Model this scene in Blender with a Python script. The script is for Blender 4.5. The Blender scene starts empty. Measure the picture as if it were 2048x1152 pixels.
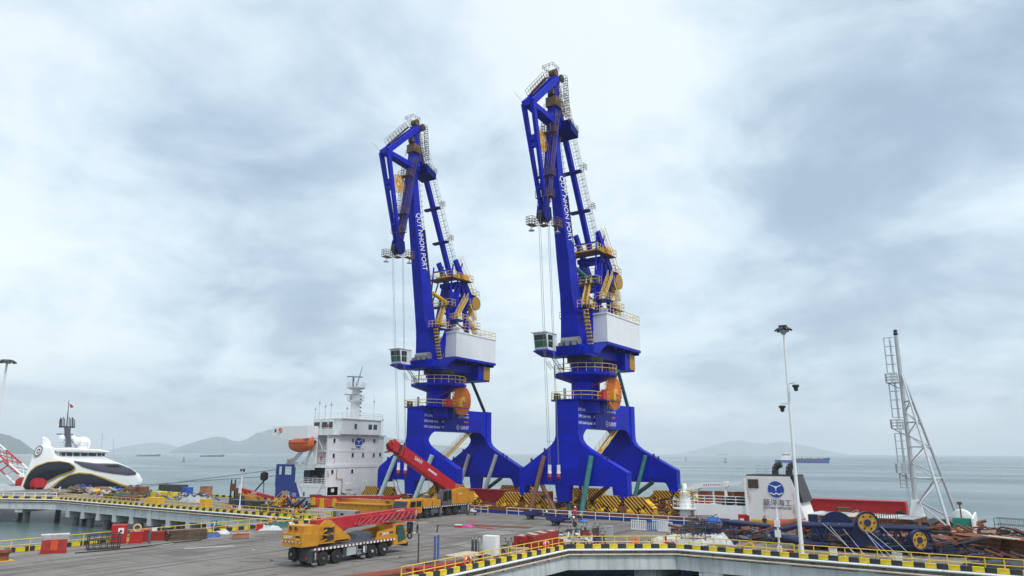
import bpy, bmesh, math, random
from mathutils import Vector, Matrix
random.seed(7)
PI = math.pi
sc = bpy.context.scene
COL = sc.collection
# ---------------------------------------------------------------- camera
# world axes: x along the wharf front, y across the wharf towards the open sea, z up, wharf deck at z = 0
FPX, PITCH, ROLL, CAMH, YAW = 1420.0, math.radians(13.08), 0.0034, 9.0, math.radians(34)
_R = Matrix.Rotation(YAW, 3, 'Z')
_fw = _R @ Vector((0, math.cos(PITCH), math.sin(PITCH)))
_u0 = _R @ Vector((0, -math.sin(PITCH), math.cos(PITCH)))
_r0 = _R @ Vector((1, 0, 0))
_rt = _r0 * math.cos(ROLL) + _u0 * math.sin(ROLL)
_up = -_r0 * math.sin(ROLL) + _u0 * math.cos(ROLL)
CAMP = Vector((0, 0, CAMH))
cam = bpy.data.cameras.new('camera')
camo = bpy.data.objects.new('camera', cam)
COL.objects.link(camo)
m3 = Matrix((_rt, _up, -_fw)).transposed()
camo.matrix_world = Matrix.Translation(CAMP) @ m3.to_4x4()
cam.sensor_width = 36.0
cam.lens = FPX / 2048 * 36
cam.clip_start = 0.5
cam.clip_end = 60000
sc.camera = camo
def ray(px, py): return _fw * FPX + _rt * (px - 1024) + _up * (576 - py)
def gz(px, py, z=0.0):
    r = ray(px, py); return CAMP + r * ((z - CAMH) / r.z)
def gx(px, py, x):
    r = ray(px, py); return CAMP + r * (x / r.x)
def gy(px, py, y):
    r = ray(px, py); return CAMP + r * (y / r.y)
# ---------------------------------------------------------------- world, sun, exposure
SUN_EL, SUN_AZ = math.radians(56), math.radians(-20)   # azimuth of the sun measured from +x towards +y
world = bpy.data.worlds.new('World'); sc.world = world; world.use_nodes = True
def build_world():
    nt = world.node_tree; nt.nodes.clear(); N = nt.nodes.new; L = nt.links.new
    out = N('ShaderNodeOutputWorld')
    sky = N('ShaderNodeTexSky'); sky.sky_type = 'NISHITA'; sky.sun_disc = False
    sky.sun_elevation = SUN_EL; sky.sun_rotation = PI / 2 - SUN_AZ
    sky.air_density = 1.2; sky.dust_density = 2.0; sky.ozone_density = 1.5
    b1 = N('ShaderNodeBackground'); b1.inputs[1].default_value = 0.11; L(sky.outputs[0], b1.inputs[0])
    tc = N('ShaderNodeTexCoord')
    sep = N('ShaderNodeSeparateXYZ'); L(tc.outputs['Generated'], sep.inputs[0])
    def math_(op, a, b=None, c=None):
        n = N('ShaderNodeMath'); n.operation = op
        for i, s in enumerate((a, b, c)):
            if s is None: continue
            if isinstance(s, (int, float)): n.inputs[i].default_value = s
            else: L(s, n.inputs[i])
        return n.outputs[0]
    zz = math_('ADD', math_('MAXIMUM', sep.outputs[2], 0.0), 0.30)
    cx = math_('DIVIDE', sep.outputs[0], zz); cy = math_('DIVIDE', sep.outputs[1], zz)
    cmb = N('ShaderNodeCombineXYZ'); L(cx, cmb.inputs[0]); L(cy, cmb.inputs[1]); cmb.inputs[2].default_value = 3.1
    def noise(scale, detail, rough, dist, off):
        mp = N('ShaderNodeMapping'); L(cmb.outputs[0], mp.inputs[0]); mp.inputs['Location'].default_value = off
        n = N('ShaderNodeTexNoise'); L(mp.outputs[0], n.inputs['Vector'])
        n.inputs['Scale'].default_value = scale; n.inputs['Detail'].default_value = detail
        n.inputs['Roughness'].default_value = rough; n.inputs['Distortion'].default_value = dist
        return n.outputs[0]
    n1 = noise(1.15, 9, 0.56, 0.45, (1.3, 0.4, 0)); n2 = noise(3.4, 9, 0.58, 0.4, (5.2, 2.1, 0))
    n3 = noise(0.9, 5, 0.5, 0.3, (9.2, 7.1, 0))
    s1 = math_('ADD', math_('MULTIPLY_ADD', n1, 0.80, math_('MULTIPLY', n2, 0.62)), -0.165)
    # broad banks of cloud seen in the photograph: (direction, width, weight)
    lob = None
    for (px, py, wid, wt) in ((560, 390, 11, -.20), (1850, 250, 13, -.18), (1500, 420, 13, -.11), (880, 260, 8, -.07), (1780, 530, 10, -.08),
                              (150, 90, 12, .10), (1150, 60, 13, .11), (1300, 130, 10, .06), (60, 470, 12, .05), (980, 620, 14, .05), (250, 640, 12, -.02)):
        d = ray(px, py).normalized()
        vm = N('ShaderNodeVectorMath'); vm.operation = 'DOT_PRODUCT'; L(tc.outputs['Generated'], vm.inputs[0]); vm.inputs[1].default_value = d
        k = 1.0 / (1 - math.cos(math.radians(wid)))
        e = math_('EXPONENT', math_('MULTIPLY', math_('SUBTRACT', vm.outputs['Value'], 1.0), k))
        t = math_('MULTIPLY', e, wt)
        lob = t if lob is None else math_('ADD', lob, t)
    s2 = math_('ADD', s1, lob)
    cr = N('ShaderNodeValToRGB'); L(s2, cr.inputs[0]); e = cr.color_ramp
    e.elements[0].position = 0.27; e.elements[0].color = (0.25, 0.325, 0.41, 1)
    e.elements[1].position = 0.66; e.elements[1].color = (0.60, 0.66, 0.685, 1)
    x = e.elements.new(0.36); x.color = (0.30, 0.38, 0.46, 1)
    x = e.elements.new(0.45); x.color = (0.40, 0.485, 0.555, 1)
    x = e.elements.new(0.54); x.color = (0.50, 0.578, 0.63, 1)
    b2 = N('ShaderNodeBackground'); L(cr.outputs[0], b2.inputs[0]); b2.inputs[1].default_value = 1.0
    r2 = N('ShaderNodeMapRange'); L(n3, r2.inputs[0]); r2.inputs[1].default_value = .3; r2.inputs[2].default_value = .7
    r2.inputs[3].default_value = 0.78; r2.inputs[4].default_value = 0.97
    mx = N('ShaderNodeMixShader'); L(r2.outputs[0], mx.inputs[0]); L(b1.outputs[0], mx.inputs[1]); L(b2.outputs[0], mx.inputs[2])
    L(mx.outputs[0], out.inputs[0])
build_world()
sun = bpy.data.lights.new('sun', 'SUN'); sun.energy = 1.5; sun.angle = math.radians(12); sun.color = (1, 0.97, 0.93)
suno = bpy.data.objects.new('sun', sun); COL.objects.link(suno)
_sd = Vector((math.cos(SUN_AZ) * math.cos(SUN_EL), math.sin(SUN_AZ) * math.cos(SUN_EL), math.sin(SUN_EL)))
suno.rotation_euler = _sd.to_track_quat('Z', 'Y').to_euler()
suno.location = (0, 0, 200)
vs = sc.view_settings
vs.view_transform = 'Standard'; vs.look = 'None'; vs.exposure = 0.74; vs.gamma = 1.0; vs.use_curve_mapping = False
sc.cycles.max_bounces = 6; sc.cycles.diffuse_bounces = 3; sc.cycles.glossy_bounces = 3; sc.cycles.transmission_bounces = 3
sc.cycles.volume_bounces = 1; sc.cycles.transparent_max_bounces = 8; sc.cycles.caustics_reflective = False; sc.cycles.caustics_refractive = False
# ---------------------------------------------------------------- mesh builder
class MB:
    def __init__(s): s.v = []; s.f = []
    def quadbox(s, c8):
        n = len(s.v); s.v += [tuple(p) for p in c8]
        s.f += [(n, n+3, n+2, n+1), (n+4, n+5, n+6, n+7), (n, n+1, n+5, n+4), (n+1, n+2, n+6, n+5), (n+2, n+3, n+7, n+6), (n+3, n, n+4, n+7)]
        return s
    def box(s, x0, x1, y0, y1, z0, z1):
        return s.quadbox([(x0, y0, z0), (x1, y0, z0), (x1, y1, z0), (x0, y1, z0), (x0, y0, z1), (x1, y0, z1), (x1, y1, z1), (x0, y1, z1)])
    def obox(s, c, d, rz=0, rx=0, ry=0):
        M = Matrix.Translation(c) @ Matrix.Rotation(rz, 4, 'Z') @ Matrix.Rotation(ry, 4, 'Y') @ Matrix.Rotation(rx, 4, 'X')
        a, b, e = d[0]/2, d[1]/2, d[2]/2
        return s.quadbox([M @ Vector(p) for p in ((-a, -b, -e), (a, -b, -e), (a, b, -e), (-a, b, -e), (-a, -b, e), (a, -b, e), (a, b, e), (-a, b, e))])
    def bar(s, p, q, w, h=None, w2=None, h2=None, side=None):
        h = w if h is None else h; w2 = w if w2 is None else w2; h2 = h if h2 is None else h2
        p, q = Vector(p), Vector(q); d = (q - p).normalized()
        if side is None:
            up = Vector((0, 0, 1)) if abs(d.z) < .95 else Vector((0, 1, 0))
            sd = d.cross(up).normalized()
        else:
            sd = Vector(side); sd = (sd - d * sd.dot(d)).normalized()
        u = sd.cross(d).normalized()
        A = [p - sd*w/2 - u*h/2, p + sd*w/2 - u*h/2, p + sd*w/2 + u*h/2, p - sd*w/2 + u*h/2]
        B = [q - sd*w2/2 - u*h2/2, q + sd*w2/2 - u*h2/2, q + sd*w2/2 + u*h2/2, q - sd*w2/2 + u*h2/2]
        n = len(s.v); s.v += [tuple(x) for x in A + B]
        s.f += [(n, n+1, n+2, n+3), (n+7, n+6, n+5, n+4), (n, n+4, n+5, n+1), (n+1, n+5, n+6, n+2), (n+2, n+6, n+7, n+3), (n+3, n+7, n+4, n)]
        return s
    def tube(s, p, q, r, n=8, r2=None, cap=True):
        r2 = r if r2 is None else r2
        p, q = Vector(p), Vector(q); d = (q - p).normalized()
        a = d.cross(Vector((0, 0, 1)) if abs(d.z) < .95 else Vector((0, 1, 0))).normalized(); b = d.cross(a)
        k = len(s.v)
        for c, rr in ((p, r), (q, r2)):
            for i in range(n):
                t = 2*PI*i/n; s.v.append(tuple(c + a*math.cos(t)*rr + b*math.sin(t)*rr))
        for i in range(n):
            j = (i+1) % n; s.f.append((k+i, k+j, k+n+j, k+n+i))
        if cap: s.f += [tuple(k+i for i in range(n))[::-1], tuple(k+n+i for i in range(n))]
        return s
    def path(s, pts, r, n=6):
        for a, b in zip(pts, pts[1:]): s.tube(a, b, r, n)
        return s
    def prism(s, pts, pl, a0, a1):
        mk = {'xz': lambda p, a: (p[0], a, p[1]), 'yz': lambda p, a: (a, p[0], p[1]), 'xy': lambda p, a: (p[0], p[1], a)}[pl]
        k = len(s.v); n = len(pts)
        s.v += [mk(p, a0) for p in pts] + [mk(p, a1) for p in pts]
        s.f += [tuple(range(k, k+n)), tuple(range(k+2*n-1, k+n-1, -1))]
        for i in range(n):
            j = (i+1) % n; s.f.append((k+i, k+n+i, k+n+j, k+j))
        return s
    def lathe(s, prof, c, axis='z', n=16, cap=True, a0=0, a1=2*PI):
        full = abs(a1 - a0 - 2*PI) < 1e-6; m = n if full else n+1
        k = len(s.v); c = Vector(c)
        for (r, h) in prof:
            for i in range(m):
                t = a0 + (a1-a0)*i/n; x, y = r*math.cos(t), r*math.sin(t)
                s.v.append(tuple(c + Vector({'z': (x, y, h), 'x': (h, x, y), 'y': (x, h, y)}[axis])))
        for j in range(len(prof)-1):
            for i in range(n):
                q = (i+1) % m; s.f.append((k+j*m+i, k+j*m+q, k+(j+1)*m+q, k+(j+1)*m+i))
        if cap and full: s.f += [tuple(k+i for i in range(m))[::-1], tuple(k+(len(prof)-1)*m+i for i in range(m))]
        return s
    def ell(s, c, rx, ry, rz, n=12, m=8):
        k = len(s.v)
        for j in range(1, m):
            p = PI*j/m
            for i in range(n):
                t = 2*PI*i/n; s.v.append((c[0]+rx*math.sin(p)*math.cos(t), c[1]+ry*math.sin(p)*math.sin(t), c[2]+rz*math.cos(p)))
        s.v += [(c[0], c[1], c[2]+rz), (c[0], c[1], c[2]-rz)]; T = len(s.v)-2
        for j in range(m-2):
            for i in range(n):
                q = (i+1) % n; s.f.append((k+j*n+i, k+(j+1)*n+i, k+(j+1)*n+q, k+j*n+q))
        for i in range(n):
            q = (i+1) % n; s.f += [(T, k+i, k+q), (T+1, k+(m-2)*n+q, k+(m-2)*n+i)]
        return s
    def torus(s, c, R, r, axis='z', n=16, m=6):
        k = len(s.v); c = Vector(c)
        for i in range(n):
            t = 2*PI*i/n
            for j in range(m):
                p = 2*PI*j/m; rr = R + r*math.cos(p); x, y, h = rr*math.cos(t), rr*math.sin(t), r*math.sin(p)
                s.v.append(tuple(c + Vector({'z': (x, y, h), 'x': (h, x, y), 'y': (x, h, y)}[axis])))
        for i in range(n):
            for j in range(m):
                a, b = (i+1) % n, (j+1) % m; s.f.append((k+i*m+j, k+a*m+j, k+a*m+b, k+i*m+b))
        return s
    def rail(s, pts, h=1.1, r=.035, gap=1.5, mids=1, posts=True):
        for a, b in zip(pts, pts[1:]):
            a, b = Vector(a), Vector(b); L = (b-a).length; k = max(1, round(L/gap))
            for j in range(mids+1):
                z = Vector((0, 0, h*(j+1)/(mids+1))); s.tube(a+z, b+z, r, 4, cap=False)
            if posts:
                for i in range(k+1):
                    p = a.lerp(b, i/k); s.tube(p, p+Vector((0, 0, h)), r, 4, cap=False)
        return s
    def ladder(s, p, q, w=.5, gap=.35, r=.03, side=(1, 0, 0)):
        p, q, sd = Vector(p), Vector(q), Vector(side).normalized()*w/2
        s.tube(p-sd, q-sd, r, 4); s.tube(p+sd, q+sd, r, 4)
        k = max(2, int((q-p).length/gap))
        for i in range(1, k):
            c = p.lerp(q, i/k); s.tube(c-sd, c+sd, r*.8, 4, cap=False)
        return s
    def build(s, name, mat, parent=None, smooth=False, loc=None):
        me = bpy.data.meshes.new(name); me.from_pydata(s.v, [], s.f); me.update()
        bm = bmesh.new(); bm.from_mesh(me); bmesh.ops.recalc_face_normals(bm, faces=bm.faces); bm.to_mesh(me); bm.free()
        o = bpy.data.objects.new(name, me); COL.objects.link(o)
        me.materials.append(M[mat] if isinstance(mat, str) else mat)
        if smooth:
            for p in me.polygons: p.use_smooth = True
            try: me.set_sharp_from_angle(angle=math.radians(40))
            except Exception: pass
        if loc is not None: o.location = loc
        if parent is not None: o.parent = parent
        return o
def T(name, label, cat, loc=(0, 0, 0), rz=0, group=None):
    o = bpy.data.objects.new(name, None); COL.objects.link(o); o.empty_display_size = .2
    o.location = loc; o.rotation_euler = (0, 0, rz); o['label'] = label; o['category'] = cat
    if group: o['group'] = group
    return o
def tag(o, label, cat, group=None):
    o['label'] = label; o['category'] = cat
    if group: o['group'] = group
    return o
def struct(o, label=None):
    o['kind'] = 'structure'
    if label: o['label'] = label
    return o
def copy_tree(o, parent=None):
    c = o.copy(); COL.objects.link(c); c.parent = parent
    for ch in list(o.children): copy_tree(ch, c)
    return c
def text(name, body, size, mat, parent, origin, right, upv, th=.01, align='LEFT', sx=1.0):
    cu = bpy.data.curves.new(name, 'FONT'); cu.body = body; cu.size = size; cu.extrude = th; cu.align_x = align; cu.resolution_u = 3
    to = bpy.data.objects.new(name, cu); COL.objects.link(to)
    dg = bpy.context.evaluated_depsgraph_get(); me = bpy.data.meshes.new_from_object(to.evaluated_get(dg))
    COL.objects.unlink(to); bpy.data.objects.remove(to)
    r, u = Vector(right).normalized(), Vector(upv).normalized(); n = r.cross(u)
    X = Matrix.Translation(origin) @ Matrix((r*sx, u, n)).transposed().to_4x4()
    me.transform(X); me.materials.clear(); me.materials.append(M[mat]); me.name = name
    o = bpy.data.objects.new(name, me); COL.objects.link(o)
    if parent is not None: o.parent = parent
    return o
# ---------------------------------------------------------------- materials
M = {}
def _nodes(name):
    m = bpy.data.materials.new(name); m.use_nodes = True; nt = m.node_tree
    return m, nt, nt.nodes['Principled BSDF'], nt.nodes.new, nt.links.new
def mat(name, col, rough=.5, metal=0.0, var=.12, scale=1.5, bump=0.0, rust=0.0, rustcol=(.16, .06, .025), streak=False, coat=0.0, spec=.4):
    m, nt, bs, N, L = _nodes(name)
    bs.inputs['Roughness'].default_value = rough; bs.inputs['Metallic'].default_value = metal
    bs.inputs['Specular IOR Level'].default_value = spec
    if coat: bs.inputs['Coat Weight'].default_value = coat
    tc = N('ShaderNodeTexCoord'); n = N('ShaderNodeTexNoise'); n.inputs['Scale'].default_value = scale; n.inputs['Detail'].default_value = 6
    n.inputs['Roughness'].default_value = .62
    mp = N('ShaderNodeMapping'); L(tc.outputs['Object'], mp.inputs[0])
    if streak: mp.inputs['Scale'].default_value = (1, 1, .12)
    L(mp.outputs[0], n.inputs['Vector'])
    cr = N('ShaderNodeValToRGB'); L(n.outputs[0], cr.inputs[0])
    c = Vector(col); lo, hi = c*(1-var), c*(1+var)
    cr.color_ramp.elements[0].position = .3; cr.color_ramp.elements[0].color = (*lo, 1)
    cr.color_ramp.elements[1].position = .7; cr.color_ramp.elements[1].color = (*[min(1, x) for x in hi], 1)
    outc = cr.outputs[0]
    if rust > 0:
        n2 = N('ShaderNodeTexNoise'); n2.inputs['Scale'].default_value = scale*1.7; n2.inputs['Detail'].default_value = 8; n2.inputs['Roughness'].default_value = .7
        mp2 = N('ShaderNodeMapping'); L(tc.outputs['Object'], mp2.inputs[0]); mp2.inputs['Scale'].default_value = (1, 1, .2) if streak else (1, 1, .6); mp2.inputs['Location'].default_value = (3, 5, 1)
        L(mp2.outputs[0], n2.inputs['Vector'])
        r = N('ShaderNodeMapRange'); L(n2.outputs[0], r.inputs[0]); r.inputs[1].default_value = .66 - rust*.25; r.inputs[2].default_value = .76 - rust*.15
        mx = N('ShaderNodeMix'); mx.data_type = 'RGBA'; L(r.outputs[0], mx.inputs[0]); L(outc, mx.inputs[6]); mx.inputs[7].default_value = (*rustcol, 1)
        outc = mx.outputs[2]
    L(outc, bs.inputs['Base Color'])
    if bump:
        bp = N('ShaderNodeBump'); bp.inputs['Strength'].default_value = bump; bp.inputs['Distance'].default_value = .05
        n3 = N('ShaderNodeTexNoise'); n3.inputs['Scale'].default_value = scale*6; n3.inputs['Detail'].default_value = 5; L(tc.outputs['Object'], n3.inputs['Vector'])
        L(n3.outputs[0], bp.inputs['Height']); L(bp.outputs[0], bs.inputs['Normal'])
    M[name] = m; return m
def stripes(name, c1, c2, period, axis=(1, 0, 1), duty=.5, rough=.5):
    m, nt, bs, N, L = _nodes(name)
    tc = N('ShaderNodeTexCoord'); d = N('ShaderNodeVectorMath'); d.operation = 'DOT_PRODUCT'; L(tc.outputs['Object'], d.inputs[0]); d.inputs[1].default_value = axis
    a = N('ShaderNodeMath'); a.operation = 'DIVIDE'; L(d.outputs['Value'], a.inputs[0]); a.inputs[1].default_value = period
    f = N('ShaderNodeMath'); f.operation = 'FRACT'; L(a.outputs[0], f.inputs[0])
    g = N('ShaderNodeMath'); g.operation = 'GREATER_THAN'; L(f.outputs[0], g.inputs[0]); g.inputs[1].default_value = duty
    mx = N('ShaderNodeMix'); mx.data_type = 'RGBA'; L(g.outputs[0], mx.inputs[0]); mx.inputs[6].default_value = (*c1, 1); mx.inputs[7].default_value = (*c2, 1)
    L(mx.outputs[2], bs.inputs['Base Color']); bs.inputs['Roughness'].default_value = rough
    M[name] = m
mat('crane_blue', (.001, .012, .44), .45, var=.16, scale=.35, spec=.16, rust=.16, rustcol=(.001, .006, .20), streak=True)
mat('crane_blue_dark', (.001, .007, .17), .5, var=.15, scale=.6, spec=.12)
mat('yellow_rail', (.78, .50, .07), .5, var=.15)
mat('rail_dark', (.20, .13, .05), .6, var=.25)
mat('yellow_paint', (.72, .42, .012), .45, var=.12, rust=.15)
mat('kerb_yellow', (.74, .55, .03), .75, var=.2, scale=2.2, rust=.36, rustcol=(.16, .13, .07))
mat('kerb_black', (.035, .035, .038), .75, var=.35, scale=2.2, rust=.3, rustcol=(.2, .19, .17))
mat('white_paint', (.80, .80, .79), .45, var=.05, scale=.6)
mat('ship_white', (.81, .82, .82), .5, var=.06, scale=.5, rust=.2, rustcol=(.42, .28, .16), streak=True)
mat('ship_white_worn', (.76, .76, .74), .5, var=.05, scale=.5, rust=.42, rustcol=(.42, .25, .13), streak=True)
mat('house_white', (.80, .81, .84), .45, var=.04, scale=.4)
mat('text_white', (.85, .85, .85), .5, var=.02)
mat('text_red', (.55, .05, .09), .5, var=.05)
mat('text_blue', (.02, .05, .32), .5, var=.05)
mat('orange_red', (.62, .085, .03), .5, var=.1)
mat('reel_yellow', (.75, .36, .03), .45, var=.1)
mat('dark_metal', (.03, .03, .033), .55, var=.3)
mat('black_rubber', (.02, .02, .021), .8, var=.3, scale=4)
mat('grey_metal', (.25, .26, .27), .45, .4, var=.15)
mat('galv', (.50, .52, .54), .45, .3, var=.1)
mat('brown_walk', (.16, .095, .045), .6, var=.3, scale=2)
mat('teal_pipe', (.03, .20, .20), .55, var=.25, rust=.55, rustcol=(.14, .06, .03))
mat('rust_teal', (.20, .09, .05), .65, var=.3, scale=1.2, rust=.55, rustcol=(.045, .17, .20))
mat('pale_teal_pipe', (.42, .56, .56), .5, var=.12, rust=.2)
mat('dark_green_pipe', (.025, .05, .045), .55, var=.3, rust=.2)
mat('rust', (.15, .055, .028), .8, var=.45, scale=2.5, bump=.3, rust=.4, rustcol=(.07, .03, .02))
mat('rust_orange', (.22, .07, .028), .75, var=.35, scale=2, rust=.35, rustcol=(.10, .04, .02))
mat('red_paint', (.45, .018, .022), .45, var=.15, scale=.8)
mat('red_dull', (.30, .022, .016), .6, var=.25, scale=2, rust=.25, rustcol=(.09, .025, .015))
mat('boom_red', (.44, .022, .036), .45, var=.22, scale=1.2, rust=.2, rustcol=(.26, .05, .05))
mat('sany_yellow', (.56, .25, .018), .5, var=.2, scale=1.4, rust=.3, rustcol=(.26, .13, .045))
mat('chassis', (.045, .05, .057), .6, var=.3, scale=2)
mat('chassis_grey', (.09, .10, .12), .6, var=.25, scale=2)
mat('navy_steel', (.010, .017, .075), .45, var=.25, scale=1.5, rust=.1)
mat('hull_blue', (.012, .055, .30), .4, var=.15, scale=.5, rust=.1, rustcol=(.10, .07, .08), streak=True)
mat('orange_boat', (.62, .13, .045), .45, var=.12)
mat('purple', (.03, .026, .16), .4, var=.2)
mat('tarp_white', (.54, .55, .56), .65, var=.22, scale=2.5, bump=.6, rust=.3, rustcol=(.30, .30, .29))
mat('sheave_yellow', (.48, .26, .025), .55, var=.3, scale=3, rust=.4, rustcol=(.16, .08, .03))
mat('tarp_green', (.02, .09, .07), .6, var=.3, scale=3, bump=.4)
mat('tarp_blue', (.03, .11, .40), .55, var=.25, scale=3, bump=.4)
mat('wood', (.30, .20, .12), .75, var=.3, scale=3)
mat('wood_dark', (.11, .075, .05), .8, var=.35, scale=3)
mat('wood_pale', (.52, .44, .34), .7, var=.25, scale=3)
mat('brick_orange', (.42, .17, .09), .7, var=.2)
mat('grey_box', (.36, .38, .39), .5, var=.12)
mat('pink', (.62, .06, .35), .5, var=.2)
mat('lifebuoy', (.75, .14, .05), .55, var=.1)
mat('skin', (.42, .24, .16), .6, var=.08)
mat('cloth_red', (.50, .035, .06), .8, var=.15)
mat('cloth_dark', (.018, .02, .03), .85, var=.2)
mat('cloth_blue', (.05, .20, .50), .8, var=.2)
mat('green_paint', (.02, .26, .20), .5, var=.15)
mat('anthracite', (.09, .09, .125), .3, var=.08, scale=.3)
mat('yacht_white', (.82, .83, .84), .22, var=.02, scale=.3, coat=.4)
mat('gold', (.45, .34, .07), .35, .3, var=.1)
mat('flag_red', (.55, .02, .03), .8, var=.1)
mat('container_brown', (.26, .075, .03), .65, var=.2, scale=2, rust=.2)
def plate_paint(name):
    # plate to plate differences of the paint: courses about 3 m long, 1.6 m high
    m = M[name]; nt = m.node_tree; N, L = nt.nodes.new, nt.links.new; bs = nt.nodes['Principled BSDF']; src = bs.inputs['Base Color'].links[0].from_socket
    tc = N('ShaderNodeTexCoord'); sp = N('ShaderNodeSeparateXYZ'); L(tc.outputs['Object'], sp.inputs[0]); ad = N('ShaderNodeMath'); L(sp.outputs[0], ad.inputs[0]); L(sp.outputs[1], ad.inputs[1]); cb = N('ShaderNodeCombineXYZ'); L(ad.outputs[0], cb.inputs[0]); L(sp.outputs[2], cb.inputs[1])
    bk = N('ShaderNodeTexBrick'); L(cb.outputs[0], bk.inputs['Vector']); bk.inputs['Color1'].default_value = (.80, .80, .80, 1); bk.inputs['Color2'].default_value = (1.15, 1.15, 1.15, 1); bk.inputs['Mortar'].default_value = (.6, .6, .6, 1)
    bk.inputs['Scale'].default_value = 1.0; bk.inputs['Brick Width'].default_value = 3.1; bk.inputs['Row Height'].default_value = 1.7; bk.inputs['Mortar Size'].default_value = .018
    mx = N('ShaderNodeMix'); mx.data_type = 'RGBA'; mx.blend_type = 'MULTIPLY'; mx.inputs[0].default_value = 1; L(src, mx.inputs[6]); L(bk.outputs[0], mx.inputs[7]); L(mx.outputs[2], bs.inputs['Base Color'])
plate_paint('crane_blue')
stripes('hazard', (.82, .42, .01), (.025, .012, .006), .46, (.8, 0, .8), .46)
stripes('hazard_low', (.70, .34, .01), (.03, .014, .006), .34, (.8, 0, .8), .5)
stripes('hazard_small', (.78, .40, .01), (.025, .014, .008), .30, (.0, .9, .8), .5)
stripes('hazard_edge', (.80, .80, .78), (.20, .06, .06), .42, (1, 1, 0), .5)
stripes('ledge_stripe', (.70, .70, .68), (.04, .04, .045), .5, (1, 1, 0), .5)
def glass(name, col, rough=.06, sp=.6):
    m, nt, bs, N, L = _nodes(name)
    bs.inputs['Base Color'].default_value = (*col, 1); bs.inputs['Roughness'].default_value = rough; bs.inputs['Specular IOR Level'].default_value = sp
    M[name] = m
glass('glass_dark', (.012, .016, .02)); glass('glass_green', (.02, .13, .075), .1); glass('glass_teal', (.01, .035, .04))
glass('glass_navy', (.008, .010, .022), .12, .35)
def concrete(name, col, stain=.35):
    m, nt, bs, N, L = _nodes(name); bs.inputs['Roughness'].default_value = .85
    tc = N('ShaderNodeTexCoord')
    def nz(scale, sc3, loc, det=7, rg=.6):
        mp = N('ShaderNodeMapping'); L(tc.outputs['Object'], mp.inputs[0]); mp.inputs['Scale'].default_value = sc3; mp.inputs['Location'].default_value = loc
        n = N('ShaderNodeTexNoise'); L(mp.outputs[0], n.inputs['Vector']); n.inputs['Scale'].default_value = scale; n.inputs['Detail'].default_value = det; n.inputs['Roughness'].default_value = rg
        return n.outputs[0]
    a = nz(.5, (1, 1, 1), (0, 0, 0)); b = nz(2.2, (1, 1, .05), (4, 2, 7)); c = nz(6, (1, 1, 1), (1, 1, 1))
    cr = N('ShaderNodeValToRGB'); L(a, cr.inputs[0]); cc = Vector(col)
    cr.color_ramp.elements[0].position = .3; cr.color_ramp.elements[0].color = (*(cc*.82), 1); cr.color_ramp.elements[1].position = .7; cr.color_ramp.elements[1].color = (*(cc*1.12), 1)
    r = N('ShaderNodeMapRange'); L(b, r.inputs[0]); r.inputs[1].default_value = .48; r.inputs[2].default_value = .72; r.inputs[4].default_value = stain
    mx = N('ShaderNodeMix'); mx.data_type = 'RGBA'; L(r.outputs[0], mx.inputs[0]); L(cr.outputs[0], mx.inputs[6]); mx.inputs[7].default_value = (*(cc*.35), 1)
    L(mx.outputs[2], bs.inputs['Base Color'])
    bp = N('ShaderNodeBump'); bp.inputs['Strength'].default_value = .25; bp.inputs['Distance'].default_value = .03; L(c, bp.inputs['Height']); L(bp.outputs[0], bs.inputs['Normal'])
    M[name] = m
concrete('concrete', (.56, .575, .57), .5); concrete('concrete_dark', (.20, .20, .195))
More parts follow.
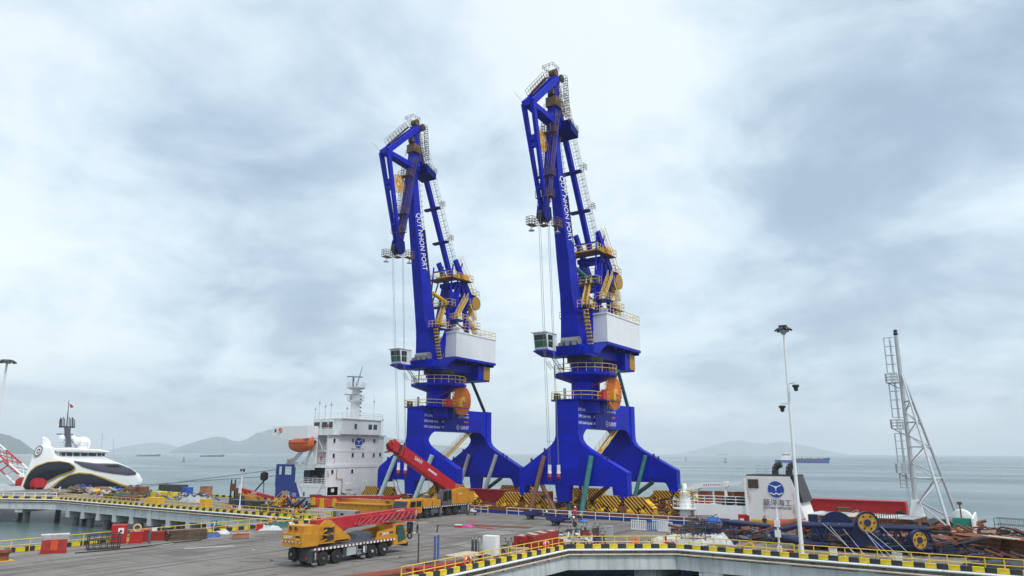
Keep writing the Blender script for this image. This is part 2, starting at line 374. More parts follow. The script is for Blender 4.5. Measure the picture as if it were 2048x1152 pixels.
def deck_mat():
    m, nt, bs, N, L = _nodes('deck'); bs.inputs['Roughness'].default_value = .82
    tc = N('ShaderNodeTexCoord')
    def nz(scale, sc3, loc, det=8, rg=.6, rot=0):
        mp = N('ShaderNodeMapping'); L(tc.outputs['Object'], mp.inputs[0]); mp.inputs['Scale'].default_value = sc3; mp.inputs['Location'].default_value = loc; mp.inputs['Rotation'].default_value = (0, 0, rot)
        n = N('ShaderNodeTexNoise'); L(mp.outputs[0], n.inputs['Vector']); n.inputs['Scale'].default_value = scale; n.inputs['Detail'].default_value = det; n.inputs['Roughness'].default_value = rg
        return n.outputs[0]
    def ramp(src, stops):
        cr = N('ShaderNodeValToRGB'); L(src, cr.inputs[0]); e = cr.color_ramp.elements
        e[0].position, e[0].color = stops[0][0], (*stops[0][1], 1); e[1].position, e[1].color = stops[-1][0], (*stops[-1][1], 1)
        for p, c in stops[1:-1]: x = e.new(p); x.color = (*c, 1)
        return cr.outputs[0]
    def mul(a, b):
        x = N('ShaderNodeMix'); x.data_type = 'RGBA'; x.blend_type = 'MULTIPLY'; x.inputs[0].default_value = 1; L(a, x.inputs[6]); L(b, x.inputs[7]); return x.outputs[2]
    base = ramp(nz(.12, (1, 1, 1), (2, 3, 0)), [(.3, (.165, .145, .128)), (.5, (.205, .185, .168)), (.7, (.245, .225, .208))])
    fine = ramp(nz(5, (1, 1, 1), (0, 0, 0)), [(.3, (.84, .84, .84)), (.7, (1.1, 1.1, 1.1))])
    trk = ramp(nz(.9, (1, .07, 1), (0, 9, 0), 5, .6, math.radians(-6)), [(.36, (.60, .58, .56)), (.50, (1, 1, 1)), (.75, (1.08, 1.07, 1.06))])
    trk2 = ramp(nz(.8, (.07, 1, 1), (6, 1, 0), 5, .6, math.radians(12)), [(.33, (.80, .78, .76)), (.5, (1, 1, 1)), (.8, (1, 1, 1))])
    oil = ramp(nz(.55, (1, 1, 1), (7, 2, 0), 6, .7), [(.58, (1, 1, 1)), (.66, (.58, .54, .50))])
    L(mul(mul(mul(base, fine), trk), mul(trk2, oil)), bs.inputs['Base Color'])
    bp = N('ShaderNodeBump'); bp.inputs['Strength'].default_value = .2; bp.inputs['Distance'].default_value = .02; L(nz(9, (1, 1, 1), (0, 0, 0)), bp.inputs['Height']); L(bp.outputs[0], bs.inputs['Normal'])
    M['deck'] = m
deck_mat()
mat('deck_patch', (.27, .25, .235), .85, var=.12, scale=1.5, rust=.3, rustcol=(.17, .155, .14)); mat('deck_patch_dark', (.125, .112, .10), .85, var=.2, scale=1.5, rust=.3, rustcol=(.18, .165, .15)); mat('tyre_mark', (.085, .077, .07), .8, var=.35, scale=.8, rust=.45, rustcol=(.19, .172, .157))
def sea_mat():
    m, nt, bs, N, L = _nodes('sea'); bs.inputs['Roughness'].default_value = .22
    wn = N('ShaderNodeTexNoise'); wm = N('ShaderNodeMapping'); wt = N('ShaderNodeTexCoord'); L(wt.outputs['Object'], wm.inputs[0]); wm.inputs['Scale'].default_value = (.35, 1, 1); wm.inputs['Rotation'].default_value = (0, 0, math.radians(-34)); L(wm.outputs[0], wn.inputs['Vector']); wn.inputs['Scale'].default_value = .012; wn.inputs['Detail'].default_value = 5
    wr = N('ShaderNodeMapRange'); L(wn.outputs[0], wr.inputs[0]); wr.inputs[1].default_value = .35; wr.inputs[2].default_value = .65; wr.inputs[3].default_value = .16; wr.inputs[4].default_value = .30; L(wr.outputs[0], bs.inputs['Roughness'])
    bs.inputs['Base Color'].default_value = (.075, .118, .12, 1); bs.inputs['IOR'].default_value = 1.33
    tc = N('ShaderNodeTexCoord')
    def nz(scale, sc3, rot, det):
        mp = N('ShaderNodeMapping'); L(tc.outputs['Object'], mp.inputs[0]); mp.inputs['Scale'].default_value = sc3; mp.inputs['Rotation'].default_value = (0, 0, rot)
        n = N('ShaderNodeTexNoise'); L(mp.outputs[0], n.inputs['Vector']); n.inputs['Scale'].default_value = scale; n.inputs['Detail'].default_value = det; n.inputs['Roughness'].default_value = .6
        return n.outputs[0]
    a = nz(.35, (1, .45, 1), math.radians(34), 6); b = nz(.03, (.5, 1, 1), math.radians(-20), 4); c = nz(1.6, (1, .6, 1), math.radians(50), 4)
    s = N('ShaderNodeMath'); s.operation = 'MULTIPLY_ADD'; L(b, s.inputs[0]); s.inputs[1].default_value = 3.0; L(a, s.inputs[2])
    s2 = N('ShaderNodeMath'); s2.operation = 'MULTIPLY_ADD'; L(c, s2.inputs[0]); s2.inputs[1].default_value = .25; L(s.outputs[0], s2.inputs[2])
    bp = N('ShaderNodeBump'); bp.inputs['Strength'].default_value = .55; bp.inputs['Distance'].default_value = .55; L(s2.outputs[0], bp.inputs['Height']); L(bp.outputs[0], bs.inputs['Normal'])
    M['sea'] = m
sea_mat()
def hill_mat():
    m, nt, bs, N, L = _nodes('hill'); bs.inputs['Roughness'].default_value = .9
    tc = N('ShaderNodeTexCoord'); n = N('ShaderNodeTexNoise'); n.inputs['Scale'].default_value = .012; n.inputs['Detail'].default_value = 8; L(tc.outputs['Object'], n.inputs['Vector'])
    cr = N('ShaderNodeValToRGB'); L(n.outputs[0], cr.inputs[0]); e = cr.color_ramp.elements
    e[0].position = .35; e[0].color = (.016, .028, .02, 1); e[1].position = .65; e[1].color = (.045, .06, .042, 1)
    L(cr.outputs[0], bs.inputs['Base Color']); M['hill'] = m
hill_mat()
# ================================================================ setting
SEA_Z = -4.6
def disc(name, r, z, n, matn):
    m = MB(); m.v = [(0, 0, z)]; k = 0
    rings = [60, 150, 300, 700, 1500, 3000, 6000, 9500, r]
    for rr in rings:
        for i in range(n): m.v.append((rr*math.cos(2*PI*i/n), rr*math.sin(2*PI*i/n), z))
    for i in range(n): m.f.append((0, 1+i, 1+(i+1) % n))
    for j in range(len(rings)-1):
        for i in range(n):
            a = 1+j*n+i; b = 1+j*n+(i+1) % n; m.f.append((a, b, b+n, a+n))
    return m.build(name, matn)
struct(disc('sea', 14000, SEA_Z, 96, 'sea'), 'calm grey green sea out to the horizon')
def hill(pts, D, depth, label):
    # silhouette pixels -> directions; the ridge stands on the sea at its own distance D
    m = MB(); P3 = []
    fine = []
    for (a, b) in zip(pts, pts[1:]):
        for k in range(6): t = k/6; fine.append((a[0]*(1-t)+b[0]*t, a[1]*(1-t)+b[1]*t))
    fine.append(pts[-1]); rnd = random.Random(int(D)+len(pts)); NJ = 12
    ph = [rnd.uniform(0, 6.3) for _ in range(4)]
    for i, (px, py) in enumerate(fine):
        r = ray(px, py); d2 = math.hypot(r.x, r.y); p = CAMP + r*(D/d2)
        h = max(0.0, p.z - SEA_Z); P3.append((p.x, p.y, r.x/d2, r.y/d2, h))
    for i, (x, y, dx, dy, h) in enumerate(P3):
        for j in range(NJ+1):
            t = -1 + 2*j/NJ
            w = (1-abs(t)**1.6); g = 1 + .06*math.sin(i*.9+j*1.3+ph[0]) + .05*math.sin(i*.37-j*.8+ph[1])
            hh = h*w*(g if abs(t) > .01 else 1) if abs(t) < .999 else -3
            sx = t*depth*(.6+.4*min(1, h/60))
            m.v.append((x+dx*sx, y+dy*sx, SEA_Z + hh))
    for i in range(len(P3)-1):
        for j in range(NJ): a = i*(NJ+1)+j; m.f.append((a, a+NJ+1, a+NJ+2, a+1))
    struct(m.build('hill', 'hill', smooth=True), label)
hill([(-160, 905), (-110, 870), (-60, 855), (0, 867), (20, 871), (45, 884), (60, 894), (72, 904)], 5200, 380, 'dark wooded headland at the left edge of the sea')
hill([(338, 905), (360, 893), (395, 882), (425, 874), (450, 875), (464, 881), (477, 884), (492, 879), (512, 867), (535, 860), (560, 857), (620, 851), (690, 860), (780, 875), (850, 888), (900, 892), (960, 900), (1012, 907)], 8200, 650, 'long blue island ridge behind the white ship')
hill([(205, 905), (240, 895), (280, 888), (312, 885), (340, 889), (375, 899), (400, 905)], 12500, 300, 'faint hazy hill between the headland and the long island')
hill([(1350, 909), (1400, 898), (1445, 886), (1480, 880), (1503, 885), (1530, 888), (1562, 883), (1585, 886), (1625, 894), (1665, 904), (1705, 910)], 13300, 300, 'faint hazy hill on the horizon right of the cranes')
# ---- quay
WY0, WY1 = 69.7, 93.0
AX0, AX1 = -76.5, -36.1
CHX = -27.6; CHY = 63.3
LX = -153.0
quay = MB().prism([(CHX, WY0), (45, WY0), (45, WY1), (-300, WY1), (-300, 26), (-252, 26), (LX, WY0), (AX0, WY0), (AX0, -25), (AX1, -25), (AX1, CHY)], 'xy', -.45, 0).build('quay_deck', 'deck')
struct(quay, 'grey concrete quay deck and approach jetty')
yel = MB().box(-.52, .52, -.18, .18, 0, .38).build('kerb_block', 'kerb_yellow'); blk = MB().box(-.52, .52, -.18, .18, 0, .38).build('kerb_block', 'kerb_black')
proto = [yel, blk]; used = [False, False]
def kerb(p, q, step=.80, inset=.19, k0=0):
    p, q = Vector(p), Vector(q); d = q-p; L = d.length; n = int(L/step); st = L/n; a = math.atan2(d.y, d.x)
    nrm = Vector((-d.y, d.x)).normalized()*inset
    for i in range(n):
        k = (i+k0) % 2; o = proto[k] if not used[k] else proto[k].copy()
        if used[k]: COL.objects.link(o)
        used[k] = True; o.parent = quay
        c = p + d*((i+.5)/n) + nrm; o.location = (c.x, c.y, 0); o.rotation_euler = (0, 0, a); o.scale = (st/1.05*.995, 1, random.uniform(.97, 1.03))
kerb((CHX, WY0), (14, WY0)); kerb((AX1, 36), (AX1, CHY)); kerb((AX1, CHY), (CHX, WY0), k0=1)
kerb((AX0, WY0), (AX0, 26)); kerb((LX, WY0), (AX0, WY0), .88); kerb((-232, 34.8), (LX, WY0), 1.25)
kerb((-112, WY1), (-182, WY1), 1.1)
# fascia, pipes, cross beams, piles
def fascia(p, q, nrm):
    p, q, nn = Vector((*p, 0)), Vector((*q, 0)), Vector((*nrm, 0))
    MB().bar(p-nn*.18+Vector((0, 0, -1.35)), q-nn*.18+Vector((0, 0, -1.35)), .36, 1.2).build('fascia_beam', 'concrete', quay)
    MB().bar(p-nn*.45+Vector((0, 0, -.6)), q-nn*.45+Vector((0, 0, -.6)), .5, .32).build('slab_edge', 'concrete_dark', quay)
    MB().tube(p+nn*.10+Vector((0, 0, -.12)), q+nn*.10+Vector((0, 0, -.12)), .10, 8).build('service_pipe', 'ship_white', quay, True)
    MB().tube(p+nn*.16+Vector((0, 0, -.55)), q+nn*.16+Vector((0, 0, -.55)), .09, 8).build('service_pipe', 'wood_pale', quay, True)
    m = MB(); L = (q-p).length; k = int(L/2.4)
    for i in range(k):
        c = p.lerp(q, (i+.5)/k); m.box(c.x-.06, c.x+.06, c.y-.06, c.y+.06, -.72, -.02)
    m.v = [(x+nn.x*.05, y+nn.y*.05, z) for x, y, z in m.v]
    m.build('pipe_bracket', 'rust', quay)
fascia((CHX, WY0), (45, WY0), (0, -1)); fascia((AX1, CHY), (CHX, WY0), (.7, -.7)); fascia((AX1, -25), (AX1, CHY), (1, 0))
fascia((LX, WY0), (AX0, WY0), (0, -1)); fascia((AX0, -25), (AX0, WY0), (-1, 0)); fascia((-252, 26), (LX, WY0), (.4, -.92))
def crossbeam(p, q, zb=-3.3, w=1.3):
    p, q = Vector(p), Vector(q)
    MB().bar((p.x, p.y, (zb-.46)/2), (q.x, q.y, (zb-.46)/2), w, -zb-.46).build('cross_beam', 'concrete', quay)
    m = p.lerp(q, .5)
    for t in (.08, .36, .64, .92):
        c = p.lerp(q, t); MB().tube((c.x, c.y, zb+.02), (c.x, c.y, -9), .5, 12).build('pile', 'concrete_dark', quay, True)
def pilecap(x, y, rz=0): MB().obox((x, y, -2.55), (2.3, 2.0, 1.35), rz).build('pile_cap', 'concrete', quay)
for x in (-31.0, -24.3, -17.5, -10.8, -4, 3, 10): crossbeam((x, WY0+.02), (x, WY1-.5)); pilecap(x, WY0+1.06)
for x in [-148.5+i*5.6 for i in range(13)]: crossbeam((x, WY0-.06), (x, WY1-.5), -3.1, 1.0)
for y in (-14, -4, 6, 16, 26, 36, 46, 56): crossbeam((AX0+.3, y), (AX1-.3, y))
for t in (.08, .3, .52, .74, .93):
    a = Vector((LX, WY0)).lerp(Vector((-252, 26)), t); crossbeam((a.x, a.y+.2), (a.x-12, a.y+26), -2.6, 1.6)
# joints, trench covers and painted marks on the deck
def strip(p, q, w, z, matn, name): struct(MB().bar((p[0], p[1], z), (q[0], q[1], z), w, .004).build(name, matn, quay))
for x in (-66.3, -65.2): strip((x, -20), (x+.7, 69), .13, .006, 'dark_metal', 'deck_rail')
strip((-49.9, 38), (-41, 79.5), .16, .006, 'dark_metal', 'deck_joint'); strip((-53.2, 20), (-49.9, 38), .16, .006, 'dark_metal', 'deck_joint')
strip((-72.9, 8), (-72.4, 69), .07, .006, 'dark_metal', 'deck_joint'); strip((-110, 78), (-45, 80.5), .07, .006, 'dark_metal', 'deck_joint')
for y in (47.5, 56.5): strip((-76, y), (-37.2, y), .08, .006, 'dark_metal', 'deck_joint')
for x in (-57.5,): strip((x, 20), (x+.4, 69), .08, .006, 'dark_metal', 'deck_joint')
for y in (73.5, 82): strip((-150, y), (10, y), .09, .006, 'dark_metal', 'deck_joint')
strip((-66, 42), (-64, 46), .25, .007, 'white_paint', 'painted_mark'); strip((-70.5, 40), (-70.4, 43.5), .22, .007, 'white_paint', 'painted_mark'); strip((-60, 53), (-59, 57), .3, .007, 'white_paint', 'painted_mark')
rp = random.Random(5)
for i, (x, y, w, h, d) in enumerate(((-60, 62, 5, 3, 0), (-55, 50, 3.5, 2.2, 1), (-68, 54, 3, 4, 1), (-45, 60, 4, 2.5, 0), (-63, 40, 4, 3, 1), (-58, 74, 6, 2.2, 1), (-50, 71, 4, 3, 0), (-72, 61, 2.5, 3, 0), (-66, 74.5, 5, 2, 0), (-100, 79, 6, 3, 1), (-125, 84, 7, 3, 0), (-43, 76, 3, 2, 1))):
    struct(MB().prism([(x-w/2, y-h/2), (x+w/2, y-h/2+rp.uniform(-.2, .2)), (x+w/2+rp.uniform(-.2, .2), y+h/2), (x-w/2, y+h/2)], 'xy', .001, .003+.0003*i).build('deck_patch', 'deck_patch_dark' if d else 'deck_patch', quay))
for i in range(9):
    x, y = rp.uniform(-70, -46), rp.uniform(36, 72); a = rp.uniform(.6, 2.2); cv = rp.uniform(-.05, .05); L_ = rp.randint(8, 16)
    for off in (-.95, .95):
        m = MB(); px_, py_, aa = x-off*math.sin(a), y+off*math.cos(a), a; pr = []
        for j in range(L_):
            pr.append((px_, py_, aa)); px_ += math.cos(aa)*1.0; py_ += math.sin(aa)*1.0; aa += cv
        ok = [q for q in pr if AX0+1.5 < q[0] < AX1-1.5 and 20 < q[1] < 90]
        for q in ok: m.v += [(q[0]-.13*math.sin(q[2]), q[1]+.13*math.cos(q[2]), .0075+i*.0004), (q[0]+.13*math.sin(q[2]), q[1]-.13*math.cos(q[2]), .0075+i*.0004)]
        m.f = [(2*j, 2*j+1, 2*j+3, 2*j+2) for j in range(len(ok)-1)]
        if m.f: struct(m.build('tyre_track', 'tyre_mark', quay))
strip((-57.8, 76), (-49.5, 77.7), 2.2, .02, 'rust', 'steel_sheet')
# ---- railings: each run a thing, posts and rails its parts
post_me = {}
def railing(pts, label, matn='yellow_rail', h=1.1, gap=1.25, r=.04, group='yellow pipe railings'):
    root = T('railing', label, 'railing', pts[0], group=group); o = Vector(pts[0])
    for j, t in enumerate((.55, 1.0)):
        m = MB()
        for a, b in zip(pts, pts[1:]): m.tube(Vector(a)-o+Vector((0, 0, h*t)), Vector(b)-o+Vector((0, 0, h*t)), r, 6)
        m.build('rail', matn, root)
    key = (matn, h, r)
    for si, (a, b) in enumerate(zip(pts, pts[1:])):
        a, b = Vector(a), Vector(b); k = max(1, round((b-a).length/gap))
        for i in range(0 if si == 0 else 1, k+1):
            if key not in post_me: ob = MB().tube((0, 0, 0), (0, 0, h), r*1.15, 6).build('post', matn, root); post_me[key] = ob.data
            else: ob = bpy.data.objects.new('post', post_me[key]); COL.objects.link(ob); ob.parent = root
            ob.location = a.lerp(b, i/k)-o
railing([(AX1-.25, 40, 0), (AX1-.25, CHY, 0), (CHX-.1, WY0+.3, 0)], 'yellow pipe railing along the near jetty edge below the red beams')
railing([(CHX, WY0+.32, 0), (-16.6, WY0+.32, 0)], 'yellow pipe railing along the quay edge in front of the white tarps', )
railing([(-16.2, WY0+.32, 0), (13, WY0+.32, 0)], 'yellow pipe railing along the quay edge right of the tall white lamp post')
railing([(AX0+.5, 28, 0), (AX0+.5, 69.2, 0)], 'yellow pipe railing along the far jetty edge beside the water', gap=1.6)
railing([(LX, WY0+.3, 0), (AX0, WY0+.3, 0)], 'yellow pipe railing along the quay edge across the water basin', gap=1.5)
railing([(-232, 34.8, 0), (LX-.8, WY0, 0)], 'white pipe railing along the quay edge at the far left', 'white_paint', gap=2.4, r=.06, group=None)
railing([(-77, 92.2, 0), (-66.5, 92.2, 0)], 'low white railing in front of the red girder', 'white_paint', h=1.0, gap=1.4, group=None)
railing([(-63, 92.2, 0), (-31, 92.2, 0)], 'long white pipe railing along the ship side under the right crane', 'white_paint', h=1.0, gap=2.2, group=None)
# ---- air
mh, nt, bs, N, L = _nodes('haze_air'); nt.nodes.remove(bs)
pv = N('ShaderNodeVolumePrincipled'); pv.inputs['Color'].default_value = (.90, .95, 1, 1); pv.inputs['Density'].default_value = 1.55e-4; pv.inputs['Anisotropy'].default_value = .0
L(pv.outputs[0], nt.nodes['Material Output'].inputs['Volume'])
M['haze_air'] = mh
hz = MB().box(-14500, 14500, -14500, 14500, SEA_Z-6, 400).build('haze', 'haze_air'); hz['kind'] = 'stuff'; hz['label'] = 'pale sea haze over the bay'; hz['category'] = 'haze'
# ================================================================ portal cranes (local: x along rails, y across, z up; origin = near frame face centre at deck)
SHIPZ = .35
def disc_spokes(m, c, r0, r1, n, w, t, axis='x'):
    for i in range(n):
        a = 2*PI*i/n; d = Vector((0, math.cos(a), math.sin(a)))
        m.bar(Vector(c)+d*r0, Vector(c)+d*r1, w*.6, t, w, t, side=(0, -math.sin(a), math.cos(a)))
def make_crane(loc, label):
    C = T('portal_crane', label, 'crane', loc, group='blue portal cranes on the ship deck')
    B = lambda m, n, mt, par=C, sm=False: m.build(n, mt, par, sm)
    # --- portal frames
    def frame(y0, y1, nm):
        pts = [(-8.97, 3.3), (-8.97, 6.0), (-8.6, 6.6), (-4.4, 9.35), (-3.2, 10.2), (-2.62, 10.9), (-2.4, 11.7), (-2.4, 16.86), (1.5, 16.86), (1.5, 11.9), (1.62, 11.0), (2.1, 10.3), (3.0, 9.65), (9.2, 6.35),
               (9.2, 3.1), (8.6, 2.6), (8.0, 2.75), (7.35, 4.1), (7.0, 4.34), (-.25, 4.34), (-.25, 4.36), (-2.6, 4.37), (-6.45, 4.37), (-6.7, 3.95), (-7.1, 4.32), (-7.55, 4.3), (-7.95, 4.0), (-8.1, 2.75), (-8.6, 2.62)]
        f = B(MB().prism(pts, 'xz', y0, y1), nm, 'crane_blue')
        B(MB().prism([(-2.65, 4.4), (-.2, 4.4), (-.45, 2.0), (-2.35, 2.0)], 'xz', y0+.12, y1-.12), 'centre_post', 'crane_blue')
        # raised edge flanges
        m = MB()
        m.bar((-8.97, y0-.03, 4.9), (9.2, y0-.03, 4.9), .05, .05); m.bar((-4.0, y0-.03, 10.75), (2.0, y0-.03, 10.75), .04, .04)
        m.build('weld_seam', 'crane_blue', f)
        m = MB()
        for x, z in ((-4.6, 9.4), (5.2, 8.6), (6.0, 8.2), (-7, 7.9)): m.box(x-.12, x+.12, y0+.3, y0+.5, z-.3, z+.35)
        m.build('lifting_lug', 'dark_metal', f)
    frame(0, 1.5, 'near_frame'); frame(18.9, 20.4, 'far_frame')
    # crossbeam with rounded throats
    arc = []
    for i in range(7): a = PI/2*i/6; arc.append((1.5+1.6*(1-math.sin(a)), 10.9+1.9*math.cos(a)*0 + 1.9*math.sin(a)*0))
    thr = [(1.5, 16.8), (18.9, 16.8), (18.9, 10.2)]
    for i in range(9):
        a = PI/2*i/8; thr.append((18.9-2.6*math.sin(a)*1.0 if False else 16.3+2.6*math.cos(a), 10.2+2.6*math.sin(a)))
    for i in range(9):
        a = PI/2*i/8; thr.append((4.1-2.6*math.sin(a), 12.8-2.6+2.6*math.cos(a)))
    B(MB().prism(thr, 'yz', -2.2, 1.35), 'crossbeam', 'crane_blue')
    B(MB().box(-2.25, 1.62, 5.5, 5.56, 12.9, 16.7), 'weld_seam', 'crane_blue')
    # end-leg inner throat plates of far frame
    # --- base deck
    B(MB().prism([(-3.0, -.25), (2.2, -.25), (3.4, 1.2), (3.9, 4), (3.9, 9.6), (2.2, 12.2), (-3, 12.2), (-4.3, 9), (-4.3, 2)], 'xy', 16.9, 17.02), 'base_platform', 'crane_blue')
    m = MB(); m.rail([(-2.9, -.2, 17.02), (2.2, -.2, 17.02), (3.35, 1.2, 17.02), (3.85, 4, 17.02), (3.85, 9.6, 17.02), (2.2, 12.1, 17.02), (-3, 12.1, 17.02), (-4.25, 9, 17.02), (-4.25, 2, 17.02), (-2.9, -.2, 17.02)], 1.15, .045, 1.3)
    B(m, 'handrail', 'yellow_rail')
    SX, SY = -.4, 6.2
    B(MB().lathe([(3.0, 15.2), (3.0, 16.9), (2.5, 17.03), (2.28, 17.3), (2.28, 22.4), (2.5, 22.6), (2.5, 23.3)], (SX, SY, 0), 'z', 40), 'turret_column', 'crane_blue', sm=True)
    B(MB().lathe([(3.0, 15.0), (3.0, 16.88)], (SX, SY-1.6, 0), 'z', 32), 'turret_base', 'crane_blue', sm=True)
    # ring platform
    oc = lambda r, k=12: [(SX+r*math.cos(2*PI*(i+.5)/k), SY+r*math.sin(2*PI*(i+.5)/k)) for i in range(k)]
    rp = B(MB().lathe([(2.35, 19.9), (5.15, 20.9), (5.15, 21.3), (2.35, 21.3)], (SX, SY, 0), 'z', 12, cap=False, a0=PI/12, a1=2*PI+PI/12), 'ring_platform', 'crane_blue')
    m = MB(); r = [(x, y, 21.3) for x, y in oc(5.08)]; m.rail(r+[r[0]], 1.3, .05, 1.35); m.build('handrail', 'yellow_rail', rp)
    m = MB()
    for i in range(12):
        a = 2*PI*(i+.5)/12; m.bar((SX+2.3*math.cos(a), SY+2.3*math.sin(a), 20.05), (SX+5*math.cos(a), SY+5*math.sin(a), 20.95), .08, .25)
    m.build('bracket', 'crane_blue_dark', rp)
    # cable reel
    rc = (3.55, 8.0, 18.35)
    reel = B(MB().lathe([(2.68, -.06), (2.74, -.06), (2.74, .06), (2.68, .06), (2.68, -.06)], (rc[0]+.05, rc[1], rc[2]), 'x', 48, cap=False), 'cable_reel', 'reel_yellow')
    for s in (0, 1):
        m = MB(); disc_spokes(m, (rc[0]+(.30 if s else -.2), rc[1], rc[2]), .45, 2.7, 26, .11, .06); m.build('spoke', 'reel_yellow' if s else 'orange_red', reel)
    MB().lathe([(2.55, 0), (2.55, .16)], (rc[0]+.08, rc[1], rc[2]), 'x', 40).build('cable_coil', 'orange_red', reel)
    MB().lathe([(.55, .12), (.55, .5), (.3, .75)], rc, 'x', 20).build('hub', 'reel_yellow', reel, True)
    B(MB().bar((3.2, 6.9, 17.9), (4.4, 6.9, 17.9), .8, 1.5).box(1.8, 3.2, 7.4, 8.6, 17.0, 18.9), 'reel_drive', 'reel_yellow')
    B(MB().box(3.2, 4.2, 3.4, 4.5, 17.02, 18.35), 'control_cabinet', 'red_paint')
    m = MB(); m.tube((SX+2, 4.6, 19.2), (rc[0], 6, 20.4), .05, 4); m.tube((3.4, 3.9, 18.3), (3.5, 6.6, 20.7), .04, 4); B(m, 'cable', 'orange_red')
    m = MB(); m.box(-2.9, -2.2, .4, 1.2, 17.0, 18.0); B(m, 'junction_box', 'dark_metal'); B(MB().tube((-2.2, 2.6, 17), (-2.2, 2.6, 18.9), .22, 8), 'vent_pipe', 'galv')
    # stairs inside the portal
    m = MB()
    for s in (-.35, .35): m.bar((.6+s, 14.8, 12.9), (-.9+s, 5.4, 5.6), .08, .28)
    for i in range(34):
        t = i/33; m.box(.25+(-1.5)*t, .95+(-1.5)*t, 14.8-9.4*t-.14, 14.8-9.4*t+.14, 12.85-7.3*t, 12.9-7.3*t)
    B(m, 'stair', 'yellow_rail')
    m = MB()
    for s in (-.4, .4):
        for h in (.55, 1.1): m.tube((.6+s, 14.8, 12.9+h), (-.9+s, 5.4, 5.6+h), .035, 4)
        for i in range(10): t = i/9; p = Vector((.6+s-1.5*t, 14.8-9.4*t, 12.9-7.3*t)); m.tube(p, p+Vector((0, 0, 1.1)), .035, 4)
    m.box(-1.7, .1, 3.6, 5.4, 5.5, 5.6); m.rail([(-1.7, 3.6, 5.6), (.1, 3.6, 5.6), (.1, 5.4, 5.6)], 1.1, .04, 1)
    for x, y in ((-1.6, 3.7), (0, 3.7), (0, 5.3)): m.tube((x, y, .4), (x, y, 5.5), .06, 4)
    B(m, 'stair_handrail', 'yellow_rail')
    # --- bogies under the four feet
    def bogie_set(x, y):
        bg = B(MB().bar((x-.35, y, 3.0), (x+.35, y, 3.0), 1.0, .9), 'equaliser_pin', 'yellow_paint')
        for s in (-1, 1):
            X = x + s*1.75
            MB().prism([(X-1.5*s, 3.05), (X-1.55*s, 2.55), (X-1.0*s, 1.62), (X+1.0*s, 1.62), (X+1.65*s, 2.1), (X+1.65*s, 3.05)], 'xz', y-.75, y+.75).build('equaliser_beam', 'hazard', bg)
            for q in (-1, 1):
                X2 = x + s*(1.22 if q < 0 else 3.5)
                MB().prism([(X2-.75, .55), (X2-.25, .55), (X2-.2, .85), (X2+.2, .85), (X2+.25, .55), (X2+.75, .55), (X2+1.06, 1.0), (X2+.95, 1.56), (X2-.95, 1.56), (X2-1.06, 1.0)], 'xz', y-.84, y+.62).build('bogie_frame', 'hazard', bg)
                for w in (-.5, .5): MB().lathe([(.34, -.15), (.34, .15)], (X2+w, y, .72), 'y', 14).build('wheel', 'dark_metal', bg)
                MB().obox((X2-.1, y-.9, .95), (.4, .3, .4)).build('axle_cap', 'yellow_paint', bg)
            MB().lathe([(.38, 0), (.38, .5)], (X+s*1.9, y-.3, 1.9), 'x' , 10).build('buffer', 'yellow_paint', bg)
            MB().box(x+s*4.75-.25, x+s*4.75+.25, y-.6, y+.6, .7, 1.5).build('end_block', 'yellow_paint', bg)
        MB().box(x-.55, x+.55, y-.95, y-.76, .5, 1.7).build('clamp', 'rust_orange', bg)
        rb = random.Random(int(x*7+y*3))
        for s in (-1, 1):
            for q in (1.0, 3.1):
                X = x+s*q; MB().lathe([(.2, -.5), (.3, -.45), (.3, 0)], (X, y-.7, 1.0+.3*rb.random()), 'y', 10).build('drive_motor', 'yellow_paint', bg, True); MB().obox((X+.4, y-.85, .75+.4*rb.random()), (.5, .35, .4), 0, 0, rb.uniform(-.3, .3)).build('gearbox', ('yellow_paint', 'dark_metal', 'rust_orange')[rb.randrange(3)], bg)
            MB().prism([(x+s*.25, 2.2), (x+s*.9, 1.4), (x+s*1.3, 1.4), (x+s*.55, 2.5)], 'xz', y-.9, y-.77).build('link_plate', 'hazard', bg)
            MB().prism([(x+s*3.42, 2.6), (x+s*4.3, 1.95), (x+s*4.6, 1.6), (x+s*3.42, 1.6)], 'xz', y-.7, y+.7).build('end_guard', 'hazard', bg)
        MB().box(x-4.4, x+4.4, y-.12, y+.12, .35, .47).build('rail', 'rust', bg)
    for y in (.75, 19.65):
        for x in (-8.45, 8.4): bogie_set(x, y)
    # --- turntable (upper works point towards -y)
    ox = SX
    up = B(MB().prism([(.6, 23.85), (.2, 25.3), (5.2, 26.1), (18.1, 26.1), (18.1, 25.4), (12.6, 23.9)], 'yz', ox-2.4, ox+2.4), 'turntable', 'crane_blue')
    B(MB().lathe([(2.5, 23.2), (2.9, 23.2), (2.9, 23.88), (2.5, 23.88)], (SX, SY, 0), 'z', 32, cap=False), 'slew_ring', 'dark_metal', sm=True)
    # house carrier slab and brackets
    B(MB().prism([(ox-4.5, 5.4), (ox+4.5, 5.4), (ox+4.5, 18.1), (ox-4.5, 18.1)], 'xy', 25.75, 26.2), 'house_slab', 'crane_blue')
    m = MB()
    for s in (-1, 1):
        m.prism([(.7, 23.9), (.7, 25.2), (5.4, 26.1), (5.4, 25.7), (3.0, 24.4), (2.9, 23.9)], 'yz', ox+s*4.2-.25, ox+s*4.2+.25)
    m.box(ox-4.44, ox+4.44, .8, 1.6, 24.0, 25.1)
    m.prism([(-1.2, 23.95), (-1.2, 24.2), (4.6, 24.9), (4.6, 23.95)], 'yz', ox-4.4, ox-2.42)
    m.build('support_beam', 'crane_blue', up)
    m = MB()
    for y in (8.5, 11.5, 14.5, 17.5): m.box(ox-4.4, ox+4.4, y-.1, y+.1, 25.3, 25.76)
    for x in (-3.2, 0, 3.2): m.box(ox+x-.1, ox+x+.1, 5.5, 18, 25.4, 25.77)
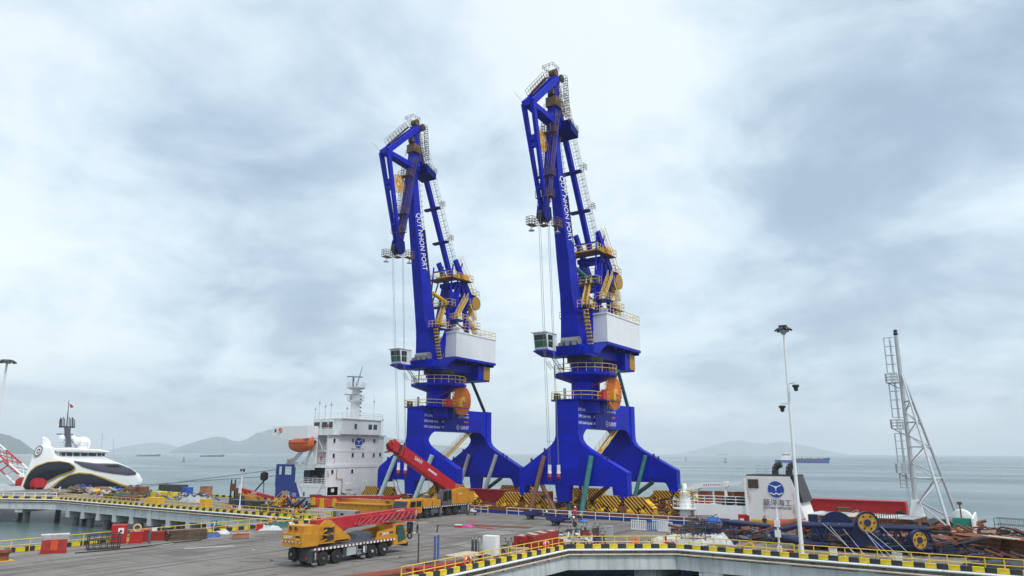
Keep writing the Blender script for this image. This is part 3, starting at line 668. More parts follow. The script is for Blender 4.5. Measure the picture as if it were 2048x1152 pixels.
    m.build('stiffener', 'crane_blue_dark', up)
    # fixed counterweight
    B(MB().box(ox-3.6, ox+3.6, 13.6, 17.2, 22.5, 25.4), 'counterweight', 'crane_blue')
    B(MB().box(ox+3.6, ox+3.72, 15.2, 17.2, 22.75, 25.3), 'counterweight_end_plate', 'hazard_small')
    # machinery house
    hs = B(MB().box(ox+1.9, ox+4.45, 5.5, 18.0, 26.2, 30.7).box(ox-4.45, ox+1.9, 7.2, 18.0, 26.2, 30.2), 'machinery_house', 'house_white')
    MB().box(ox+1.8, ox+4.55, 5.4, 18.1, 30.7, 30.95).box(ox-4.5, ox+1.8, 7.1, 18.1, 30.2, 30.36).build('roof_edge', 'house_white', hs)
    m = MB(); R = [(ox+1.9, 5.5, 30.95), (ox+4.45, 5.5, 30.95), (ox+4.45, 18, 30.95), (ox-4.4, 18, 30.95), (ox-4.4, 7.2, 30.95)]; m.rail(R, 1.15, .045, 1.3); m.build('roof_handrail', 'yellow_rail', hs)
    m = MB(); m.box(ox+.2, ox+.9, 7.12, 7.2, 26.3, 28.4); m.build('door', 'glass_dark', hs)
    m = MB(); m.box(ox+2.6, ox+3.4, 13, 15.0, 30.95, 31.7); m.box(ox-2, ox-1, 10, 11.5, 30.4, 31.3); m.build('roof_unit', 'galv', hs)
    m = MB(); m.lathe([(.55, -.2), (.55, .2)], (ox+3.2, 6.6, 31.5), 'x', 16); m.lathe([(.35, .2), (.35, .8)], (ox+3.2, 6.6, 31.5), 'x', 12); m.build('roof_fan', 'galv', hs, True)
    # grey winch seen under the boom foot
    m = MB(); m.lathe([(.7, -1.5), (.7, 1.5)], (ox+.2, 1.3, 26.0), 'x', 18)
    for k in (-1.2, 0, 1.2): m.box(ox+.2+k-.3, ox+.2+k+.3, -.1, .3, 25.2, 25.7)
    B(m, 'winch', 'grey_metal', sm=True)
    # operator cabin
    cx0, cx1 = ox-4.35, ox-1.95
    cb = B(MB().prism([(-2.1, 24.7), (-2.5, 26.9), (-2.6, 27.15), (.55, 27.15), (.55, 24.5), (-1.9, 24.5)], 'yz', cx0, cx1), 'operator_cabin', 'white_paint')
    m = MB(); m.quadbox([(cx0+.12, -2.20, 24.95), (cx1-.12, -2.20, 24.95), (cx1-.12, -2.1, 24.95), (cx0+.12, -2.1, 24.95), (cx0+.12, -2.40, 25.95), (cx1-.12, -2.40, 25.95), (cx1-.12, -2.3, 25.95), (cx0+.12, -2.3, 25.95)])
    m.build('windscreen', 'glass_green', cb)
    m = MB(); m.quadbox([(cx0+.12, -2.42, 26.05), (cx1-.12, -2.42, 26.05), (cx1-.12, -2.3, 26.05), (cx0+.12, -2.3, 26.05), (cx0+.12, -2.53, 26.85), (cx1-.12, -2.53, 26.85), (cx1-.12, -2.4, 26.85), (cx0+.12, -2.4, 26.85)])
    m.build('upper_pane', 'glass_teal', cb)
    MB().box(cx1, cx1+.03, -2.0, -.75, 24.95, 25.9).build('side_pane', 'glass_teal', cb); MB().box(cx1, cx1+.03, -2.1, -.75, 26.0, 26.85).build('side_pane', 'glass_teal', cb)
    MB().box(cx0-.2, cx1+.1, -3.0, .6, 27.15, 27.25).build('cabin_roof', 'white_paint', cb)
    B(MB().prism([(-2.4, 24.3), (-2.4, 24.48), (4.5, 24.48), (4.5, 24.0), (.2, 23.75)], 'yz', cx0-.1, cx1+.1), 'cabin_bracket', 'crane_blue')
    m = MB().rail([(cx1+.1, .6, 24.5), (cx1+.1, 3.6, 24.5)], 1.1, .04, 1); m.rail([(cx0, .6, 24.5), (cx0, 4.5, 24.5)], 1.1, .04, 1); B(m, 'handrail', 'yellow_rail')
    m = MB(); m.ladder((cx0+1.3, .8, 24.0), (cx0+2.3, 2.6, 21.4), .6, .3, .05); m.tube((cx0+2.2, 3, 24), (cx0+2.2, 3, 21.8), .12, 6); B(m, 'access_ladder', 'dark_metal')
    m = MB(); m.ladder((cx0+.3, 1.0, 23.2), (cx0+1.2, 1.2, 21.8), .6, .3, .04); B(m, 'access_ladder', 'galv')
    # --- boom : tapered box leaning forward
    bz = [(25.0, 1.5, 3.3, 2.2), (26.6, 1.35, 3.3, 2.4), (30.2, .95, 2.75, 2.6), (33.1, .2, 2.1, 2.75), (38.6, -.6, 2.2, 2.4), (44.1, -1.62, 1.92, 2.0), (51.6, -3.0, 1.5, 1.9), (60.3, -3.55, 1.04, 1.2)]   # z, front y, width, depth
    m = MB(); k = 0
    for z, yf, w, d in bz: m.v += [(ox-w/2, yf, z), (ox+w/2, yf, z), (ox+w/2, yf+d, z), (ox-w/2, yf+d, z)]
    for i in range(len(bz)-1):
        a = i*4
        for j in range(4): q = (j+1) % 4; m.f.append((a+j, a+q, a+4+q, a+4+j))
    e = 4*len(bz)-4; m.f += [(3, 2, 1, 0), (e, e+1, e+2, e+3)]
    boom = B(m, 'boom', 'crane_blue')
    def bpt(z, side=0, back=0):
        for (z0, y0, w0, d0), (z1, y1, w1, d1) in zip(bz, bz[1:]):
            if z0 <= z <= z1:
                t = (z-z0)/(z1-z0); y = y0+(y1-y0)*t; w = w0+(w1-w0)*t; d = d0+(d1-d0)*t
                return Vector((ox+side*w/2, y+back*d, z))
    a, b = bpt(52.2, 1, .22), bpt(41.2, 1, .30)
    dn = (b-a).normalized(); nrm = Vector((1, 0, .03)); rt = dn; upv = nrm.cross(rt)
    text('lettering', 'QUY NHON PORT', 1.85, 'text_white', boom, a+Vector((.07, 0, 0))+upv*0, rt, upv, .02, sx=.70)
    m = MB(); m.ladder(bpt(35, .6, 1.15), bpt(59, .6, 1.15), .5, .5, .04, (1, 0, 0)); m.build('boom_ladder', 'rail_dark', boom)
    m = MB()
    for i in range(24):
        z = 36+i; p = bpt(z, .6, 1.0); m.path([p+Vector((-.4, .1, 0)), p+Vector((-.4, .8, 0)), p+Vector((.4, .8, 0)), p+Vector((.4, .1, 0))], .025, 4)
    m.build('ladder_cage', 'rail_dark', boom)['kind'] = 'stuff'
    m = MB(); m.bar(bpt(31, .3, 1.3), bpt(49.6, .8, 1.3), .28, .45); m.build('rack', 'crane_blue_dark', boom)
    m = MB(); p = bpt(30.2, -1, .3); m.box(p.x-.7, p.x, p.y, p.y+1.4, 29.9, 30.0); m.rail([(p.x-.7, p.y, 30), (p.x-.7, p.y+1.4, 30)], 1, .03, .7); m.build('side_platform', 'crane_blue_dark', boom)
    # boom foot side frames and stairs
    m = MB(); m.prism([(2.2, 24.5), (5.5, 31.3), (6.1, 31.3), (6.4, 30.5), (3.9, 24.5)], 'yz', ox+1.6, ox+2.0); B(m, 'boom_foot_frame', 'crane_blue')
    m = MB(); m.box(ox+1.6, ox+3.2, 1.0, 4.6, 31.05, 31.2); B(m, 'boom_foot_platform', 'crane_blue_dark')
    m = MB(); m.rail([(ox+1.6, 1.0, 31.2), (ox+3.2, 1.0, 31.2), (ox+3.2, 4.6, 31.2), (ox+1.6, 4.6, 31.2)], 1.15, .045, .9); B(m, 'handrail', 'yellow_rail')
    m = MB()
    for s in (0, .75): m.bar((ox+2.35+s, 3.2, 24.6), (ox+2.35+s, 1.6, 31.1), .06, .2)
    for i in range(22): t = (i+.5)/22; m.box(ox+2.35, ox+3.1, 3.2-1.6*t-.2, 3.2-1.6*t+.05, 24.6+6.5*t-.05, 24.6+6.5*t+.05)
    for s in (0, .75): m.tube((ox+2.35+s, 2.7, 25.6), (ox+2.35+s, 1.1, 32.1), .04, 4)
    B(m, 'boom_stair', 'brown_walk')
    m = MB()
    for i in range(11): t = (i+.5)/11; m.box(ox+2.3, ox+3.16, 3.2-1.6*t-.26, 3.2-1.6*t+.08, 24.75+6.3*t-.05, 24.75+6.3*t+.14)
    B(m, 'stair_tread', 'yellow_rail')
    # --- A-frame
    afz = 41.0
    m = MB()
    for s in (-1, 1):
        m.bar((ox+s*2.0, 6.2, 26.0), (ox+s*1.7, 9.2, afz), 1.0, .95, .8, .75, side=(1, 0, 0))
    B(m, 'front_leg', 'crane_blue')
    m = MB()
    for s in (-1, 1): m.bar((ox+s*2.2, 12.6, 26.0), (ox+s*1.9, 10.0, afz), .8, .8, .7, .7, side=(1, 0, 0))
    B(m, 'rear_leg', 'crane_blue')
    m = MB(); MB().box(ox-2.3, ox+2.3, 8.4, 10.8, 40.4, 41.2).build('head_beam', 'crane_blue', C); m.tube((ox-2.3, 7.2, 36.2), (ox+2.3, 7.2, 36.2), .25, 8); m.tube((ox-2, 8.7, 36), (ox+2, 11.6, 32), .18, 8); m.tube((ox+2, 8.7, 36), (ox-2, 11.6, 32), .18, 8); B(m, 'cross_tie', 'crane_blue')
    m = MB()
    for s in (-1, 1): m.tube((ox+s*2.4, 5.4, 33), (ox+s*2.4, 6.6, 44.2), .16, 6); m.tube((ox+s*2.4, 5.6, 35), (ox+s*2.4, 9.5, 45), .14, 6)
    m.tube((ox-2.4, 6.5, 43.2), (ox+2.4, 6.5, 43.2), .14, 6)
    B(m, 'guide_strut', 'crane_blue')
    def plat(x0, x1, y0, y1, z, nm='walkway', mt='brown_walk', gap=1.0):
        o = B(MB().box(x0, x1, y0, y1, z-.1, z), nm, mt)
        MB().rail([(x0, y0, z), (x1, y0, z), (x1, y1, z), (x0, y1, z), (x0, y0, z)], 1.15, .045, gap).build('handrail', 'yellow_rail', o)
        return o
    plat(ox-3.0, ox+3.2, 5.4, 8.3, 41.5); plat(ox+2.0, ox+3.5, 8.3, 11.6, 41.5)
    m = MB().box(ox-2.6, ox+2.9, 7.6, 8.2, 41.5, 42.4).box(ox+2.2, ox+3.2, 9, 10.6, 41.5, 42.6); B(m, 'bearing_housing', 'reel_yellow')
    plat(ox-3, ox+3, 5.2, 6.8, 36.0); plat(ox+1.6, ox+3.9, 6.4, 9.2, 33.4, mt='crane_blue_dark'); plat(ox+1.9, ox+3.4, 10.6, 14.2, 32.6, mt='crane_blue_dark')
    plat(ox+.2, ox+2.2, 3.8, 6.0, 32.2)
    # balance lever
    lev = B(MB().bar((ox-2.1, 7.6, 45.3), (ox-2.1, 12.6, 38.3), .6, .9, .7, 1.3, side=(1, 0, 0)).bar((ox+2.1, 7.6, 45.3), (ox+2.1, 12.6, 38.3), .6, .9, .7, 1.3, side=(1, 0, 0)), 'balance_lever', 'crane_blue')
    MB().lathe([(1.35, -2.9), (1.35, 3.1)], (ox, 13.2, 37.6), 'x', 24).build('ballast_drum', 'crane_blue', lev, True)
    MB().box(ox-2.8, ox+3.0, 10.6, 13.2, 36.5, 38.6).build('ballast_box', 'crane_blue', lev)
    MB().lathe([(1.33, 0), (1.33, .08)], (ox+3.12, 13.2, 37.6), 'x', 24).build('ballast_end_plate', 'hazard_small', lev)
    m = MB(); m.ladder((ox+2.6, 8.0, 45.6), (ox+2.6, 13.0, 39.2), .7, .4, .045); 
    for s in (-.35, .35): m.tube((ox+2.6+s, 8.6, 46.2), (ox+2.6+s, 13.7, 39.9), .04, 4)
    for i in range(9):
        t = i/8; p = Vector((ox+2.6, 8.0+5*t, 45.6-6.4*t))
        for s in (-.35, .35): m.tube(p+Vector((s, 0, 0)), p+Vector((s, .65, .75)), .035, 4)
    m.build('lever_ladder', 'yellow_rail', lev)
    o = MB().box(ox-2.9, ox+3.1, 12.0, 13.4, 39.05, 39.15).build('lever_platform', 'brown_walk', lev)
    MB().rail([(ox-2.9, 14.2, 38.9), (ox+3.1, 14.2, 38.9), (ox+3.1, 12, 39.15), (ox-2.9, 12, 39.15)], 1.15, .045, 1).build('lever_handrail', 'yellow_rail', lev)
    # stair flights between the platforms
    def flight(p, q, w=.8, n=14, nm='stair'):
        p, q = Vector(p), Vector(q); m = MB(); sd = Vector((w/2, 0, 0))
        for s in (-1, 1):
            m.bar(p+sd*s, q+sd*s, .06, .22)
            for h in (.6, 1.1): m.tube(p+sd*s+Vector((0, 0, h)), q+sd*s+Vector((0, 0, h)), .04, 4)
            for i in range(5): t = i/4; c = p.lerp(q, t)+sd*s; m.tube(c, c+Vector((0, 0, 1.1)), .04, 4)
        for i in range(n): t = (i+.5)/n; c = p.lerp(q, t); m.box(c.x-w/2, c.x+w/2, c.y-.15, c.y+.15, c.z-.04, c.z+.04)
        B(m, nm, 'yellow_rail')
    flight((ox+3.0, 7.0, 33.4), (ox+3.0, 10.2, 38.0)); flight((ox+2.6, 14.0, 30.9), (ox+2.6, 11.6, 34.2)); flight((ox+2.9, 13.2, 34.2), (ox+2.9, 11.0, 37.0)); flight((ox+1.2, 4.2, 32.2), (ox+1.2, 5.8, 36))
    # --- back stay with cross platforms and walkway
    s0, s1 = Vector((ox, -2.2, 66.5)), Vector((ox, 8.9, 42.2))
    st = B(MB().bar(s0, s1, .75, .85, side=(1, 0, 0)), 'back_stay', 'crane_blue')
    for t in (.235, .475, .725):
        c = s0.lerp(s1, t); MB().box(c.x-1.9, c.x+1.6, c.y-.45, c.y+.35, c.z-.45, c.z-.05).build('stay_platform', 'crane_blue_dark', st)
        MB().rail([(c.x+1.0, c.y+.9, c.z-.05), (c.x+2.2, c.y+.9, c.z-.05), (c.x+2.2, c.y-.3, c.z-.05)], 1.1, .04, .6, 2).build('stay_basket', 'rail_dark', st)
    m = MB(); off = Vector((1.05, .35, 0))
    for dx, dz in ((-.35, 0), (.35, 0), (-.35, 1.0), (.35, 1.0), (.35, .5)): m.tube(s0+off+Vector((dx, dz*.9, dz*.5)), s1+off+Vector((dx, dz*.9, dz*.5)), .03, 4)
    for i in range(46):
        c = s0.lerp(s1, i/45)+off; m.tube(c+Vector((-.35, 0, 0)), c+Vector((.35, 0, 0)), .03, 4)
        if i % 2 == 0: m.path([c+Vector((-.35, 0, 0)), c+Vector((-.35, .9, .5)), c+Vector((.35, .9, .5)), c+Vector((.35, 0, 0))], .028, 4)
    m.build('stay_walkway', 'rail_dark', st)
    # --- fly jib (trunk) hanging in front of the boom
    Tl, Pv, Ap, Tp = (-2.9, 69.4), (-2.9, 62.6), (-10.6, 61.6), (-6.1, 44.6)
    y3 = lambda p, x: (ox+x, p[0], p[1])
    fly = B(MB().bar(y3(Tl, 0), y3(Pv, 0), 1.3, 1.3, 1.5, 1.7, side=(1, 0, 0)).bar(y3(Pv, 0), y3(Tp, 0), 1.5, 1.7, .9, .9, side=(1, 0, 0)), 'fly_jib', 'crane_blue')
    m = MB()
    for s in (-.85, .85):
        m.bar(y3((-2.6, 69.3), s*.8), y3(Ap, s), .5, .95, side=(1, 0, 0))
        m.bar(y3(Ap, s), y3(Tp, s*.45), .55, .85, .4, .6, side=(1, 0, 0))
    for t in (.0, .31, .37, .74, .95):
        c = Vector(y3(Ap, 0)).lerp(Vector(y3(Tp, 0)), t); w = .75*(1-t)+.34*t; m.bar(c-Vector((w, 0, 0)), c+Vector((w, 0, 0)), .6 if t < .9 else .4, .9)
    for t in (.05, .6, .95):
        c = Vector(y3((-2.6, 69.3), 0)).lerp(Vector(y3(Ap, 0)), t); m.bar(c-Vector((.7, 0, 0)), c+Vector((.7, 0, 0)), .5, .6)
    m.build('front_chord', 'crane_blue', fly)
    m = MB(); m.bar(y3(Ap, 0), y3((-2.0, 61.0), 0), 1.5, .8, 1.7, 1.1, side=(1, 0, 0)); m.build('strut', 'crane_blue', fly)
    MB().prism([(-1.9, 61.9), (.9, 60.7), (.9, 59.6), (-1.6, 60.2)], 'yz', ox-1.1, ox+2.4).build('head_platform', 'crane_blue_dark', fly)
    m = MB()
    for i in range(7): a = i*.9
    m.rail([(ox+.9, -3.6, 61.6), (ox+2.3, -3.6, 61.6), (ox+2.3, -.4, 61.0)], 1.1, .04, .8, 2); m.rail([(ox-1.4, -3.7, 63.6), (ox+1.3, -3.7, 63.6), (ox+1.3, -1.8, 63.6)], 1.1, .04, .8, 2)
    m.build('head_handrail', 'rail_dark', fly)
    # sheaves and walkways round the head
    def sheave(x, y, z, r, nm='sheave', mt='reel_yellow'):
        MB().lathe([(r, -.12), (r*.9, -.03), (r*.9, .03), (r, .12)], (x, y, z), 'x', 22).build(nm, mt, fly, True)
    for x in (-.5, 0, .5): sheave(ox+x, -2.9, 70.3, .62, mt='brown_walk'); sheave(ox+x*1.6, -1.6, 69.7, .7, mt='dark_metal')
    rr = (ox-.15, -6.6, 56.8); m = MB(); disc_spokes(m, rr, .25, 1.75, 20, .22, .08); MB_ = m.build('head_reel', 'reel_yellow', fly)
    MB().torus(rr, 1.72, .08, 'x', 32, 6).build('reel_rim', 'reel_yellow', fly)
    def walk(p, q, w, nm='jib_walkway', h=1.1, n=12, off=(0, 0, 0), mt='brown_walk'):
        p, q = Vector(p)+Vector(off), Vector(q)+Vector(off); d = (q-p).normalized(); sd = Vector((w/2, 0, 0)); nn = Vector((1, 0, 0)).cross(d).normalized()*h
        m = MB()
        for s in (-1, 1):
            m.tube(p+sd*s, q+sd*s, .05, 4); m.tube(p+sd*s+nn, q+sd*s+nn, .035, 4); m.tube(p+sd*s+nn*.5, q+sd*s+nn*.5, .035, 4)
            for i in range(n+1): c = p.lerp(q, i/n)+sd*s; m.tube(c, c+nn, .035, 4)
        for i in range(n*2): c = p.lerp(q, (i+.5)/(n*2)); m.bar(c-sd, c+sd, .16, .04)
        m.build(nm, mt, fly)
    walk((ox+.9, -3.3, 62.5), (ox+.9, -6.3, 46.4), .8, n=16, h=-1.0, mt='brown_walk'); walk((ox-.9, -4.6, 62.5), (ox-.6, -6.6, 46), .7, n=16, h=.9)
    walk((ox-.2, -2.4, 70.3), (ox+.3, -1.0, 63.8), 1.4, n=8, h=-1.1); walk((ox+1.2, -1.2, 70.0), (ox+1.2, -.4, 63.2), .9, n=8, h=-1.2); walk((ox-.5, -4.0, 69.3), (ox-.5, -9.3, 63.6), .9, n=8, h=-1.0)
    for y, z in ((-5.4, 58.6), (-6.2, 51.0), (-6.6, 47.4)):
        m = MB(); m.box(ox-1.0, ox+1.8, y-.5, y+.6, z-.1, z); m.rail([(ox-1.0, y-.5, z), (ox+1.8, y-.5, z), (ox+1.8, y+.6, z)], 1.1, .045, .7, 2); m.build('service_platform', 'brown_walk', fly)
    MB().box(ox-.9, ox+1.0, -4.0, -2.2, 64.0, 65.6).build('gear_housing', 'brown_walk', fly); MB().box(ox-.4, ox+.6, -4.2, -2, 66, 67).build('gear_housing', 'brown_walk', fly)
    m = MB(); m.rail([(ox-1.2, -4.4, 70.6), (ox+.8, -4.4, 70.6), (ox+.8, -2.4, 70.6), (ox-1.2, -2.4, 70.6), (ox-1.2, -4.4, 70.6)], .75, .04, .7, 1); m.tube((ox-.6, -3.4, 70.4), (ox-.6, -3.4, 72.0), .035, 4); MB().tube((ox-1.0, -10.8, 62), (ox-1.2, -12.6, 62.8), .03, 4).build('wind_vane', 'galv', fly)
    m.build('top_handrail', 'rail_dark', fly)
    # tip head
    hd = MB().prism([(-7.0, 46.0), (-5.3, 46.0), (-5.0, 44.2), (-6.3, 43.3), (-7.3, 44.2)], 'yz', ox-.75, ox-.35).prism([(-7.0, 46.0), (-5.3, 46.0), (-5.0, 44.2), (-6.3, 43.3), (-7.3, 44.2)], 'yz', ox+.35, ox+.75).build('tip_head', 'crane_blue_dark', fly)
    for x in (-.15, .15): sheave(ox+x, -6.9, 44.5, .75, 'tip_sheave', 'dark_metal'); sheave(ox+x, -5.6, 44.3, .7, 'tip_sheave', 'red_dull')
    m = MB()
    for x0, x1, y0, y1 in ((-2.0, -.9, -8.2, -6.6), (.9, 2.0, -5.6, -3.9), (-.6, .6, -6.8, -5.6)):
        m.box(ox+x0, ox+x1, y0, y1, 42.9, 43.0); m.rail([(ox+x0, y0, 43), (ox+x1, y0, 43), (ox+x1, y1, 43), (ox+x0, y1, 43), (ox+x0, y0, 43)], 1.2, .045, .6, 2)
    m.build('tip_basket', 'rail_dark', fly)
    m = MB()
    for x, y in ((-1.4, -7.6), (1.4, -4.6)): m.tube((ox+x, y, 42.9), (ox+x, y, 42.3), .08, 6); m.lathe([(.15, 42.3), (.5, 42.0)], (ox+x, y, 0), 'z', 12)
    m.build('floodlight', 'galv', fly)
    # hoist ropes and hooks
    m = MB()
    for (ya, xa, yb, xb) in ((-7.6, -.15, -1.6, -2.3), (-7.6, .15, -1.4, -2.1), (-4.9, -.15, -1.2, -.9), (-4.9, .15, -1.3, -.7)):
        m.tube((ox+xa, ya, 44.3), (ox+xb, yb, 7.2), .035, 4)
    m.build('hoist_rope', 'grey_metal', fly)
    for xb, yb in ((-2.2, -1.5), (-.8, -1.25)):
        hb = MB().box(ox+xb-.2, ox+xb+.2, yb-.15, yb+.15, 6.3, 7.3).lathe([(.1, 5.9), (.3, 6.05), (.3, 6.3)], (ox+xb, yb, 0), 'z', 10).build('hook_block', 'white_paint', fly)
        MB().ell((ox+xb, yb, 5.6), .32, .3, .34).build('hook_swivel', 'red_paint', hb, True); MB().torus((ox+xb, yb, 5.15), .22, .07, 'y', 12, 5).tube((ox+xb, yb, 5.0), (ox+xb, yb-.1, .6), .025, 4).build('hook', 'dark_metal', hb)
    # --- temporary props on the turntable
    # --- paint marks on the portal
    tx = Vector((0, 1, 0)); tz = Vector((0, 0, 1)); X = 1.5
    for i, (a, b) in enumerate((('S.W.L Include Grab', '40T'), ('S.W.L Under Hook', '40T'), ('S.W.L Under Spreader', '36T'))):
        text('lettering', a, .62, 'text_white', C, (X+.03, .15+(0 if i else 0), 15.25-i*.98), tx, tz, .01, sx=.78); text('lettering', b, .62, 'text_white', C, (X+.03, 5.0, 15.25-i*.98), tx, tz, .01, sx=.8)
    text('lettering', 'SANY', 1.0, 'text_white', C, (1.38, 10.6, 13.25), tx, tz, .01, sx=1.05)
    m = MB(); m.torus((1.39, 9.85, 13.6), .42, .05, 'x', 24, 4)
    for a in (PI/2, PI/2+2.1, PI/2-2.1): m.bar((1.39, 9.85, 13.6), (1.39, 9.85+.4*math.cos(a), 13.6+.4*math.sin(a)), .14, .03, .03, .03, side=(0, -math.sin(a), math.cos(a)))
    B(m, 'emblem', 'text_white')
    text('lettering', 'PNC', 1.35, 'text_white', C, (1.38, 9.9, 16.0), tx, tz, .01, sx=1.2); text('lettering', 'QUYNHONPORT', .5, 'text_white', C, (1.38, 9.9, 15.35), tx, tz, .01, sx=.85)
    B(MB().box(1.36, 1.38, 11.7, 13.0, 14.5, 14.8), 'paint_mark', 'text_red')
    return C
crane2 = make_crane((-53.6, 95.0, 0), 'taller blue portal crane nearest the camera, its boom text reading QUY NHON PORT')
crane1 = copy_tree(crane2); crane1.location = (-84.9, 96.1, 0)
crane1['label'] = 'smaller looking blue portal crane further left, behind the raised red telescopic boom'
# differently painted temporary struts on the two cranes
MB().tube((-.2, 3.4, 38.2), (.6, 8.6, 36.3), .38, 10).build('temporary_strut', 'teal_pipe', crane2, True); MB().tube((-.2, 3.4, 38.2), (.6, 8.6, 36.3), .38, 10).build('temporary_strut', 'yellow_paint', crane1, True)
for c in (crane1, crane2): MB().tube((1.7, 13.4, 36.9), (1.7, 11.4, 34.2), .36, 10).build('temporary_strut', 'yellow_paint', c, True)
# --- pipe props welded between the portals and the ship deck (each can be cut away)
PM = {}
def prop(p, q, r, matn, label, foot=True):
    p, q = Vector(p), Vector(q); root = T('brace_pipe', label, 'pipe', q, group='sea fastening pipes under the cranes')
    MB().tube(p-q, (0, 0, 0), r, 12).build('pipe', matn, root, True)
    if foot: MB().box(-.5, .5, -.5, .5, -.02, .06).build('foot_plate', 'rust', root)
c2, c1 = crane2.location, crane1.location
def P2(c, x, y, z): return (c.x+x, c.y+y, z)
Z = SHIPZ+.03
prop(P2(c2, -4.4, -.1, 8.6), P2(c2, -6.0, -1.6, Z), .36, 'rust_teal', 'rust streaked prop pipe on the left of the right crane\'s near frame')
prop(P2(c2, 3.7, -.1, 8.6), P2(c2, 2.6, -1.6, Z), .38, 'teal_pipe', 'teal prop pipe on the right of the right crane\'s near frame')
prop(P2(c2, 3.9, 18.85, 8.7), P2(c2, 1.9, 17.2, Z), .34, 'teal_pipe', 'teal prop pipe on the right crane\'s far frame')
prop(P2(c2, 6.0, .4, 4.4), P2(c2, -1.0, 4.0, Z), .34, 'rust', 'rusty prop pipe slanting left below the right crane\'s near right foot')
prop(P2(c2, -5.2, .4, 4.4), P2(c2, -1.6, -1.4, Z), .34, 'rust_teal', 'rusty teal prop pipe slanting right below the right crane\'s near left foot')
prop(P2(c2, 5.0, 19, 4.4), P2(c2, -.5, 17.5, Z), .34, 'dark_green_pipe', 'dark prop pipe slanting below the right crane\'s far frame')
prop(P2(c2, -1.2, 1.4, 2.0), P2(c2, .6, -1.2, Z), .3, 'dark_green_pipe', 'dark prop pipe under the right crane\'s centre post')
prop(P2(c1, -4.5, -.1, 8.6), P2(c1, -7.6, -1.2, Z), .40, 'pale_teal_pipe', 'pale prop pipe on the left of the left crane\'s near frame')
prop(P2(c1, 3.8, -.1, 8.6), P2(c1, .6, -1.2, Z), .40, 'pale_teal_pipe', 'pale prop pipe behind the raised red boom')
prop(P2(c1, -2.6, 18.8, 8.7), P2(c1, -4.8, 17.4, Z), .38, 'galv', 'pale grey prop pipe on the left of the left crane\'s far frame')
prop(P2(c1, 3.9, 18.8, 8.7), P2(c1, 1.6, 17.4, Z), .38, 'galv', 'pale grey prop pipe on the right of the left crane\'s far frame')
prop(P2(c1, -5.2, .4, 4.4), P2(c1, -1.8, -1.2, Z), .36, 'galv', 'grey prop pipe slanting below the left crane\'s near left foot')
prop(P2(c1, 5.0, 19, 4.4), P2(c1, -.5, 17.5, Z), .34, 'dark_green_pipe', 'dark prop pipe slanting below the left crane\'s far frame')
for c, mt, wd in ((c2, 'teal_pipe', 'teal'), (c1, 'dark_green_pipe', 'dark green')):
    prop(P2(c, 2.2, 12.8, 22.4), P2(c, 1.0, 18.7, 16.9), .3, mt, '%s prop pipe between counterweight and portal of the %s crane' % (wd, 'right' if c is c2 else 'left'), False)
# ================================================================ ships
def Q(px, py, Y): p = gy(px, py, Y); return (p.x, p.z)
def poly(pxs, Y): return [Q(a, b, Y) for a, b in pxs]
# ---- heavy cargo ship carrying the cranes
ship = T('cargo_ship', 'long blue hulled cargo ship with white bridge house, carrying both cranes on its flat deck', 'ship', (-60, 105, SHIPZ))
so = Vector(ship.location)
def S(m, n, mt, par=None, sm=False):
    m.v = [(x-so.x, y-so.y, z-so.z) for x, y, z in m.v]; return m.build(n, mt, par or ship, sm)
S(MB().prism([(-118, 94.3), (-3.5, 94.3), (-3.5, 118), (-112, 118), (-122, 106)], 'xy', -4, SHIPZ), 'hull', 'hull_blue')
S(MB().prism([(-106, 94.4), (-3.6, 94.4), (-3.6, 117.9), (-106, 117.9)], 'xy', SHIPZ+.004, SHIPZ+.02), 'cargo_deck', 'rust')
S(MB().box(-106, -30, 94.3, 94.5, SHIPZ, .9), 'bulwark', 'rust_orange')
# bow bulwark with two mooring windows
Yb = 95.0
def bow(n, mt):
    top, m = 6.7, MB()
    prof = [(-121.75, 96.6), (-121.65, 96.1), (-121.4, 95.6), (-121.0, 95.2), (-120.5, 95.05)]   # plan of the rounded bow
    k = len(prof)
    for i, (x, y) in enumerate(prof): m.v += [(x+.3*0, y, top), (x+.0, y, 2.6), (x+1.4-.2*i, y+.6, -1.0)]
    for i in range(k-1):
        for j in range(2): a = i*3+j; m.f.append((a, a+3, a+4, a+1))
    o = S(m, n, mt, None, True)
    return o
bow('bow_plating', 'hull_blue')
# side plating with window openings, built as strips around the openings
def strip_panel(x0, x1, z0, z1, n='side_plating', mt='hull_blue', y0=95.0, y1=95.12): return S(MB().box(x0, x1, y0, y1, z0, z1), n, mt)
wz0, wz1 = 4.7, 6.25
xs = [-120.5, -120.2, -118.9, -118.1, -116.0, -115.0]
for a, b in zip(xs, xs[1:]):
    if (a, b) in ((-120.2, -118.9), (-118.1, -116.0)):
        strip_panel(a, b, wz1, 6.7); strip_panel(a, b, -2, wz0)
        fr = S(MB().box(a-.05, b+.05, 94.93, 95.0, wz0-.12, wz0).box(a-.05, b+.05, 94.93, 95.0, wz1, wz1+.1).box(a-.1, a, 94.93, 95.0, wz0, wz1).box(b, b+.1, 94.93, 95.0, wz0, wz1), 'mooring_window_frame', 'hull_blue')
    else: strip_panel(a, b, -2, 6.7)
S(MB().prism([(-115.0, 3.3), (-114.2, 3.3), (-111.2, -2.0), (-115.0, -2.0)], 'xz', 95.0, 95.12), 'side_plating', 'hull_blue')
S(MB().bar((-114.2, 94.95, 3.3), (-111.2, 94.95, -2), .12, .3), 'white_edge', 'ship_white')
text('lettering', '瓯洋 101', 1.15, 'text_white', ship, Vector((-118.0, 94.98, .6))-so, (1, 0, 0), (0, 0, 1), .01, sx=.9)
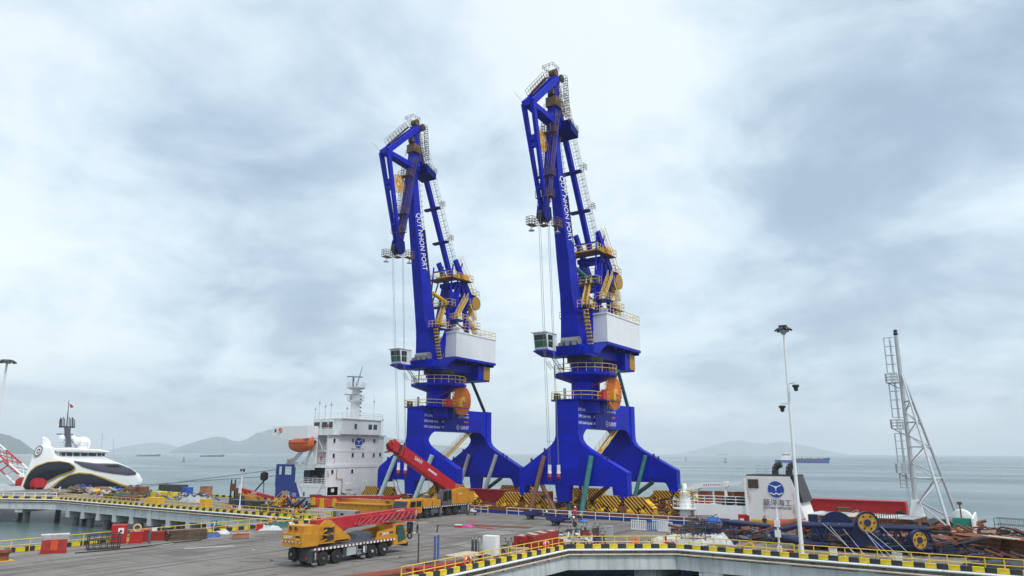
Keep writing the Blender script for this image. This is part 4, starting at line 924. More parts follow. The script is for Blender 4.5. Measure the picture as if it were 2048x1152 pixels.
# decks of the forecastle side
def slab(x0, x1, y0, y1, z0, z1, n='deck_slab', mt='ship_white'): return S(MB().box(x0, x1, y0, y1, z0, z1), n, mt)
slab(-121.3, -106.52, 96.2, 108.4, 2.9, 3.1, mt='grey_box'); slab(-115.1, -105.9, 94.9, 108.4, 6.15, 6.75); slab(-110.7, -105.95, 95.2, 108.4, 9.1, 9.5)
slab(-114.1, -105.95, 94.95, 95.2, 2.6, 3.25); S(MB().box(-114.6, -112.52, 99.5, 108, 3.12, 6.14), 'inner_house', 'dark_metal'); S(MB().box(-113.8, -112.2, 96.2, 98.0, 3.1, 5.6), 'recess_shade_box', 'dark_metal'); S(MB().box(-111.6, -110.4, 96.6, 98.0, 3.1, 4.6), 'recess_shade_box', 'chassis'); S(MB().box(-109.6, -108.2, 97.0, 98.4, 3.1, 4.9), 'recess_shade_box', 'chassis_grey'); S(MB().box(-112.5, -106.52, 99.0, 108, 3.12, 6.14), 'inner_house', 'chassis_grey'); S(MB().box(-112.0, -106.52, 97.6, 108, 6.76, 12.19), 'inner_house', 'ship_white')  # main deck recess: its shade is painted by dark lower walls and added boxes
S(MB().box(-112, -106, 95.4, 98, -1, 2.6), 'lower_house', 'ship_white')
for z, x0, x1, y in ((3.15, -114.8, -106.2, 95.1), (6.75, -112.8, -106.1, 95.0), (9.5, -110.6, -106.1, 95.3)):
    S(MB().rail([(x0, y, z), (x1, y, z)], 1.05, .04, 1.15, 2), 'deck_rail', 'ship_white')
m = MB()
for s in (-.35, .35):
    m.bar((-109.6, 95.3+s, 12.4), (-107.4, 95.3+s, 9.5), .06, .2); m.bar((-109.4, 95.1+s, -.9), (-106.9, 95.1+s, 3.2), .06, .2)
for i in range(11):
    t = i/10; m.box(-109.6+2.2*t-.12, -109.6+2.2*t+.12, 95.0, 95.6, 12.36-2.9*t, 12.4-2.9*t); m.box(-109.4+2.5*t-.12, -109.4+2.5*t+.12, 94.8, 95.4, -.9+4.1*t, -.86+4.1*t)
S(m, 'stair', 'ship_white')
# tower block
tower = S(MB().box(-112.4, -106, 95.0, 109.9, -3.5, 3.0).box(-106.5, -106, 95.0, 109.9, 3.0, 12.2), 'accommodation_wall', 'ship_white')
S(MB().box(-112.9, -105.6, 94.7, 110.1, 12.2, 12.45), 'bridge_deck', 'ship_white')
wins = [(96.4, 11.2), (101.2, 11.3), (104.1, 11.3), (107.1, 11.3), (96.4, 8.4), (101.3, 8.5), (104.1, 8.5), (107.1, 8.5), (108.9, 8.6), (96.3, 5.4), (101.4, 5.4)]
for y, z in wins:
    o = S(MB().box(-106, -105.93, y-.34, y+.34, z-.5, z+.5), 'window', 'ship_white'); S(MB().box(-105.93, -105.9, y-.24, y+.24, z-.38, z+.38), 'pane', 'glass_dark', o).parent = o
# logo on the tower
def logo(c, r, axis, par, off, s=1):
    # blue disc with a white three-blade turbine over waves
    def pt(a, b): return Vector(c)-off + (Vector((0, a, b)) if axis == 'x' else Vector((a, 0, b)))
    n = Vector((1, 0, 0)) if axis == 'x' else Vector((0, -1, 0))
    d = MB(); d.lathe([(r, 0), (r, .04)] if axis == 'x' else [(r, -.04), (r, 0)], pt(0, 0), axis, 36); d.build('logo_disc', 'logo_blue', par)
    m = MB(); sd = (0, 1, 0) if axis == 'x' else (1, 0, 0)
    for ang, L in ((150, .85), (30, .85), (270, .62)):
        a = math.radians(ang); e = pt(.0+r*L*math.cos(a), r*.25+r*L*math.sin(a)*.72)+n*.05; perp = Vector((0, -math.sin(a), math.cos(a))) if axis == 'x' else Vector((-math.sin(a), 0, math.cos(a)))
        m.bar(pt(0, r*.25)+n*.05, e, r*.15, .02, r*.07, .02, side=perp)
    m.lathe([(r*.15, 0), (r*.15, .02)] if axis == 'x' else [(r*.15, -.02), (r*.15, 0)], pt(0, r*.25)+n*.052, axis, 14)
    pts = [pt(r*(-.8+1.6*i/12), r*(-.55+.09*math.sin(i*1.25)))+n*.05 for i in range(13)]
    for a, b in zip(pts, pts[1:]): m.bar(a, b, r*.15, .02, side=(0, 0, 1))
    m.build('logo_mark', 'text_white', par)
mat('logo_blue', (.012, .07, .36), .5, var=.04)
mat('text_slate', (.11, .11, .17), .6, var=.1)
logo((-106+.02, 102.8, 10.85), .98, 'x', ship, so)
text('lettering', '瓯洋海工', .92, 'text_slate', ship, Vector((-105.97, 100.9, 9.05))-so, (0, 1, 0), (0, 0, 1), .01)
# wheelhouse, wing, mast
wh = S(MB().box(-113.0, -105.1, 97.3, 108.0, 12.45, 15.3), 'wheelhouse', 'ship_white')
S(MB().box(-113.3, -104.9, 97.1, 108.2, 15.3, 15.5), 'wheelhouse_roof', 'ship_white', wh).parent = wh
for y, w in ((100.9, .3), (104.9, .5), (106.3, .5)): S(MB().box(-105.1, -105.06, y-w, y+w, 13.5, 14.5), 'pane', 'glass_teal', wh)
for o in [o for o in ship.children if o.name.startswith('pane')]: pass
for x0, x1 in ((-112.6, -111.0), (-110.3, -108.8), (-108.3, -107.3)):
    f = S(MB().box(x0-.15, x1+.15, 96.95, 97.3, 13.2, 15.25), 'bridge_window', 'ship_white'); S(MB().box(x0, x1, 96.9, 96.95, 13.5, 14.8), 'pane', 'glass_teal', f).parent = f
S(MB().rail([(-112.9, 94.8, 12.45), (-105.7, 94.8, 12.45), (-105.7, 98, 12.45)], 1.1, .04, 1.2, 2), 'deck_rail', 'ship_white')
S(MB().rail([(-113, 97.2, 15.5), (-105, 97.2, 15.5), (-105, 108, 15.5), (-113, 108, 15.5)], 1.1, .04, 1.2, 2), 'roof_rail', 'ship_white')
wing = S(MB().prism([(-118.9, 12.2), (-118.9, 13.9), (-108.6, 13.9), (-108.6, 11.6), (-112.6, 11.3), (-113.8, 11.3), (-118.2, 12.1)], 'xz', 92.0, 94.6), 'bridge_wing', 'ship_white')
S(MB().box(-118.2, -117.7, 91.96, 92.0, 12.8, 13.4), 'wing_window', 'glass_dark', wing).parent = wing
S(MB().torus((-116.4, 91.9, 13.2), .38, .1, 'y', 16, 6), 'wing_lifebuoy', 'lifebuoy', wing).parent = wing
mc = (-108, 103.3)
mast = S(MB().tube((mc[0], mc[1], 15.5), (mc[0], mc[1], 22.0), 1.0, 12, .8), 'mast', 'ship_white', sm=True)
def mp(z, r, n): 
    o = S(MB().lathe([(.6, z-.5), (r, z), (r, z+.12), (.3, z+.12)], (*mc, 0), 'z', 12), n, 'ship_white', mast); o.parent = mast
    ring = [(mc[0]+r*math.cos(a), mc[1]+r*math.sin(a), z+.12) for a in [i*PI/4 for i in range(9)]]
    S(MB().rail(ring, .95, .035, 2, 2), 'platform_rail', 'ship_white', mast).parent = mast
mp(19.2, 1.7, 'mast_platform'); mp(21.8, 1.9, 'mast_platform')
S(MB().tube((*mc, 22), (mc[0]+.3, mc[1]+1.2, 26.4), .14, 6, .05), 'topmast', 'grey_metal', mast).parent = mast
S(MB().bar((mc[0]-.8, mc[1]-1.9, 24.05), (mc[0]+1.0, mc[1]+1.2-.6, 24.05), .25, .2).tube((mc[0], mc[1]-.9, 22), (mc[0], mc[1]-.9, 24), .2, 8), 'radar_scanner', 'grey_metal', mast).parent = mast
S(MB().bar((mc[0]-.6, mc[1]-2.6, 20.4), (mc[0]+.8, mc[1]-.2, 20.4), .2, .15).tube((mc[0], mc[1]-1.3, 19.2), (mc[0], mc[1]-1.3, 20.4), .15, 8), 'radar_scanner', 'grey_metal', mast).parent = mast
m = MB()
for i in range(7): z = 16.2+i*.8; m.box(mc[0]-.2, mc[0]+.2, mc[1]+.8, mc[1]+1.5, z, z+.35)
S(m, 'signal_lamps', 'grey_metal', mast).parent = mast
for (x, y, h, z) in ((-112.6, 98, 4.2, 15.5), (-111.5, 98.6, 3.2, 15.5), (-109.6, 98.4, 3.6, 15.5), (-106.4, 107, 5.0, 15.5), (-105.6, 108.9, 4.2, 12.4), (-112.9, 97.3, 2.4, 15.5), (-107, 100.2, 2.6, 15.5)):
    S(MB().tube((x, y, z), (x, y, z+h), .05, 5, .03).box(x-.12, x+.12, y-.12, y+.12, z+h*.7, z+h*.7+.35), 'antenna', 'galv')
S(MB().path([(-105.85, 97.4, 6.0), (-105.85, 97.4, 4.1), (-105.85, 98.9, 4.0), (-105.85, 98.9, 1.0)], .05, 5), 'fire_pipe', 'red_dull')
for y, z, w, h in ((96.6, 2.0, .3, .3), (100.8, 2.6, .7, .5), (103.0, 1.6, .5, .9), (105.4, 2.8, .3, .6)): S(MB().box(-106, -105.8, y-w, y+w, z-h, z+h), 'wall_locker', 'ship_white')
for x, y, z in ((-110.2, 95.1, 10.9), (-108.0, 95.1, 7.9), (-106.9, 95.2, 13.9), (-112, 95, 1.2)): S(MB().box(x-.22, x+.22, y, y+.2, z-.35, z+.35), 'hose_box', 'red_paint')
S(MB().prism([(-112.2, 6.75), (-111.6, 6.75), (-108.9, 11.2), (-109.6, 11.2)], 'xz', 94.6, 94.8).prism([(-109.6, 6.75), (-108.8, 6.75), (-108.8, 11.2), (-109.6, 11.2)], 'xz', 94.6, 94.8), 'davit', 'ship_white')
m = MB()
for k in range(3): m.bar((-116.6+k*.5, 94.6, 6.7), (-113.6+k*.5, 94.6, 9.0), .12, .2)
S(m, 'launch_ramp', 'galv')
S(MB().lathe([(.45, -.5), (.45, .5)], (-118.2, 96.3, 7.4), 'x', 12).box(-119, -117.4, 95.9, 96.9, 6.7, 7.0), 'mooring_winch', 'wood_pale')
for x in (-115.6, -113.7): S(MB().lathe([(.5, 6.7), (.35, 7.15), (.1, 7.2)], (x, 95.6, 0), 'z', 10), 'deck_vent', 'white_paint')
# orange enclosed lifeboat
lb = T('lifeboat', 'orange enclosed lifeboat hanging under the white bridge wing', 'lifeboat', (-111.6, 93.2, 9.0))
def shell(zr, yr, xr, n=14):
    m = MB(); rows = []
    return m
m = MB(); N1 = 15
for i in range(N1):
    t = -1+2*i/(N1-1); w = 1.25*max(.02, (1-abs(t)**2.6))**.6; zb = .35+.55*abs(t)**3; 
    for j in range(12):
        a = 2*PI*j/12; y = w*math.cos(a); z = 1.35 + (math.sin(a)*(1.35-zb) if math.sin(a) < 0 else math.sin(a)*(.95 if t < .15 else 1.25)*max(.05, (1-abs(t)**3))**.5)
        m.v.append((t*3.4, y*1.1, z*1.75-.6))
for i in range(N1-1):
    for j in range(12): q = (j+1) % 12; m.f.append((i*12+j, i*12+q, (i+1)*12+q, (i+1)*12+j))
m.f += [tuple(range(12)), tuple((N1-1)*12+j for j in range(12))]
m.build('boat_hull', 'orange_boat', lb, True)
MB().box(.9, 2.3, -.75, .75, 2.9, 3.6).build('conning_tower', 'orange_boat', lb); m = MB()
for i in range(13):
    t = -1+2*i/12; 
    if i: m.tube((p0, -w0*1.12, 1.75), (t*3.3, -1.27*max(.02, (1-abs(t)**2.6))**.6*1.12, 1.75), .07, 5)
    p0, w0 = t*3.3, 1.27*max(.02, (1-abs(t)**2.6))**.6
m.build('fender_strip', 'red_dull', lb)
for x in (1.2, 1.9): MB().box(x-.18, x+.18, -.78, -.75, 3.2, 3.5).build('pane', 'glass_dark', lb)
# ---- stern part: low wall, funnel casing
S(MB().box(-34.9, -27.75, 95.0, 99.5, SHIPZ, 2.5), 'stern_house', 'ship_white')
S(MB().rail([(-34.8, 95.1, 2.5), (-27.9, 95.1, 2.5)], 1.1, .04, 1.4, 2), 'stern_rail', 'ship_white')
fn = S(MB().prism([(-27.75, SHIPZ), (-27.75, 6.25), (-22.35, 6.25), (-20.6, SHIPZ)], 'xz', 94.9, 100.5), 'funnel_casing', 'ship_white_worn')
S(MB().prism([(-22.32, 6.27), (-21.4, 3.2), (-21.0, 3.2), (-21.92, 6.27)], 'xz', 95.3, 100.4), 'funnel_back', 'dark_metal', fn).parent = fn
S(MB().box(-27.7, -21.9, 95.0, 100.4, 6.25, 6.42), 'funnel_top', 'dark_metal', fn).parent = fn
logo((-24.1, 94.88, 4.68), .98, 'y', ship, so)
text('lettering', '瓯洋海工', .86, 'text_slate', ship, Vector((-25.75, 94.87, 2.78))-so, (1, 0, 0), (0, 0, 1), .01); text('lettering', 'OUYANG OFFSHORE', .36, 'text_slate', ship, Vector((-25.7, 94.87, 2.35))-so, (1, 0, 0), (0, 0, 1), .01, sx=.98)
lv = S(MB().box(-27.5, -26.2, 94.84, 94.9, 4.75, 5.85), 'louver', 'wood_dark', fn); lv.parent = fn
m = MB()
for i in range(8): m.box(-27.45, -26.25, 94.8, 94.86, 4.82+i*.13, 4.88+i*.13)
S(m, 'louver_slat', 'wood_dark', fn).parent = fn
for x in (-24.6, -22.9):
    m = MB(); pts = [(x, 97.2, 6.4), (x, 97.2, 7.0), (x+.12, 97.2, 7.35), (x+.4, 97.2, 7.6), (x+.85, 97.2, 7.72)]
    for a, b in zip(pts, pts[1:]): m.tube(a, b, .42, 12)
    S(m, 'exhaust_pipe', 'dark_metal', fn).parent = fn
S(MB().tube((-22.3, 96, 6.4), (-22.3, 96, 7.3), .12, 8).tube((-22.3, 96, 7.3), (-22.6, 96, 7.5), .12, 8), 'vent_pipe', 'dark_metal', fn).parent = fn
S(MB().rail([(-27.6, 99.8, 6.42), (-25.2, 99.8, 6.42)], 1.1, .035, 1.2, 2), 'funnel_rail', 'galv', fn).parent = fn
S(MB().box(-27.4, -21, 94.86, 94.9, .4, .95), 'yellow_skirt', 'yellow_paint')
for k, (x, z0, z1) in enumerate(((-34.2, 2.5, 4.05), (-32.3, 2.5, 3.95), (-30.9, 2.5, 4.15), (-29.6, 2.5, 4.1))):
    pass
S(MB().box(-28.0, -27.75, 94.8, 94.95, .4, 6.0), 'corner_pipe', 'ship_white')
# brown bins on the stern house
for k, x in enumerate((-34.1, -32.25, -31.0, -29.6)):
    b = T('steel_bin', ['rust brown steel bin, leftmost of the row on the white stern house', 'rust brown steel bin, second of the row on the white stern house', 'rust brown steel bin, third of the row on the white stern house', 'rust brown steel bin beside the funnel casing'][k], 'bin', (x, 97.5+(k % 2)*1.2, 2.5), group='brown bins on the ship stern')
    MB().box(-.75, .75, -.7, .7, 0, 1.5).build('bin_body', 'container_brown', b)
    m = MB()
    for q in (-.7, -.25, .25, .7): m.box(q-.04, q+.04, -.76, -.7, 0, 1.5)
    MB().box(-.78, .78, -.76, .76, 1.46, 1.56).build('bin_rim', 'rust', b); m.build('bin_rib', 'container_brown', b)
for k, (x, y) in enumerate(((-30.6, 96.0), (-29.0, 96.2))):
    t = MB().torus((0, 0, .28), .55, .26, 'z', 18, 8).torus((0, 0, .75), .55, .26, 'z', 18, 8).build('tyre_stack', 'black_rubber', None, True, (x, y, 2.5)); tag(t, ['black tyres stacked beside the brown bins on the stern', 'black tyres stacked against the funnel casing'][k], 'tyres')
# ---- white deck crane
dc = T('deck_crane', 'white hydraulic ship crane with horizontal jib above the stern house', 'crane', (-36.2, 95.6, SHIPZ))
MB().lathe([(.85, 0), (.85, 2.0), (.72, 2.1), (.72, 3.6), (.6, 3.7)], (0, 0, 0), 'z', 20).build('pedestal', 'ship_white', dc, True)
w = MB().lathe([(.7, 1.35), (1.75, 1.45), (1.75, 1.55), (.7, 1.55)], (0, 0, 0), 'z', 20, cap=False).build('ring_walkway', 'ship_white', dc)
MB().rail([(1.7*math.cos(a), 1.7*math.sin(a), 1.55) for a in [i*PI/5 for i in range(11)]], 1.05, .035, 2, 1).build('walkway_rail', 'ship_white', w)
MB().rail([(.9*math.cos(a), .9*math.sin(a), 2.9) for a in [i*PI/4 for i in range(9)]], 1.0, .035, 2, 2).build('upper_rail', 'yellow_rail', dc)
MB().lathe([(.35, 3.6), (.35, 4.5), (.2, 4.7)], (-.1, 0, 0), 'z', 14).build('slew_head', 'white_paint', dc, True); MB().lathe([(.22, 0), (.22, .5)], (-.5, -.3, 4.1), 'z', 10).build('beacon', 'green_paint', dc, True)
MB().prism([(.2, 3.8), (.3, 4.15), (1.6, 4.75), (2.4, 4.85), (2.4, 4.25), (1.4, 4.0)], 'xz', -.3, .3).bar((2.3, 0, 4.55), (5.7, 0, 4.75), .5, .6, .5, .55).build('jib', 'white_paint', dc)
MB().bar((5.6, 0, 4.8), (8.3, 0, 4.95), .4, .42).box(5.3, 5.9, -.33, .33, 4.4, 5.1).build('jib_extension', 'white_paint', dc)
MB().box(5.4, 5.7, -.2, .2, 2.1, 4.5).build('jib_rest', 'white_paint', dc); MB().tube((.4, 0, 2.5), (2.3, 0, 4.3), .11, 8).build('luffing_ram', 'galv', dc, True)
MB().tube((8.2, 0, 4.9), (8.2, 0, 3.9), .03, 4).lathe([(.08, 3.9), (.2, 3.6), (.05, 3.3)], (8.2, 0, 0), 'z', 8).torus((8.2, 0, 3.05), .16, .05, 'y', 10, 5).build('hook', 'wood', dc)
m = MB()
for i in range(8): m.box(2.7+i*.3, 2.82+i*.3, -.27, -.255, 4.5+i*.015, 4.68+i*.015)
m.build('paint_mark', 'text_red', dc)['kind'] = 'stuff'
# ---- red girders on the ship deck
def girder(x0, x1, y, z1, label, yw=2.2):
    g = T('steel_girder', label, 'girder', ((x0+x1)/2, y, SHIPZ+.03), group='red box girders on the ship deck'); L = (x1-x0)/2
    MB().box(-L, L, -yw/2, yw/2, .1, z1-SHIPZ-.2).build('web', 'red_paint', g); MB().box(-L-.05, L+.05, -yw/2-.12, yw/2+.12, z1-SHIPZ-.2, z1-SHIPZ-.05).build('top_flange', 'red_paint', g); MB().box(-L, L, -yw/2-.1, yw/2+.1, 0, .1).build('bottom_flange', 'red_dull', g)
    for x in (-L, L): MB().box(x-.15, x+.15, -yw/2-.1, yw/2+.1, .1, z1-SHIPZ-.2).build('end_plate', 'red_paint', g)
girder(-25.9, -11.9, 114.0, 2.75, 'long red box girder on the stern deck behind the funnel casing'); girder(-85.5, -66, 109.5, 2.55, 'long red box girder lying between the feet of the two cranes')
# ---- white lattice mast on the stern
ms = T('lattice_mast', 'tall white tubular mast with slanted rear legs and ladder on the ship stern', 'mast', (-9.6, 103.0, SHIPZ))
MB().tube((0, 0, 0), (0, 0, 23.6), .29, 14, .24).build('column', 'galv', ms, True)
MB().prism([(-1.0, 0), (1.0, 0), (.45, 3.2), (-.45, 3.2)], 'xz', -.5, .5).build('base_shoe', 'white_paint', ms)
L1, L2, TP = Vector((3.7, -6.5, .2)), Vector((4.2, 3.6, .2)), Vector((.1, 0, 18.9))
for l in (L1, L2): MB().tube(l, TP, .17, 10, .13).build('rear_leg', 'galv', ms, True); MB().box(l.x-.5, l.x+.5, l.y-.5, l.y+.5, -.2, .5).build('leg_shoe', 'white_paint', ms)
for i, t in enumerate((.3, .5, .66, .8)):
    a, b = L1.lerp(TP, t), L2.lerp(TP, t); c = Vector((0, 0, a.z)); m = MB()
    m.tube(a, b, .07, 6); m.tube(a, c, .075, 6); m.tube(b, c, .075, 6); m.build('cross_brace', 'galv', ms, True)
    if i < 3:
        t2 = (.3, .5, .66, .8)[i+1]; zc = L1.lerp(TP, (t+t2)/2).z
        for q in (a, b): m = MB(); m.tube(q, (0, 0, zc), .07, 6); m.build('diagonal_brace', 'galv', ms, True)
        for q in (L1.lerp(TP, t2), L2.lerp(TP, t2)): m = MB(); m.tube((0, 0, zc), q, .07, 6); m.build('diagonal_brace', 'galv', ms, True)
for q in (L1, L2): MB().tube(L1.lerp(TP, .3) if q is L1 else L2.lerp(TP, .3), (0, 0, 2.5), .1, 6).build('diagonal_brace', 'galv', ms, True); MB().tube(q+Vector((0, 0, .3)), (0, 0, 3.2), .1, 6).build('diagonal_brace', 'galv', ms, True)
m = MB(); m.ladder((-.75, -.1, 1), (-.75, -.1, 23), .45, .45, .03, (.3, 1, 0)); m.build('ladder', 'galv', ms)
for z0, z1 in ((18.8, 23.4), (13.2, 17.6), (7.5, 11.2), (4.6, 6.4)):
    m = MB()
    for x in (-.7, -1.35):
        for y in (-.3, .3): m.tube((x-.1, y, z0), (x-.1, y, z1), .03, 4)
    for i in range(5): z = z0+(z1-z0)*i/4; m.path([(-.4, -.3, z), (-1.4, -.3, z), (-1.4, .3, z), (-.4, .3, z)], .03, 4)
    m.build('ladder_cage', 'galv', ms)
for z in (17.6, 11.8, 6.4):
    m = MB(); m.box(-1.7, -.3, -.6, .6, z-.08, z); m.rail([(-.4, -.6, z), (-1.7, -.6, z), (-1.7, .6, z), (-.4, .6, z)], 1.1, .04, .6, 2); m.tube((-1.5, 0, z-.05), (-.3, 0, z-.8), .06, 5); m.build('rest_platform', 'galv', ms)
MB().lathe([(.15, 23.6), (.3, 23.8), (.2, 24.1), (.28, 24.2), (.1, 24.4)], (0, 0, 0), 'z', 10).build('top_light', 'dark_metal', ms, True)
# stern fittings
wl = T('anchor_windlass', 'green and white anchor windlass at the ship stern beside the white mast', 'windlass', (-4.9, 101.5, SHIPZ))
MB().lathe([(.9, -.9), (1.1, -.8), (1.1, .8), (.9, .9)], (0, 0, 1.3), 'y', 18).build('drum', 'white_paint', wl, True); MB().box(-.9, .9, -1.6, -.95, 0, 1.5).build('gear_case', 'green_paint', wl); MB().box(-1.2, 1.2, -1.8, 1.4, 0, .3).build('base_frame', 'green_paint', wl); MB().tube((0, -1.3, 1.4), (0, -1.3, 3.0), .07, 6).box(-.25, .25, -1.5, -1.1, 3.0, 3.3).build('control_stand', 'rust', wl)
S(MB().box(-3.75, -3.55, 95, 106, SHIPZ, 2.2), 'stern_bulwark', 'ship_white'); S(MB().tube((-9.5, 96.8, SHIPZ), (-9.5, 96.8, 1.5), .4, 10).tube((-8.3, 96.8, SHIPZ), (-8.3, 96.8, 1.5), .4, 10), 'bollard', 'dark_metal')
S(MB().torus((-11.6, 104, 1.4), .55, .2, 'y', 16, 6), 'fender_tyre', 'black_rubber')
# ---- yacht at far left
yr = ray(170, 960); yd = Vector((yr.x, yr.y, 0)).normalized(); yx = Vector((yd.y, -yd.x, 0))
YD = 214.0   # metres to the yacht, moored behind the left quay
y0p = yd*YD; ya = T('yacht', 'white sculpted motor yacht with dark teardrop windows and black mast at far left', 'yacht', (y0p.x, y0p.y, SEA_Z), math.atan2(yx.y, yx.x))
Yy = 0.0; yo = Vector((0, 0, 0))
def yl(px, py, off=0.0):
    r = ray(px, py); t = (YD+off)/(r.x*yd.x+r.y*yd.y); p = CAMP+r*t; return Vector(((p-y0p).dot(yx), off, p.z-SEA_Z))
def YP(pxs, y0, y1, n, mt, par=None, bev=0, dy=0):
    m = MB().prism([(yl(a, b).x, yl(a, b).z) for a, b in pxs], 'xz', y0, y1); o = m.build(n, mt, par or ya)
    if bev:
        b = o.modifiers.new('bevel', 'BEVEL'); b.width = bev; b.segments = 4; b.limit_method = 'ANGLE'
        for p in o.data.polygons: p.use_smooth = True
    return o
YP([(36, 985), (50, 950), (58, 930), (66, 908), (78, 891), (96, 886), (108, 897), (112, 912), (150, 921), (195, 922), (236, 925), (262, 936), (279, 948), (286, 960), (287, 968), (280, 974), (260, 985)], Yy, Yy+13, 'yacht_body', 'yacht_white', bev=1.6)
YP([(83, 893), (82, 876), (85, 873), (92, 875), (99, 881), (102, 890), (100, 898)], Yy+2, Yy+9, 'tail_fin', 'yacht_white', bev=.5)
YP([(104, 897), (150, 896), (200, 899), (222, 903), (214, 906), (112, 904)], Yy+.6, Yy+11, 'wheelhouse_roof', 'yacht_white', bev=.3)
YP([(112, 903), (212, 905), (208, 914), (235, 925), (160, 925), (112, 918)], Yy+1.4, Yy+10, 'wheelhouse', 'yacht_white')
for a, b in ((119, 121), (122.5, 131), (133, 144.5), (146.5, 160), (162, 175.5), (177, 193), (195, 203), (204.5, 210)):
    YP([(a, 903.6), (b, 903.8), (b-.6, 912.2), (a, 911.8)], Yy+1.25, Yy+1.45, 'pane', 'glass_dark')
YP([(53, 952), (60, 941), (72, 931), (95, 923), (120, 921), (140, 925), (150, 932), (152, 937), (146, 943), (120, 952), (88, 968), (60, 985), (40, 985)], Yy-.35, Yy+.2, 'gold_trim', 'gold', bev=.12)
YP([(55, 952), (62, 942), (73, 933), (96, 924.5), (120, 922.5), (138, 926), (147, 932), (149, 936), (144, 941), (118, 950), (86, 966), (60, 985), (42, 985)], Yy-.5, Yy+.1, 'teardrop_window', 'glass_navy', bev=.15)
YP([(88, 985), (115, 962), (135, 949), (158, 944), (182, 946), (205, 953), (240, 966), (262, 973), (262, 985)], Yy-.34, Yy+.2, 'gold_trim', 'gold', bev=.1)
YP([(96, 985), (120, 962), (138, 951), (158, 946.5), (181, 948), (204, 956), (238, 969), (256, 975), (256, 985)], Yy-.5, Yy+.1, 'lower_window', 'glass_navy', bev=.1)
YP([(146, 921), (190, 926), (236, 927), (262, 937), (274, 946), (270, 949.5), (256, 950.5), (225, 947), (190, 941), (164, 933)], Yy-.3, Yy+.3, 'foredeck_panel', 'anthracite', bev=.25)
YP([(210, 930.5), (228, 929), (242, 931), (236, 933.5), (218, 933)], Yy-.5, Yy-.2, 'deck_hatch', 'dark_metal', bev=.05)
pc = yl(76.5, 902, -.1); eo = []; eo.append(MB().lathe([(1.4, -.15), (1.4, .1)], (0, 0, 0), 'y', 24).build('emblem_ring', 'grey_metal', ya)); eo.append(MB().lathe([(1.0, -.2), (1.0, .1)], (0, 0, 0), 'y', 24).build('emblem_disc', 'white_paint', ya)); eo.append(MB().torus((.1, -.22, 0), .48, .13, 'y', 16, 5).build('emblem_mark', 'anthracite', ya))
for e_ in eo: e_.location = pc; e_.scale = (.58, 1, 1); e_.rotation_euler = (0, math.radians(18), 0)
def yt(px, py): return yl(px, py, 5)
mk = YP([(129, 894), (131, 876), (128, 868), (127, 853), (141, 853), (140, 868), (143, 894)], Yy+4, Yy+6, 'radar_mast', 'anthracite')
m = MB(); m.tube(yt(133, 858), yt(138, 800), .16, 6, .06); m.build('topmast', 'dark_metal', mk)
m = MB(); m.bar(yt(113, 868), yt(146, 869), .5, .25); m.bar(yt(117, 854), yt(150, 855), .5, .2); m.bar(yt(120, 853), yt(148, 853), 1.4, .12)
for x in (119, 121, 123, 126, 129, 138, 141, 144, 146, 149): m.tube(yt(x, 855), yt(x+.5, 834+(x*7) % 6), .1, 4)
m.build('antenna_array', 'dark_metal', mk)
for (px, py, r) in ((126, 876, 1.0), (153, 882, 1.0), (146, 877, .8)): MB().ell(yt(px, py), r, r, r).build('satellite_dome', 'yacht_white', ya, True)
p = yt(165, 888); MB().lathe([(.3, 0), (1.7, .5), (1.9, .9)], p, 'y', 20).build('dish_antenna', 'yacht_white', ya, True)
m = MB(); m.tube(yt(203, 896), yt(205, 866), .08, 4); m.tube(yt(194, 878), yt(214, 878), .06, 4); m.tube(yt(197, 872), yt(211, 872), .05, 4); m.tube(yt(228, 924), yt(226, 877), .08, 4); m.build('aerial', 'galv', ya)
MB().rail([yt(105, 895), yt(175, 895)], 1.2, .05, 2.2, 1).build('roof_rail', 'galv', ya)
fl = yt(138, 812); m = MB(); m.v = [tuple(fl+Vector((.0, 0, .6))), tuple(fl+Vector((.7, .1, .3))), tuple(fl+Vector((1.1, -.1, -.3))), tuple(fl+Vector((.4, .1, -.5)))]; m.f = [(0, 1, 2, 3)]; m.build('flag', 'flag_red', ya)
# ---- far ships and buoys
def far_ship(px, py, L, rz, hull, deck, sup, label, tall=1.0):
    c = gz(px, py, SEA_Z); s = T('cargo_vessel', label, 'ship', (c.x, c.y, SEA_Z), rz)
    h = L/2; MB().prism([(-h, -.5), (-h, .055*L), (-h*.86, .05*L), (h*.70, .05*L), (h*.75, .085*L), (h*1.0, .1*L), (h*.92, -.5)], 'xz', -.07*L, .07*L).build('hull', hull, s)
    m = MB().box(-h*.35, h*.72, -.055*L, .055*L, .045*L, .072*L).build('hatch_coaming', deck, s)
    q = MB().box(-h*.82, -h*.42, -.06*L, .06*L, .045*L, .10*L*tall).box(-h*.7, -h*.48, -.05*L, .05*L, .10*L*tall, .135*L*tall).build('bridge_house', sup, s)
    MB().box(-h*.72, -h*.46, -.051*L, .051*L, .112*L*tall, .125*L*tall).build('window_band', 'glass_dark', q)
    MB().tube((-h*.56, 0, .13*L), (-h*.56, 0, .22*L*tall), .004*L, 6).bar((-h*.6, 0, .19*L), (-h*.5, 0, .19*L), .004*L, .006*L).build('mast', sup, s)
    return s
fs = far_ship(1605, 925.5, 82, math.radians(24), 'hull_blue', 'rust', 'ship_white', 'blue hulled cargo ship with white bridge under way on the horizon right', 1.25)
MB().tube((31, 0, 6), (31, 0, 17), .4, 6, .2).box(30, 32, -1, 1, 6, 9).build('fore_mast', 'yellow_paint', fs)
m = MB()
for i in range(9): m.box(-10+i*4.4, -8.6+i*4.4, -3, 3, 5.4, 6.6+.6*(i % 3))
m.build('deck_cargo', 'rust', fs)
far_ship(297, 912.5, 66, math.radians(69), 'chassis', 'chassis_grey', 'grey_box', 'grey barge riding low, leftmost of the two far barges', .55)
